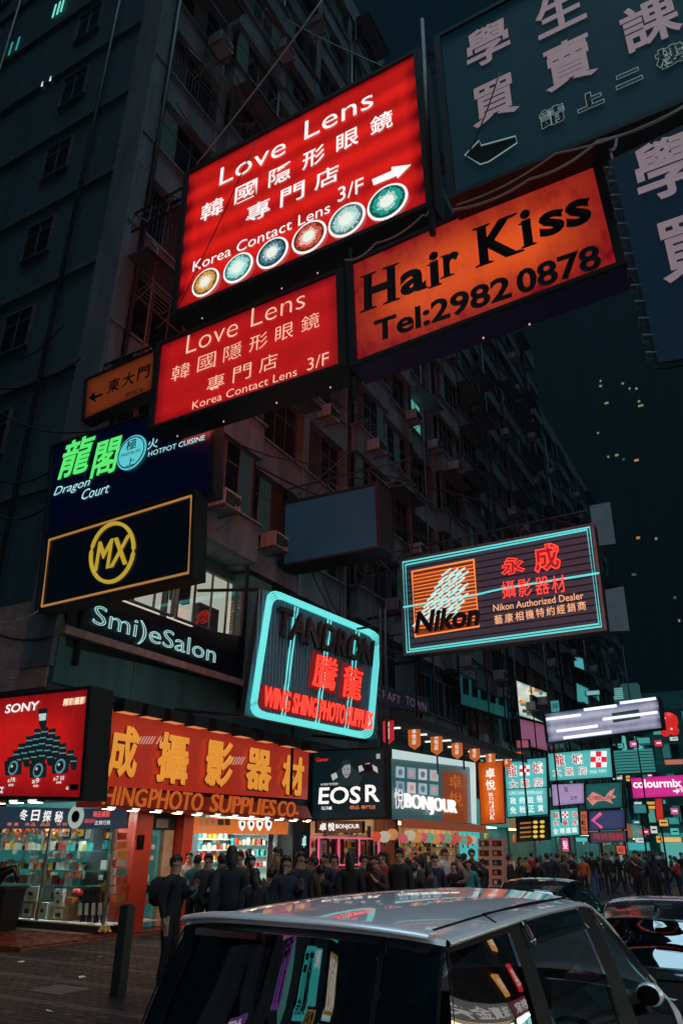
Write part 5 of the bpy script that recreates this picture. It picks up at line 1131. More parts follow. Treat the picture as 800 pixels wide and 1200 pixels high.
# ---- electric cables, stays
LLc = LL1.c
wl = [('pale steel stay rising from the upper red sign to the top of the picture', [LLc[0]+Vector((.3, -.1, .1)), onY(380, -4, 9.4)], .022, pale_cable),
      ('thin dark cable crossing the upper red sign', [onY(300, 165, 9.6), onY(208, 362, 9.6)], .012, cable),
      ('thin dark cable crossing the dark green sign', [onY(585, 85, 9.0), onY(545, 187, 9.0)], .012, cable),
      ('pale cable along the underside of the dark green sign', [onY(530, 246, 9.2), onY(620, 210, 9.0), onY(700, 165, 9.0), onY(810, 118, 9.0)], .022, pale_cable),
      ('second pale cable sagging below the dark green sign', [onY(535, 240, 9.1), onY(650, 180, 8.9), onY(800, 125, 8.9)], .016, pale_cable),
      ('pale looped cable hanging beside the blue banner', [onY(722, 160, 9.0), onY(714, 175, 9.0), onY(720, 195, 9.0), onY(727, 200, 9.0), onY(715, 202, 9.0)], .022, pale_cable),
      ('pale cable between the upper red sign and the orange sign', [onY(404, 305, 9.6), onY(440, 285, 9.6), onY(495, 252, 9.6), onY(505, 238, 9.6)], .018, pale_cable),
      ('pale wire from the top edge down to the facade racks', [onY(172, 0, 14), onX(236, 72, FX+1)], .02, pale_cable),
      ('dark cable bundle from the corner wall to the left picture edge', [onX(64, 745, FX+.1), onY(-5, 742, 10.4)], .03, cable),
      ('thin pale cable below the gold bordered sign at the left edge', [onY(45, 716, 10.1), onY(-5, 727, 10.1)], .012, pale_cable),
      ('black cable from the upper red sign up to the corner block', [LLc[1]+Vector((-.4, .4, .1)), onX(330, 20, FX+.3)], .02, cable),
      ('dark stay from the blank billboard to the facade', [onY(336, 588, 19.6), onX(420, 520, FX+.3)], .03, cable),
      ('slack black cable along the facade above the blank billboard', [onX(300, 545, FX+.6), onX(400, 590, FX+.6), onX(520, 640, FX+.6)], .035, cable),
      ('long black cable draped across the mid facade', [onX(280, 520, FX+.8), onX(350, 540, FX+.8), onX(470, 570, FX+.8), onX(600, 640, FX+.8)], .03, cable)]
for lab, pts, r, m_ in wl: wire('cable', lab, pts, r, m_, sag=.12)
for i, (a, b) in enumerate((((-5, 480), (110, 505)), ((-5, 560), (70, 545)), ((-5, 600), (60, 590)), ((0, 455), (95, 420)), ((20, 420), (75, 380)))):
    wire('cable', ['upper', 'second', 'third', 'fourth', 'topmost short'][i]+' black cable strung before the dark side wall at the left', [onY(*a, 10.5), onY(*b, 10.5)], .025, cable, sag=.3)
# sign supports: steel frames tie the signs back to the corner block
def stay(lab, pts, r=.05):
    m = MB(); m.tube(pts, r, 6); tag(m.build('steel_stay', darkmetal, smooth=True), lab, 'pole')
def back(p, dz=0, X=None): return Vector((X if X is not None else FX+.1, AY0+.4, p.z+dz))
stay('steel beam carrying the upper red sign from the corner block', [LL1.c[1]+Vector((0, .7, .25)), LL1.c[0]+Vector((0, .7, .25)), back(LL1.c[0], 1.5)])
stay('steel beam between the two red signs', [HK.c[0]+Vector((0, .6, .2)), LL1.c[3]+Vector((0, .7, -.3)), back(LL1.c[3], 0)])
stay('steel beam under the lower red sign', [Vector((-6.5, 10.4, 11.0)), back(Vector((0, 0, 11.0)), 0)])
stay('upright steel post between the red and orange signs', [HK.c[0]+Vector((-.25, .3, 2.2)), HK.c[3]+Vector((-.25, .3, -.6))], .06)
stay('upright steel post left of the dark green sign', [GRN.c[0]+Vector((-.45, .2, 1.2)), GRN.c[3]+Vector((-.55, .2, -.5))], .06)
stay('steel hanger behind the gold bordered sign', [Vector((-12, 10.4, 9.3)), Vector((-12, AY0+.2, 9.6))], .05)
for i, (p0, n) in enumerate(((LL1, 12), )):       # little pilot bulbs along the undersides
    pass
bm_ = em('pilot bulb', (.8, .42, .30), .9)
for i, (px, py) in enumerate(((208, 511), (262, 494), (324, 472), (387, 454), (237, 373), (330, 338), (372, 320), (465, 282), (620, 380), (566, 396))):
    p = onY(px, py, 9.95); m = MB(); m.lathe(p, [(.012, -.014), (.018, 0), (.012, .014)], 8)
    tag(m.build('pilot_bulb', bm_), 'tiny bulb under the %s' % ['lower red sign near its left end', 'lower red sign left of centre', 'lower red sign right of centre', 'lower red sign near its right end', 'upper red sign near its left end', 'upper red sign left of centre', 'upper red sign at its centre', 'upper red sign near its right end', 'orange sign right of centre', 'orange sign at its centre'][i], 'bulb')

# ================================================================ THE OTHER SIDE OF THE STREET (out of frame; lit signs added for light and for reflections in the car)
ob = thing('opposite_building', 'dark block of shops on the other side of the road', 'building', (14, 0, 0))
MB().box(14, -30, 3.4, 26, 60, 30).build('wall', concrete2, ob)
for f in range(6):
    for k in range(10):
        MB().box(13.9, -26+k*6, 7+f*3.6, 13.99, -22.6+k*6, 8.9+f*3.6).build('window', lit_teal if (k*5+f*3) % 11 == 0 else wglass, ob)
for k in range(9):
    y = -22+k*7; tc_ = tones[k]
    t = thing('shopfront', '%s lit shopfront on the other side of the road' % names[k], 'shop', (14, y, 0)); MB().box(16, y-3.2, -.01, 16.1, y+3.2, 3.3).build('back_wall', em('opp back %d' % k, tuple(v*.25 for v in tc_), .9), t)
    for r in range(5):
        for q in range(9):
            if (r*5+q*3+k) % 4: MB().box(15.8, y-3.0+q*.67, .3+r*.58, 15.98, y-3.0+q*.67+.25+.1*((q+r) % 4), .3+r*.58+.2+.08*((q*r) % 4)).build('product_box', em('opp goods %d' % ((q*3+r*2+k) % 6), ((.8, .85, .8), (.1, .6, .55), (.8, .3, .08), (.7, .08, .12), (.8, .6, .2), (.25, .6, .75))[(q*3+r*2+k) % 6], 1.0), t)
    MB().box(14, y+3.2, -.01, 16, y+3.75, 3.4).build('pillar', tealw, t)
    MB().box(14.2, y-3, 3.2, 15.8, y+3, 3.25).build('ceiling_lamp', ceil_l if k % 2 else ceil_w, t); MB().box(13.7, y-3.2, 3.4, 13.98, y+3.2, 4.6).build('fascia', em('opp fascia %d' % k, tuple(v*.5 for v in tones[(k*4+2) % 9]), .9), t)
    b = MB(); put_glyphs(b, [Vector((13.69, y+2.6, 4.4)), Vector((13.69, y-2.6, 4.4)), Vector((13.69, y-2.6, 3.6)), Vector((13.69, y+2.6, 3.6))], ['金記茶餐廳', '大藥房', '鐘錶行', '時裝店', '數碼廣場', '鞋城', '珠寶金行', '餅家', '酒樓'][k], Vector((-.01, 0, 0)), bold=.02); b.build('lettering', white_e, t)
ro = random.Random(9)  # unseen lit signs added to feed the street light and glass reflections
for k in range(9):
    for f in range(6):
        cname, col = [('cyan', (.08, .6, .6)), ('red', (.8, .04, .04)), ('white', (.75, .8, .8)), ('teal', (.04, .35, .35)), ('amber', (.9, .4, .08))][(k*2+f*3) % 5]; w_ = ro.uniform(.8, 2.0); h = ro.uniform(.8, 2.4); y = -12+k*5+ro.random()*2; z = 5+f*2.9
        t = thing('wall_sign', '%s upright sign added unseen at %s height, %s along the opposite side' % (cname, ['first floor', 'second floor', 'third floor', 'fourth floor', 'fifth floor', 'sixth floor'][f], ['first', 'second', 'third', 'fourth', 'fifth', 'sixth', 'seventh', 'eighth', 'ninth'][k]), 'sign', (13.8, y, z))
        MB().box(13.6, y-w_/2, z, 13.88, y+w_/2, z+h).build('cabinet', em('opp small %s' % cname, col, 1.3), t)
        b = MB(); put_glyphs(b, [Vector((13.59, y+w_*.4, z+h*.85)), Vector((13.59, y-w_*.4, z+h*.85)), Vector((13.59, y-w_*.4, z+h*.15)), Vector((13.59, y+w_*.4, z+h*.15))], ['藥', '酒', '押', '美容', '眼鏡'][(k+f) % 5], Vector((-.01, 0, 0)), bold=.02); b.build('lettering', (white_e, black)[cname == 'white'], t)
for i, (y, z, w_, h, col, txt) in enumerate(((-8, 6.5, 4, 3, (.1, .75, .7), '藥房'), (-14, 9, 5, 2.6, (.9, .08, .05), '酒家'), (2, 8, 3.6, 4.2, (.15, .7, .8), '金行'), (9, 6.5, 4, 2.2, (.9, .4, .1), '茶餐廳'), (-20, 6, 4.5, 4, (.85, .8, .75), '時裝'), (16, 9.5, 3, 5, (.8, .05, .3), '麻雀'))):
    x1 = 13.9  # bright sign out of view, added to light the road
    t = thing('hanging_sign', '%s sign added unseen on the other side of the road' % ['cyan pharmacy', 'red restaurant', 'pale blue goldsmith', 'orange tea house', 'white fashion', 'magenta game room'][i], 'sign', (x1-w_/2, y, z))
    MB().box(x1-w_, y-.25, z, x1, y+.25, z+h).build('cabinet', em('opp sign %d' % i, col, 2.2), t)
    for sgn in (-1, 1):
        b = MB(); q = [Vector((x1-w_*.9, y+sgn*.26, z+h*.85)), Vector((x1-w_*.1, y+sgn*.26, z+h*.85)), Vector((x1-w_*.1, y+sgn*.26, z+h*.15)), Vector((x1-w_*.9, y+sgn*.26, z+h*.15))]
        if sgn > 0: q = [q[1], q[0], q[3], q[2]]
        put_glyphs(b, q, txt, Vector((0, .01*sgn, 0)), bold=.02); b.build('lettering', white_e, t)
# the block behind the camera on the shop side, seen only in the car's rear glass
kb = thing('rear_corner_building', 'dark block across the side street behind the camera', 'building', (-14, -4, 0))
MB().box(-30, -60, 3.6, -14, -1.5, 34).build('wall', concrete2, kb)
for f in range(5):
    for k in range(8): MB().box(-13.99, -58+k*7, 7+f*3.8, -13.9, -54+k*7, 9+f*3.8).build('window', lit_teal if (k*3+f) % 5 == 0 else wglass, kb)
for k in range(4):
    y = -8-k*9; t = thing('shopfront', '%s shopfront behind the camera across the side street' % ['cyan', 'pink', 'amber', 'white'][k], 'shop', (-14, y, 0))
    MB().box(-16.1, y-4, -.01, -16, y+4, 3.5).build('back_wall', em('rear back %d' % k, [(.1, .7, .7), (.8, .15, .4), (.9, .5, .2), (.8, .8, .75)][k], 1.2), t); MB().box(-13.98, y-4, 3.6, -13.7, y+4, 5.2).build('fascia', em('rear fascia %d' % k, [(.8, .1, .1), (.2, .7, .8), (.6, .1, .5), (.9, .4, .1)][k], 1.2), t)
rn = random.Random(5); cn = [('cyan', (.08, .6, .6)), ('red', (.8, .04, .04)), ('violet', (.5, .12, .6)), ('white', (.75, .8, .8)), ('pink', (.85, .15, .35)), ('amber', (.9, .4, .08)), ('green', (.05, .5, .25))]  # unseen lit signs added behind the camera for the rear glass reflections
rowz = ['street level', 'first floor', 'second floor', 'third floor', 'fourth floor', 'fifth floor', 'sixth floor', 'seventh floor', 'roof']
for k in range(7):
    for f in range(9):
        cname, col = cn[(k*3+f*2) % 7]; w_ = rn.uniform(1.2, 3.2); h = rn.uniform(.7, 2.0); x0 = -13.9+rn.uniform(0, 5.5); y = -5-k*4.5-rn.random(); z = 3.3+f*2.7
        t = thing('hanging_sign', 'small %s sign added unseen at %s height, %s back behind the camera' % (cname, rowz[f], ['first', 'second', 'third', 'fourth', 'fifth', 'sixth', 'seventh'][k]), 'sign', (x0+w_/2, y, z))
        MB().box(x0, y-.12, z, x0+w_, y+.12, z+h).build('cabinet', em('rear %s %d' % (cname, f % 2), tuple(v*(1, .6)[f % 2]*q_ for v, q_ in zip(col, (.7, 1, 1))), 1.0), t)
        q = [Vector((x0+w_*.93, y+.13, z+h*.88)), Vector((x0+w_*.07, y+.13, z+h*.88)), Vector((x0+w_*.07, y+.13, z+h*.12)), Vector((x0+w_*.93, y+.13, z+h*.12))]
        b = MB(); put_glyphs(b, q, ['藥房', '大酒樓', '時裝', '押', '數碼城', '金行', '茶餐廳'][(k+f*3) % 7], Vector((0, .01, 0)), bold=.02); b.build('lettering', (black, white_e)[(k+f) % 2], t)
# more small boards crowding the far end of the street
for i, (px, py, w_, h, Y, m_, lab, txt) in enumerate((
    (612, 872, 14, 9, 43, (.30, .08, .12), 'small dark pink board left of the wide pharmacy sign', ''), (752, 868, 18, 7, 70, (.05, .32, .30), 'narrow teal board behind the louvres', ''),
    (750, 948, 16, 10, 64, (.03, .20, .20), 'small deep teal board left of the red upright banner', ''), (752, 930, 12, 6, 64, (.70, .34, .06), 'little amber board under the magenta sign', ''),
    (786, 984, 24, 6, 72, (.75, .48, .16), 'warm lit strip board over the far crowd at the right', ''), (748, 992, 26, 10, 68, (.05, .36, .36), 'teal lit kiosk board over the far crowd', ''),
    (727, 996, 10, 10, 54, (.65, .10, .06), 'little red square board beside the arrow sign', '龍'), (662, 990, 8, 16, 46, (.60, .06, .22), 'small upright pink board below the small cyan sign', '髮'),
    (681, 984, 14, 5, 47, (.08, .50, .46), 'thin turquoise strip board below the small cyan sign', ''), (784, 962, 22, 8, 70, (.04, .26, .24), 'dim teal board right of the red upright banner', ''),
    (789, 893, 22, 6, 75, (.45, .15, .10), 'dull red strip board above the magenta sign', ''), (770, 848, 14, 26, 74, (.06, .34, .32), 'tall teal lit board beside the red balloon lanterns', ''),
    (650, 828, 10, 14, 47, (.05, .26, .26), 'small teal upright board above the tube lit panel', '押'), (694, 812, 16, 5, 55, (.20, .42, .42), 'pale strip board above the tube lit panel', ''))):
    pl = Plane('Y', Y); c = pl.box(px, py, w_, h); s = Sign('hanging_sign', lab, pl, [pix(p) for p in c], .25, tq('small face %d' % i, m_), fw=.05)
    if txt: s.text(txt, px, py, w_*.7, h*.6, white_e if i % 3 else navy)
for i, px in enumerate((705, 733, 757, 779)):
    a = onY(px, 1000, 56+i*5); m = MB(); m.tube([(a.x, a.y, -.01), (a.x, a.y, 7+i*.6)], .07, 6); tag(m.build('lamp_post', darkmetal, smooth=True), 'slim dark post at the far end, %s from the left' % ['first', 'second', 'third', 'fourth'][i], 'post')
for i in range(5): MB().box(-13+i*4.6, 94.9, 2.9, -9.2+i*4.6, 95.9, 3.6).build('awning', em('teal awning %d' % (i % 2), ((.04, .26, .24), (.35, .10, .05))[i % 2], .8), eb); MB().box(-13+i*4.6, 95.8, .1, -9.2+i*4.6, 95.88, 2.85).build('shop_window', em('far shop light %d' % (i % 2), ((.12, .5, .45), (.5, .4, .25))[i % 2], .7), eb)
for i in range(7): MB().box(-14, 95.6, 4.2+i*2.2, 12, 95.84, 4.35+i*2.2).build('ledge', mat('teal ledge', (.10, .28, .28), .7), eb)

def lattice(name_label, a, b, dz, n, r=.03):
    t = thing('lattice_bracket', name_label, 'bracket', a); a = Vector(a); b = Vector(b); D = Vector((0, 0, dz))
    for p, q, nm in ((a, b, 'rail'), (a+D, b+D, 'rail')): m = MB(); m.tube([p, q], r, 5); m.build(nm, darkmetal, t)
    for i in range(n):
        p = a.lerp(b, i/n); q = a.lerp(b, (i+1)/n)
        m = MB(); m.tube([p, q+D] if i % 2 else [p+D, q], r*.7, 4); m.build('diagonal', darkmetal, t); m = MB(); m.tube([p, p+D], r*.7, 4); m.build('upright', darkmetal, t)
lattice('dark lattice bracket holding the blank billboard to the facade', (FX, 19.9, LLc[0].z*0+onY(336, 600, 19.9).z), (onY(445, 580, 19.9).x+1.2, 19.9, onY(336, 600, 19.9).z), .9, 6)
lattice('long lattice boom carrying the dealer sign from the facade', (FX, NY+.6, NK.c[0].z-.2), (NK.c[1].x-.2, NY+.6, NK.c[0].z+.05), .8, 16)
lattice('lower lattice boom behind the dealer sign', (FX, NY+.7, NK.c[3].z+.3), (NK.c[0].x+1, NY+.7, NK.c[3].z+.3), .7, 6)
lattice('lattice boom over the two red signs', (FX+.3, 10.9, LLc[0].z+.4), (LLc[1].x+.3, 10.7, LLc[1].z+.35), .7, 14, .035)
lattice('lattice boom along the underside of the upper red sign', (FX+.3, 10.75, LLc[3].z-.35), (HK.c[1].x+.3, 10.6, LLc[3].z-.35), .5, 20, .03)
lattice('vertical scaffold strip right of the blank billboard', (-10.4, 20.6, 8.3), (-12.9, 20.7, 8.3), 2.4, 2, .04)
for i, (px, Y) in enumerate(((446, 22), (452, 22), (345, 19), (604, 39), (640, 45), (735, 52))):
    a = onY(px, 800, Y); m = MB(); m.tube([(a.x, Y, 3.2), (a.x, Y, a.z+2.5)], .045, 5); tag(m.build('steel_post', darkmetal, smooth=True), 'thin dark steel post beside the %s' % ['pink framed windows', 'white framed fascia', 'dark camera poster', 'tall orange banner', 'tall cyan pharmacy sign', 'teal louvres'][i], 'post')
rc = random.Random(21)
for i in range(26):
    y0_ = 11.3+rc.random()*42; y1_ = y0_+rc.uniform(2, 9); z = 9.5+rc.random()*24
    wire('cable', 'loose black cable %s on the facade, %s of the run' % (['low', 'in the middle', 'high'][0 if z < 17 else 1 if z < 26 else 2], ['first', 'second', 'third', 'fourth', 'fifth', 'sixth', 'seventh', 'eighth', 'ninth', 'tenth', 'eleventh', 'twelfth', 'thirteenth', 'fourteenth', 'fifteenth', 'sixteenth', 'seventeenth', 'eighteenth', 'nineteenth', 'twentieth', 'twenty first', 'twenty second', 'twenty third', 'twenty fourth', 'twenty fifth', 'last'][i]), [(FX+.75, y0_, z), (FX+.72, (y0_+y1_)/2, z-rc.random()*1.2), (FX+.75, y1_, z+rc.uniform(-1, 1))], .02, cable, sag=.25, group='loose cables on the facades')

rs = random.Random(33); cc = [('turquoise', (.08, .45, .42)), ('amber', (.75, .38, .08)), ('white', (.55, .65, .62)), ('crimson', (.55, .04, .08)), ('teal', (.03, .22, .22)), ('pink', (.55, .12, .28))]
rowl = ['upper', 'second', 'third', 'fourth', 'lowest']
for r, (py, n) in enumerate(((872, 5), (915, 6), (944, 6), (968, 7), (990, 8))):
    for k in range(n):
        px = (724 if r < 4 else 640)+k*(150 if r == 4 else 78)/n+rs.uniform(-3, 3); Y = 62+rs.random()*26; cn_, cc_ = cc[(r*2+k*5) % 6]; pl = Plane('Y', Y); w_, h = rs.uniform(5, 12), rs.uniform(4, 9)
        c = pl.box(px, py+rs.uniform(-7, 7), w_, h); s = Sign('hanging_sign', 'tiny %s board at the far street end, %s row, %s from the left' % (cn_, rowl[r], ['first', 'second', 'third', 'fourth', 'fifth', 'sixth', 'seventh', 'eighth'][k]), pl, [pix(p) for p in c], .2, tq('tiny face %d%d' % (r, k), cc_), fw=.04)
        b = MB(); L_ = lambda u, v: (c[3].lerp(c[2], u)).lerp(c[0].lerp(c[1], u), v)+Vector((0, -.03, 0)); f0 = rs.uniform(.15, .3); b.quad(L_(f0, .62), L_(.85, .62), L_(.85, .42), L_(f0, .42)); b.build('printed_strip', navy if cn_ in ('white', 'amber', 'turquoise') else whi, s.root)
# ================================================================ PEOPLE
skin = mat('skin', (.42, .25, .18), .5, var=.1, nscale=12); hairm = mat('black hair', (.012, .010, .010), .45)
eyem = mat('dark eye', (.01, .01, .01), .2); shoem = mat('dark shoe leather', (.02, .02, .02), .5)
cloth = {k: mat(k+' cloth', c, .85, var=.25, bump=.15, nscale=8) for k, c in {
    'black': (.010, .011, .013), 'navy': (.012, .02, .045), 'charcoal': (.022, .025, .03), 'grey': (.06, .065, .07), 'white': (.55, .55, .54), 'red': (.42, .03, .03),
    'teal': (.04, .28, .30), 'brown': (.06, .032, .02), 'beige': (.18, .13, .09), 'olive': (.025, .032, .016), 'orange': (.50, .13, .03), 'blue': (.05, .10, .28)}.items()}
def body_mesh(pose):
    """one continuous skinned figure, 1.72 m tall, facing -Y; slots: skin, top, trousers, shoes"""
    V = []; E = []; R = []; L = []
    def add(p, r, lab, par=None):
        V.append(p); R.append(r if isinstance(r, tuple) else (r, r)); L.append(lab)
        if par is not None: E.append((par, len(V)-1))
        return len(V)-1
    sw = pose.get('stride', 0.0); lean = pose.get('lean', 0.0)
    pel = add((0, 0, .95), (.175, .135), 2)
    w1 = add((0, -.01-lean*.3, 1.08), (.175, .13), 1, pel); ch = add((0, -.01-lean*.7, 1.27), (.205, .145), 1, w1); sh = add((0, .0-lean, 1.415), (.155, .105), 1, ch)
    nk = add((0, -lean-.005, 1.465), .078, 0, sh); hd0 = add((0, -lean-.02-pose.get('bow', 0)*.4, 1.535), (.076, .088), 0, nk); hd1 = add((0, -lean-.02-pose.get('bow', 0), 1.610), (.088, .106), 0, hd0); add((0, -lean-.01-pose.get('bow', 0)*1.2, 1.675), (.062, .078), 0, hd1)
    fy = -lean-.02-pose.get('bow', 0)
    add((0, fy-.105, 1.58), .012, 0, hd1); add((0, fy-.075, 1.525), .022, 0, hd0)
    for s in (-1, 1): add((s*.082, fy+.01, 1.60), .014, 0, hd1)
    for s, side in ((-1, 'l'), (1, 'r')):
        hip = add((s*.10, 0, .88), (.12, .12), 2, pel); d = sw*s
        kn = add((s*.105, -.03-d*.16+abs(sw)*.0, .49), (.068, .07), 2, hip); an = add((s*.105, .03-d*.34+(.05 if d < 0 else 0), .10+(.06 if d < 0 else 0)), (.058, .06), 2, kn)
        hl = add((s*.105, .035-d*.34, .05), .045, 3, an); add((s*.115, -.15-d*.34, .035), (.042, .03), 3, hl)
        s0 = add((s*.175, .0-lean, 1.385), (.085, .085), 1, sh)
        arm = pose.get('arm_'+side, 'down')
        if arm == 'down': el = (s*.225, .04-lean+d*.12, 1.13); wr = (s*.235, -.03-lean+d*.22, .88); hn = (s*.235, -.05-lean+d*.24, .81); fd = Vector((0, -.15, -1)).normalized()
        elif arm == 'phone': el = (s*.24, -.05-lean, 1.13); wr = (s*.13, -.27-lean, 1.26); hn = (s*.10, -.31-lean, 1.31); fd = Vector((-s*.3, -.4, .85)).normalized()
        elif arm == 'bag': el = (s*.26, .05-lean, 1.14); wr = (s*.20, -.16-lean, 1.10); hn = (s*.17, -.22-lean, 1.12); fd = Vector((-s*.6, -.7, .1)).normalized()
        elif arm == 'wheel': el = (s*.25, -.2-lean, 1.10); wr = (s*.20, -.42-lean, 1.16); hn = (s*.19, -.48-lean, 1.19); fd = Vector((-s*.3, -.5, .7)).normalized()
        e = add(el, .068, 1, s0); wv = add(wr, .048, 1, e); wrs = add(tuple(Vector(wr).lerp(Vector(hn), .35)), .028, 0, wv); h = add(hn, (.036, .022), 0, wrs)
        fd = Vector(fd); ax = fd.cross(Vector((s, .3, 0))).normalized()
        for k, (o_, ln_) in enumerate(((-.030, .070), (-.010, .082), (.010, .078), (.030, .060))):
            b0 = Vector(hn)+ax*o_+fd*.035; f1 = add(tuple(b0), .0095, 0, h); f2 = add(tuple(b0+fd*ln_*.5+Vector((0, -.008, 0))), .0085, 0, f1); add(tuple(b0+fd*ln_*.9+Vector((-s*.012, -.018, 0))), .007, 0, f2)
        t1 = add(tuple(Vector(hn)-ax*.035+fd*.0), .011, 0, h); add(tuple(Vector(hn)-ax*.055+fd*.035), .009, 0, t1)
    if pose.get('sit'):
        for i, p in enumerate(V):
            if L[i] in (2, 3) and p[2] < .9:
                x, y, z = p; dz = .9-z
                if z > .45: V[i] = (x, y-dz*1.0, .86)
                else: V[i] = (x, y-.42, .86-(.46-z)*.95)
    me = bpy.data.meshes.new('person_src'); me.from_pydata(V, E, []); ob = bpy.data.objects.new('person_src', me); C.objects.link(ob)
    sk = ob.modifiers.new('skin', 'SKIN'); sk.branch_smoothing = .6; sk.use_smooth_shade = True
    for i, sv in enumerate(me.skin_vertices[0].data): sv.radius = R[i]; sv.use_root = (i == 0)
    sb = ob.modifiers.new('sub', 'SUBSURF'); sb.levels = 1; sb.render_levels = 1
    dg = bpy.context.evaluated_depsgraph_get(); out = bpy.data.meshes.new_from_object(ob.evaluated_get(dg)); bpy.data.objects.remove(ob); out.name = 'person'
    for mm in (skin, cloth['black'], cloth['charcoal'], shoem): out.materials.append(mm)
    seg = [(Vector(V[a]), Vector(V[b]), L[b] if L[b] != 0 or L[a] == 0 else (0 if V[b][2] > 1.4 else 0)) for a, b in E]
    for p in out.polygons:
        c_ = p.center; best = 9; lab = 1
        for a, b, l in seg:
            ab = b-a; t = max(0, min(1, (c_-a).dot(ab)/max(ab.length_squared, 1e-9))); d = (c_-a-ab*t).length
            if d < best: best = d; lab = l
        if c_.z > 1.462 and abs(c_.x) < .13 and not pose.get('sit_low'): lab = 0
        p.material_index = lab; p.use_smooth = True
    return out, (0, fy)
def hair_mesh(fy, kind):
    bm = bmesh.new(); bmesh.ops.create_icosphere(bm, subdivisions=3, radius=1); rr = random.Random(len(kind))
    for v in bm.verts:
        x, y, z = v.co; n_ = 1+.14*noise.noise(v.co*2.6+Vector((len(kind), 0, 0)))
        v.co = Vector((x*.090*n_, y*.106*n_+fy+.012, z*.102*n_+1.628))
    cut = [v for v in bm.verts if (v.co.y < fy-.045 and v.co.z < 1.655) or (v.co.z < (1.0 if kind == 'long' else (1.545 if v.co.y > fy+.02 else 1.605)))]
    bmesh.ops.delete(bm, geom=cut, context='VERTS')
    if kind == 'long':
        for v in bm.verts:
            if v.co.z < 1.61: v.co.z -= (1.61-v.co.z)*2.8; v.co.x *= 1.08; v.co.y += .015
    bmesh.ops.solidify(bm, geom=bm.faces[:], thickness=.012)
    me = bpy.data.meshes.new('hair'); bm.to_mesh(me); bm.free(); me.materials.append(hairm); me.polygons.foreach_set('use_smooth', [True]*len(me.polygons)); return me
POSES = [dict(arm_r='phone'), dict(stride=.8), dict(), dict(arm_l='bag', arm_r='bag'), dict(stride=-.7, lean=.03), dict(arm_r='phone', arm_l='bag', bow=.03), dict(stride=.5, arm_l='phone')]
PM = [body_mesh(p) for p in POSES]; HM = {}
EY = MB(); [EY.lathe((s*.030, 0, 0), [(.003, -.006), (.007, -.003), (.007, .001)], 8, 'Y') for s in (-1, 1)]; EYM = EY.mesh('eyes', eyem)
MO = MB().box(-.022, -.006, -.004, .022, .004, .004).mesh('mouth', mat('lips', (.30, .10, .09), .5))
def person(x, y, rz, k, top, low, label, hair='short', sc_=1.0, z=0, hairc=None):
    me, (hx, fy) = PM[k]; t = thing('person', label, 'person', (x, y, z), rz); t.scale = (sc_,)*3
    b = link('body', me, t)
    for i, mm in ((1, cloth[top]), (2, cloth[low])): b.material_slots[i].link = 'OBJECT'; b.material_slots[i].material = mm
    if (k, hair) not in HM: HM[(k, hair)] = hair_mesh(fy, hair)
    link('hair', HM[(k, hair)], t); link('eyes', EYM, t, (0, fy-.083, 1.608)); link('mouth', MO, t, (0, fy-.078, 1.552)); return t
def at_px(px, X=None, Y=None):
    """ground place below a photo column at eye level"""
    r = ray(px, 1000); t = (X/r.x) if X is not None else (Y/r.y); return r.x*t, r.y*t
# the man at the left, on the phone, backpack on
x, y = at_px(207, Y=9.6)
person(x, y, math.radians(100), 0, 'black', 'black', 'man in black coat looking at a phone beside the bollard')
bp = MB(); 
t = thing('backpack', 'black backpack worn by the man beside the bollard', 'bag', (x, y, 1.0), math.radians(100))
b = MB().lathe((0, .23, .05), [(.09, -.02), (.15, .02), (.165, .15), (.15, .30), (.08, .37)], 10); link('bag_body', b.mesh('bag_body', cloth['black'], True), t); b = MB(); [b.tube([(s*.1, .16, .08), (s*.13, .02, .22), (s*.13, -.12, .32), (s*.12, 0, .45), (s*.1, .14, .38)], .018, 5) for s in (-1, 1)]; link('strap', b.mesh('strap', cloth['charcoal']), t)
person(*at_px(232, Y=13.2), math.radians(200), 3, 'teal', 'charcoal', 'person in a teal jacket just right of the man in black coat', sc_=.98)
b = person(*at_px(222, Y=15.0), math.radians(60), 1, 'white', 'navy', 'man in a pale jacket behind the teal jacket', sc_=1.0)
person(*at_px(262, Y=12.2), math.radians(250), 4, 'black', 'navy', 'person in black leaning left, right of the teal jacket', 'short', 1.0)
place = ['before the camera shop', 'before the pink windows', 'before the dark doorway', 'before the lantern shop', 'before the crates', 'below the pharmacy signs', 'below the arrow sign', 'below the magenta sign', 'near the right edge']
def where(px): return place[0 if px < 345 else 1 if px < 450 else 2 if px < 478 else 3 if px < 556 else 4 if px < 595 else 5 if px < 678 else 6 if px < 735 else 7 if px < 770 else 8]
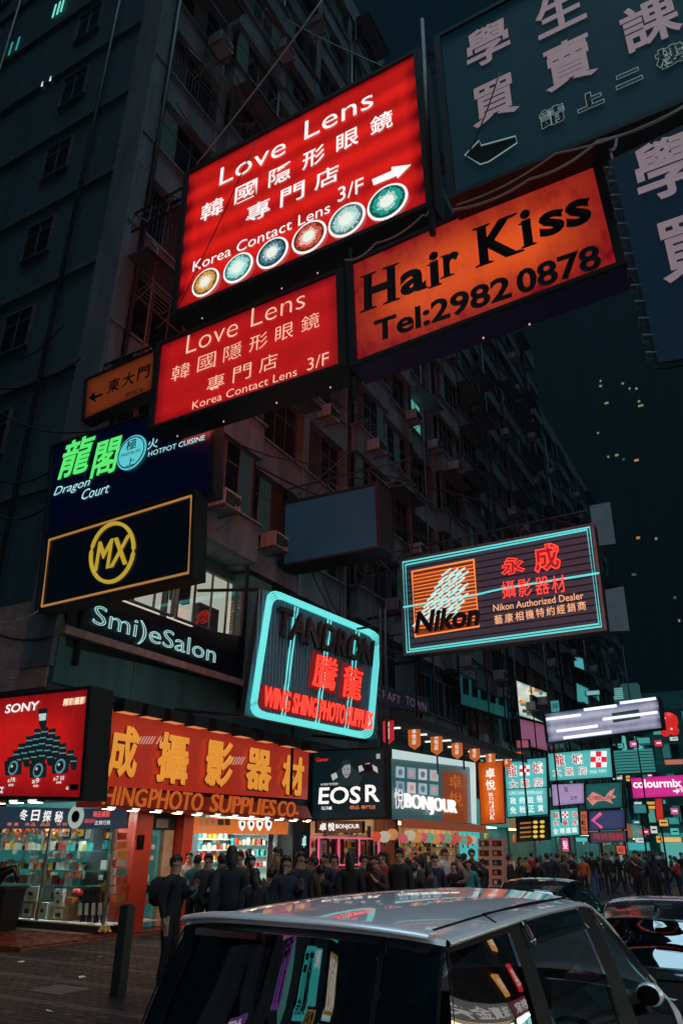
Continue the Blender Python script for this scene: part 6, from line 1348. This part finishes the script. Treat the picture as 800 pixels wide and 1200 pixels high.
crowd = [(245, 16.8, 3, 'grey', 'short'), (281, 17.5, 3, 'red', 'short'), (292, 15.0, 5, 'brown', 'short'), (300, 13.6, 2, 'black', 'long'), (318, 15.2, 5, 'charcoal', 'short'), (335, 14.4, 0, 'navy', 'long'), (327, 18.6, 4, 'beige', 'short'),
    (352, 17.5, 2, 'charcoal', 'short'), (360, 19.8, 6, 'white', 'short'), (376, 18.2, 0, 'black', 'short'), (392, 20.4, 3, 'red', 'long'), (410, 17.4, 2, 'black', 'long'), (425, 21.5, 1, 'navy', 'short'), (440, 18.3, 5, 'brown', 'short'),
    (452, 22.6, 4, 'black', 'long'), (468, 20.0, 2, 'charcoal', 'short'), (478, 24.5, 0, 'orange', 'short'), (484, 21.5, 5, 'black', 'short'), (495, 25.5, 6, 'beige', 'long'), (508, 21.2, 2, 'navy', 'short'), (520, 23.5, 3, 'white', 'short'), (531, 22.0, 1, 'black', 'long'), (543, 26.5, 2, 'grey', 'short'), (552, 24, 5, 'black', 'short'),
    (565, 30, 0, 'charcoal', 'short'), (596, 24.0, 2, 'black', 'short'), (608, 25.5, 0, 'black', 'long'), (615, 33, 3, 'orange', 'short'), (628, 26.0, 5, 'navy', 'short'), (640, 28.0, 2, 'black', 'short'), (652, 31, 1, 'charcoal', 'short'), (622, 36, 4, 'red', 'short'),
    (662, 35, 3, 'beige', 'long'), (672, 38, 6, 'white', 'short'), (681, 34, 2, 'orange', 'short'), (692, 36, 0, 'black', 'short'), (700, 42, 5, 'beige', 'long'), (709, 38, 2, 'navy', 'long'), (716, 45, 3, 'white', 'short'), (722, 40, 1, 'charcoal', 'short'), (731, 46, 6, 'grey', 'short'), (739, 42, 2, 'black', 'short'),
    (748, 38, 5, 'teal', 'short'), (754, 44, 0, 'black', 'long'), (760, 36, 4, 'navy', 'short'), (768, 50, 3, 'white', 'short'), (775, 40, 2, 'black', 'short'), (784, 46, 1, 'brown', 'short'), (790, 37, 5, 'red', 'short'), (797, 42, 0, 'black', 'short'), (735, 54, 2, 'red', 'short'), (757, 58, 1, 'beige', 'short'), (645, 44, 5, 'grey', 'short'), (686, 50, 0, 'blue', 'short'), (705, 56, 3, 'black', 'short')]
rp = random.Random(11); seen = {}; posew = ['holding a phone up', 'striding', 'standing still', 'with both hands before the chest', 'walking on', 'with a phone and bent head', 'walking with a phone']
for px, Y, k, col, hair in crowd:
    if px < 600:
        q = at_px(px, Y=10.0); Y = max(Y*.72, 10*(-7.15)/q[0]) if px < 520 else Y*.85
        Y = max(Y, 10*(-7.15)/q[0])
    x, y = at_px(px, Y=Y)
    lab = '%s in %s, %s, %s' % ('long haired person' if hair == 'long' else 'person', col, posew[k], where(px))
    seen[lab] = seen.get(lab, 0)+1
    if seen[lab] > 1: lab += ', further away'
    person(x, y, rp.uniform(0, 6.28) if k not in (0, 3) else rp.choice((1.2, 3.3, 4.6, .4)), k, col, rp.choice(('black', 'navy', 'charcoal', 'blue', 'black')), lab, hair, rp.choice((.90, .94, .97, 1.0, 1.03, 1.07)))

more = [(272, 11.6, 1, 'charcoal'), (368, 14.5, 6, 'brown'), (384, 15.5, 5, 'navy'), (434, 15.8, 0, 'charcoal'), (448, 17.0, 2, 'red'), (489, 19.0, 2, 'olive'), (501, 18.6, 0, 'grey'), (538, 21, 3, 'beige'), (548, 22.5, 6, 'teal'), (658, 29, 5, 'grey'), (668, 30, 3, 'charcoal'), (744, 31, 0, 'brown'), (764, 33, 3, 'navy')]
colw = {}
for i, (px, Y, k, col) in enumerate(more):
    q = at_px(px, Y=10.0); x, y = at_px(px, Y=max(Y*.9, 10*(-7.1)/q[0]) if px < 600 else Y)
    base_ = '%s hair, %s coat, %s, %s' % ('long' if i % 3 == 0 else 'short', col, posew[k], where(px)); colw[base_] = colw.get(base_, 0)+1
    t = person(x, y, rp.uniform(-.7, .7)+(PI if i % 3 == 0 else -.5), k, col, 'black', 'nearer person, '+base_ + (', behind another' if colw[base_] > 1 else ''), 'long' if i % 3 == 0 else 'short', rp.uniform(.90, 1.08))
    if i % 3 == 1:
        bt = thing('shoulder_bag', '%s shoulder bag on the %s coat %s' % (['brown', 'teal', 'black'][i % 3 if i % 2 else 2], col, where(px)), 'bag', (x, y, 0), t.rotation_euler.z)
        b = MB(); b.lathe((.24, .06, .78), [(.06, 0), (.11, .03), (.12, .18), (.09, .24)], 8); link('bag_body', b.mesh('bag_body', cloth[['brown', 'teal', 'black'][i % 3 if i % 2 else 2]], True), bt); b = MB(); b.tube([(.24, .0, 1.0), (.18, -.02, 1.25), (.08, 0, 1.47), (-.08, .02, 1.4)], .012, 5); link('strap', b.mesh('strap', cloth['black']), bt)
# litter and a drain cover on the pavement
p = onZ(70, 1160, 0); m = MB(); m.box(p.x-.35, p.y-.3, -.012, p.x+.35, p.y+.3, .004); dr = m.build('drain_cover', darkmetal); tag(dr, kind='structure')
for i in range(7): MB().box(p.x-.3, p.y-.26+i*.08, .0045, p.x+.3, p.y-.23+i*.08, .009).build('rib', galv, dr)
for i, (px, py) in enumerate(((25, 1128), (96, 1146), (58, 1186), (168, 1136), (118, 1122))):
    q = onZ(px, py, .0); m = MB(); a_ = i*1.3; u = Vector((math.cos(a_), math.sin(a_), 0))*.06; v = Vector((-math.sin(a_), math.cos(a_), .1))*.04; m.quad(q-u-v+Vector((0, 0, .012)), q+u-v*.6+Vector((0, 0, .012)), q+u*.9+v+Vector((0, 0, .02)), q-u*.7+v+Vector((0, 0, .018)))
    tag(m.build('paper_scrap', boxw), ['crumpled white scrap near the step at the far left', 'white scrap left of the bollard', 'white scrap at the bottom left corner', 'white scrap right of the bollard', 'white scrap close under the step edge'][i], 'litter')
# ================================================================ VEHICLES
silver = mat('silver metallic paint', (.86, .87, .92), .36, metal=.30, var=.06, nscale=2, coat=.9, spec=.6)
darkpaint = mat('dark metallic paint', (.012, .018, .024), .22, metal=.4, coat=1.0)
rubber = mat('black rubber trim', (.006, .006, .007), .6, spec=.12); gl_side = glass('tinted side glass', (.55, .62, .62), .01, .72); gl_rear = glass('dark privacy glass', (.12, .16, .17), .01, .72)
chrome = mat('chrome', (.6, .6, .62), .12, metal=1); tyre = mat('tyre rubber', (.012, .012, .012), .8); redl = mat('red lamp lens', (.25, .01, .01), .15, emit=(.10, .004, .004), es=.6); seatm = mat('dark seat fabric', (.02, .02, .024), .9)
def lerp(a, b, t): return a+(b-a)*t
def cr(pts, t):
    """smooth curve through points, t in 0..1"""
    n = len(pts)-1; f = t*n; i = min(int(f), n-1); u = f-i; P = [Vector(p) for p in pts]
    p0 = P[max(i-1, 0)]; p1 = P[i]; p2 = P[i+1]; p3 = P[min(i+2, n)]
    return .5*((2*p1)+(p2-p0)*u+(2*p0-5*p1+4*p2-p3)*u*u+(3*p1-p0-3*p2+p3)*u*u*u)
def grid(fn, nu, nv, name, m, parent, smooth=True, thick=0, flip=False):
    b = MB()
    for i in range(nu+1):
        for j in range(nv+1): b.v.append(Vector(fn(i/nu, j/nv)))
    for i in range(nu):
        for j in range(nv):
            k = i*(nv+1)+j; q = (k, k+1, k+nv+2, k+nv+1); b.f.append(q[::-1] if flip else q); b.mi.append(0)
    o = b.build(name, m, parent, smooth, wp=False)
    if thick: md = o.modifiers.new('thickness', 'SOLIDIFY'); md.thickness = thick; md.offset = -1
    return o
def wheel(parent, x, y, r=.31):
    s = 1 if x > 0 else -1; w_ = link('wheel', MB().lathe((x, y, r), [(r*.62, -.10), (r*.93, -.105), (r, -.07), (r, .07), (r*.93, .105), (r*.62, .10)], 28, 'X').mesh('wheel', tyre, True), parent)
    b = MB(); b.lathe((x+s*.06, y, r), [(r*.60, -.02), (r*.60, .02)], 24, 'X')
    for k in range(5): a = 2*PI*k/5; b.tube([(x+s*.095, y, r), (x+s*.09, y+r*.58*math.cos(a), r+r*.58*math.sin(a))], .025, 6)
    link('rim', b.mesh('rim', chrome), w_)
def car(root, rail, belt, sill, yr, yf, crown, paint, glass_s, glass_r, side_cuts, hood, nose_y, tailglass, details):
    """rail/belt/sill: curves (half-width, y, z) from rear to windscreen foot; everything mirrored"""
    R = lambda t: cr(rail, t); B = lambda t: cr(belt, t)
    tw_ = details['header']           # share of the rail that is roof; beyond it the windscreen pillar
    # roof: crowned sheet between the two rails
    def roof(u, v):
        t = u*tw_; p = R(t); x = (v*2-1); ax = abs(x); c_ = (1-ax**2.6); bow = details['bow_r']*(1-u)**3*(1-ax**2)-details['bow_f']*u**3*(1-ax**2)
        return (p.x*x, p.y-bow, p.z+crown*c_)
    grid(roof, 44, 36, 'roof', paint, root)
    # windscreen
    def ws(u, v):
        x = v*2-1; t = tw_+(1-tw_)*u; p = R(t); bow = details['bow_f']*(1-x*x)*(1+u*1.6)
        return (p.x*x*.985, p.y+bow, p.z+crown*(1-abs(x)**2.6)*(1-u)-.004)
    grid(ws, 12, 18, 'windscreen', glass_s, root)
    for s in (-1, 1):
        # pillars and side glass between rail and belt
        def side(t, v, off=0): a = R(t); b = B(t); p = a.lerp(b, v); bul = .035*math.sin(v*PI); return Vector((s*(p.x+bul+off), p.y, p.z))
        cuts = side_cuts; prev = 0.0
        for (t0, t1, nm) in cuts:
            if t0 > prev: grid(lambda u, v: side(lerp(prev, t0, u), v), 3, 8, 'pillar', rubber if nm != 'c' else paint, root)
            o = grid(lambda u, v: side(lerp(t0, t1, u), lerp(.06, .97, v), -.012), 12, 10, 'side_window', glass_s if nm != 'q' else glass_r, root)
            grid(lambda u, v: side(lerp(t0, t1, u), v*.06), 12, 1, 'window_trim', rubber, root); grid(lambda u, v: side(lerp(t0, t1, u), .97+v*.03), 12, 1, 'window_trim', rubber, root)
            if nm in ('v', 'w'):       # smoked rain visor standing proud of the glass
                grid(lambda u, v: side(lerp(t0, t1, u), lerp(.015, .15, v), .010+.010*v), 14, 3, 'rain_visor', mat('smoked visor', (.01, .014, .016), .08, coat=1), root, thick=.004)
            prev = t1
        grid(lambda u, v: side(lerp(prev, 1, u), v), 6, 8, 'pillar', paint, root)
        # roof edge rail roll-over
        grid(lambda u, v: (lambda p: Vector((s*(p.x+.018*math.sin(v*PI)), p.y, p.z-.03*v+.004)))(R(u)), 40, 4, 'roof_rail', paint, root)
        # body side: belt to sill
        def low(u, v):
            b = B(u); sx = cr(sill, u); z = lerp(b.z, sx.z, v); x = lerp(b.x, sx.x, v**1.5)+.05*math.sin(v*PI); return Vector((s*x, lerp(b.y, sx.y, min(1, v*1.5)), z))
        grid(low, 30, 12, 'body_side', paint, root)
        # front wing
        def wing(u, v):
            b = B(1.0); sx = cr(sill, 1.0); p = low(1.0, v); nx = lerp(1, .80, u**2); return Vector((p.x*nx, lerp(p.y, nose_y, u), p.z if v > .5 else lerp(p.z, min(p.z, hood(1, 1)[2]+.02*(1-v)), u)))
        grid(wing, 12, 8, 'front_wing', paint, root)
        m = MB(); b0 = B(1.0); q = details['mirror']; mx_, my_, mz_ = s*q[0], q[1], q[2]
        o = MB(); o.lathe((0, 0, 0), [(.02, -.075), (.085, -.05), (.10, 0), (.085, .05), (.03, .065)], 16, 'Y'); mo = link('wing_mirror', o.mesh('wing_mirror', paint, True), root, (mx_, my_, mz_)); mo.scale = (.70, .55, .56)
        gm = MB(); gm.lathe((0, 0, 0), [(.082, -.078), (.082, -.070)], 16, 'Y'); link('mirror_glass', gm.mesh('mirror_glass', mat('dark mirror', (.1, .1, .1), .15, metal=1), False), mo)
        st = MB(); st.tube([(mx_-s*.02, my_+.02, mz_-.06), (mx_-s*.17, my_+.05, mz_-.11)], .028, 6); st.build('mirror_arm', rubber, root, wp=False)
        for wy in details['wheels']: wheel(root, s*(details['track']), wy)
    grid(hood, 16, 16, 'bonnet', paint, root)
    grid(lambda u, v: ((v*2-1)*.72, nose_y+.06*(1-(v*2-1)**2), lerp(hood(1, .5)[2], .15, u)), 6, 10, 'front_bumper', paint, root)
    # tail: from rear roof edge down
    Rr = R(0); Br = B(0); Sr = cr(sill, 0)
    def tail(u, v, off=0):
        x = v*2-1; 
        if u < .5: p = Rr.lerp(Br, u*2)
        else: p = Br.lerp(Sr, u*2-1)
        q = p.copy(); bow = (details['bow_r']*(1-x*x))*(1 if u < .5 else 1.2)+.04*math.sin(min(u*2, 1)*PI); return Vector((q.x*x, q.y-bow-off, q.z+crown*(1-abs(x)**2.6)*max(0, 1-u*8)))
    tg = tailglass
    for (v0, v1, nm, mm) in tg: grid(lambda u, v: tail(lerp(.014, .47, u), lerp(v0, v1, v), -.008), 10, 10, nm, mm, root)
    grid(lambda u, v: tail(lerp(0, .014, u), v), 2, 24, 'tailgate_top', paint, root); grid(lambda u, v: tail(lerp(.47, 1, u), v), 12, 20, 'tailgate', paint, root)
    vs = [0]+[q for t_ in tg for q in t_[:2]]+[1]
    for i in range(0, len(vs), 2):
        if vs[i+1]-vs[i] > .001: grid(lambda u, v: tail(lerp(.014, .47, u), lerp(vs[i], vs[i+1], v), .004), 8, 2, 'tail_pillar', rubber, root)
    for s in (-1, 1): grid(lambda u, v: tail(lerp(.5, .68, u), lerp(.02, .16, v) if s < 0 else lerp(.84, .98, v), .012), 4, 4, 'tail_lamp', redl, root)
    # cabin: floor, dashboard, seats, wheel
    MB().box(-.68, .5, .28, .68, nose_y-1.3, .34).build('cabin_floor', black, root, wp=False)
    dy = details['dash']; MB().box(-.66, dy, .55, .66, dy+.5, .93).build('dashboard', rubber, root, wp=False)
    for y_ in details['seats']:
        for s in (-1, 1):
            b = MB(); b.lathe((0, 0, 0), [(.20, 0), (.25, .1), (.25, .45), (.2, .58), (.1, .62)], 12); st = link('seat', b.mesh('seat', seatm, True), root, (s*.36, y_, .62)); st.scale = (1, .38, 1)
            b = MB(); b.lathe((0, 0, .64), [(.05, 0), (.12, .03), (.13, .12), (.08, .19)], 10); link('headrest', b.mesh('headrest', seatm, True), st)
            MB().box(-.25+s*.36, y_+.02, .45, .25+s*.36, y_+.5, .64).build('seat_cushion', seatm, root, wp=False)
    c_ = Vector((.36, dy-.10, .98)); N = 20; b = MB(); b.tube([c_+Vector((.18*math.cos(2*PI*i/N), -.18*math.sin(2*PI*i/N)*.45, .18*math.sin(2*PI*i/N)*.9)) for i in range(N)], .014, 6, close=True)
    b.tube([c_+Vector((-.17, 0, 0)), c_, c_+Vector((.17, 0, 0))], .014, 5); b.tube([c_, c_+Vector((0, .25, -.12))], .03, 6); b.build('steering_wheel', rubber, root, wp=False, smooth=True)
# ---- the silver people carrier
CX, CY = -1.735, 2.409; CZ = -.13
T = thing('silver_mpv', 'silver people carrier filling the foreground, seen from behind its right rear corner', 'car', (CX, CY, CZ), math.radians(-3.2))
TM = Matrix.Translation((CX, CY, CZ)) @ Matrix.Rotation(math.radians(-3.2), 4, 'Z')
D = 1-CZ*0
rail = [(.60, .37, 1.690), (.62, .80, 1.715), (.61, 1.30, 1.73), (.59, 1.80, 1.73), (.575, 2.18, 1.715), (.58, 2.52, 1.61), (.61, 2.83, 1.44), (.67, 3.14, 1.23)]
belt = [(.67, .12, 1.06), (.78, .68, 1.05), (.80, 1.20, 1.04), (.80, 1.72, 1.03), (.80, 2.16, 1.02), (.79, 2.52, 1.02), (.785, 2.84, 1.02), (.78, 3.2, 1.03)]
sill = [(.70, .02, .32), (.82, 2.0, .25), (.82, 3.6, .25)]
def hood(u, v):
    x = v*2-1; return (x*lerp(.76, .70, u**2), lerp(3.12, 4.3, u)+.12*(1-x*x)*(1 if u > 0 else 1), lerp(1.17, .82, u**1.5)+.035*(1-x*x))
def cutpx(px):   # share of the rail curve that stands at a photo column
    lo, hi = 0, .98
    for _ in range(30):
        m_ = (lo+hi)/2
        if pix(TM @ cr(rail, m_))[0] < px: lo = m_
        else: hi = m_
    return lo
def cut(y):      # share of the rail curve at local y
    lo, hi = 0, 1
    for _ in range(30):
        m_ = (lo+hi)/2
        if cr(rail, m_).y < y: lo = m_
        else: hi = m_
    return lo
car(T, rail, belt, sill, 0, 0, .045, silver, gl_side, gl_rear,
    [(.004, cutpx(592), 'q'), (cutpx(606), cutpx(672), 'v'), (cutpx(686), cutpx(756), 'w')], hood, 4.3,
    [(.008, .12, 'corner_glass', gl_rear), (.135, .835, 'rear_window', gl_rear), (.85, .992, 'corner_glass', gl_rear)],
    dict(header=cut(2.2), bow_r=.17, bow_f=.16, mirror=(.80, 2.36, 1.30), wheels=(.75, 3.5), track=.74, dash=2.6, seats=(.9, 1.75)))
# spoiler lip with the high brake lamp, gutters, aerial, panel lines
def lip(u, v):
    x = (u*2-1)*.63; w_ = [(-.01, .012), (.0, .026), (-.09, .018), (-.125, .0), (-.115, -.018), (-.05, -.022)]; q = cr(w_, v); y0 = .36-.10*(1-(x/.64)**2); rz_ = 1.70+.055*(1-abs(x/.645)**2.6); return (x, y0+q[0], rz_+q[1])
_cr = cr
def cr2(pts, t): return _cr([(a, b, 0) for a, b in pts], t)
def lip(u, v):
    x = (u*2-1)*.57; q = cr2([(.04, .012), (-.01, .018), (-.05, .014), (-.065, .004), (-.06, -.006), (-.01, -.010)], v); y0 = .37-.17*(1-(x/.60)**2)*1.0; rz_ = 1.668+.045*(1-abs(x/.62)**2.6); return (x, y0+q.x, rz_+q.y+.022)
grid(lip, 30, 10, 'rear_spoiler', silver, T)
b = MB(); b.box(-.36, .155, 1.668, -.06, .19, 1.69); b.build('high_brake_lamp', mat('dark red lamp', (.06, .004, .004), .15), T, wp=False)
for s in (-1, 1):
    b = MB(); b.tube([(lambda p: (s*p.x*.86, p.y, p.z+.016))(cr(rail, t*.01*cut(2.1))) for t in range(6, 100, 4)], .0065, 5); b.build('roof_gutter', rubber, T, wp=False)
b = MB(); b.tube([(.622, .78, 1.718), (.56, .80, 1.744), (.54, 1.9, 1.752), (.585, 2.1, 1.724)], .0035, 4); b.build('door_gap', rubber, T, wp=False)
ap = onZ(287, 1054, 1.56); loc = T.matrix_basis.inverted() @ ap if False else None
aer = thing('aerial_dummy', 'x', 'x'); bpy.data.objects.remove(aer)
bx, by = -.44, .62
b = MB(); b.lathe((bx, by, 1.752), [(.035, 0), (.03, .03), (.014, .05), (.012, .06)], 10); b.tube([(bx, by, 1.805), (bx-.03, by-.05, 1.96)], [.008, .004], 6); b.build('aerial', rubber, T, wp=False)
b = MB(); b.tube([(-.5, .22, 1.33), (.1, .16, 1.30)], .008, 5); b.tube([(.1, .16, 1.30), (.12, .165, 1.24)], .014, 5); b.build('rear_wiper', rubber, T, wp=False)
# driver
sm, _ = body_mesh(dict(arm_l='wheel', arm_r='wheel', sit=True)); PM.append((sm, (0, -.02)))
d_ = person(0, 0, PI, len(PM)-1, 'charcoal', 'black', 'driver in a dark jacket at the wheel of the silver people carrier', sc_=.92); d_.location = T.matrix_basis @ Vector((.36, 2.42, -.10)) if False else Vector((CX+.42, CY+1.85, CZ-.22)); 
# ---- two dark saloons ahead
def saloon(x, y, rz, label, s=1.0):
    t = thing('dark_saloon', label, 'car', (x, y, CZ), math.radians(rz)); t.scale = (s, s, s)
    rail2 = [(.52, 1.0, 1.30), (.56, 1.35, 1.40), (.58, 1.8, 1.45), (.58, 2.3, 1.44), (.60, 2.6, 1.38), (.66, 3.0, 1.18), (.72, 3.35, .98)]
    belt2 = [(.74, .55, .93), (.78, 1.2, .92), (.80, 1.9, .91), (.80, 2.6, .90), (.78, 3.1, .90), (.77, 3.4, .90)]
    sill2 = [(.76, .30, .30), (.80, 2.0, .24), (.80, 3.4, .24)]
    def hd(u, v): q = v*2-1; return (q*lerp(.76, .68, u**2), lerp(3.35, 4.4, u)+.12*(1-q*q), lerp(.95, .72, u**1.5)+.03*(1-q*q))
    car(t, rail2, belt2, sill2, 0, 0, .04, darkpaint, gl_side, gl_rear, [(.10, .36, 'g'), (.40, .84, 'g')], hd, 4.4, [(.06, .94, 'rear_window', gl_rear)],
        dict(header=.66, bow_r=.12, bow_f=.12, mirror=(.88, 2.95, .98), wheels=(.85, 3.5), track=.72, dash=2.75, seats=(1.3, 2.1)))
    grid(lambda u, v: ((v*2-1)*lerp(.72, .70, u), lerp(.60, .0, u)-.06*(1-(v*2-1)**2), lerp(.93, .90, u)+.02*(1-(v*2-1)**2)), 8, 14, 'boot_lid', darkpaint, t)
    grid(lambda u, v: ((v*2-1)*lerp(.70, .76, u), lerp(.0, -.02, u)-.06*(1-(v*2-1)**2), lerp(.90, .28, u)), 8, 14, 'rear_bumper', darkpaint, t)
    for sg in (-1, 1):
        grid(lambda u, v: (sg*lerp(.72, .76, v), lerp(.0, .6, u), lerp(.92, .3, v)), 6, 6, 'rear_wing', darkpaint, t)
        grid(lambda u, v: (sg*lerp(.48, .70, u), -.075+.03*u, lerp(.84, .70, v)), 4, 2, 'tail_lamp', redl, t)
    b = MB(); b.v = [Vector(p) for p in ((-.015, 1.12, 1.39), (.015, 1.12, 1.39), (.012, 1.3, 1.435), (-.012, 1.3, 1.435), (0, 1.14, 1.46))]; b.f = [(0, 1, 4), (1, 2, 4), (2, 3, 4), (3, 0, 4), (0, 3, 2, 1)]; b.mi = [0]*5; b.build('shark_fin', rubber, t, wp=False)
    return t
saloon(-1.45, 8.3, -1, 'dark saloon car ahead of the silver people carrier, at the right picture edge')
saloon(-4.25, 13.4, 0, 'dark saloon car further ahead beside the crowd')
# bollard
p = onZ(138, 1168, 0)
t = thing('bollard', 'square black bollard on the pavement at the left', 'bollard', p)
MB().box(p.x-.075, p.y-.075, -.01, p.x+.075, p.y+.075, 1.08).build('post', mat('black bollard paint', (.014, .014, .016), .45, var=.3, bump=.1), t); MB().box(p.x-.062, p.y-.062, 1.083, p.x+.062, p.y+.062, 1.10).build('cap', darkmetal, t)
# ---- thin bluish haze added to lift the blacks and halo the signs
hm_ = bpy.data.materials.new('blue fill haze'); hm_.use_nodes = True; hn = hm_.node_tree.nodes; hn.clear()
ho = hn.new('ShaderNodeOutputMaterial'); hv = hn.new('ShaderNodeVolumePrincipled'); hv.inputs['Color'].default_value = (.42, .85, 1, 1); hv.inputs['Density'].default_value = .0002; hv.inputs['Anisotropy'].default_value = .3
hm_.node_tree.links.new(hv.outputs[0], ho.inputs['Volume'])
tag(MB().box(-90, -80, -2.4, 60, 220, 155).build('haze', hm_), kind='stuff')
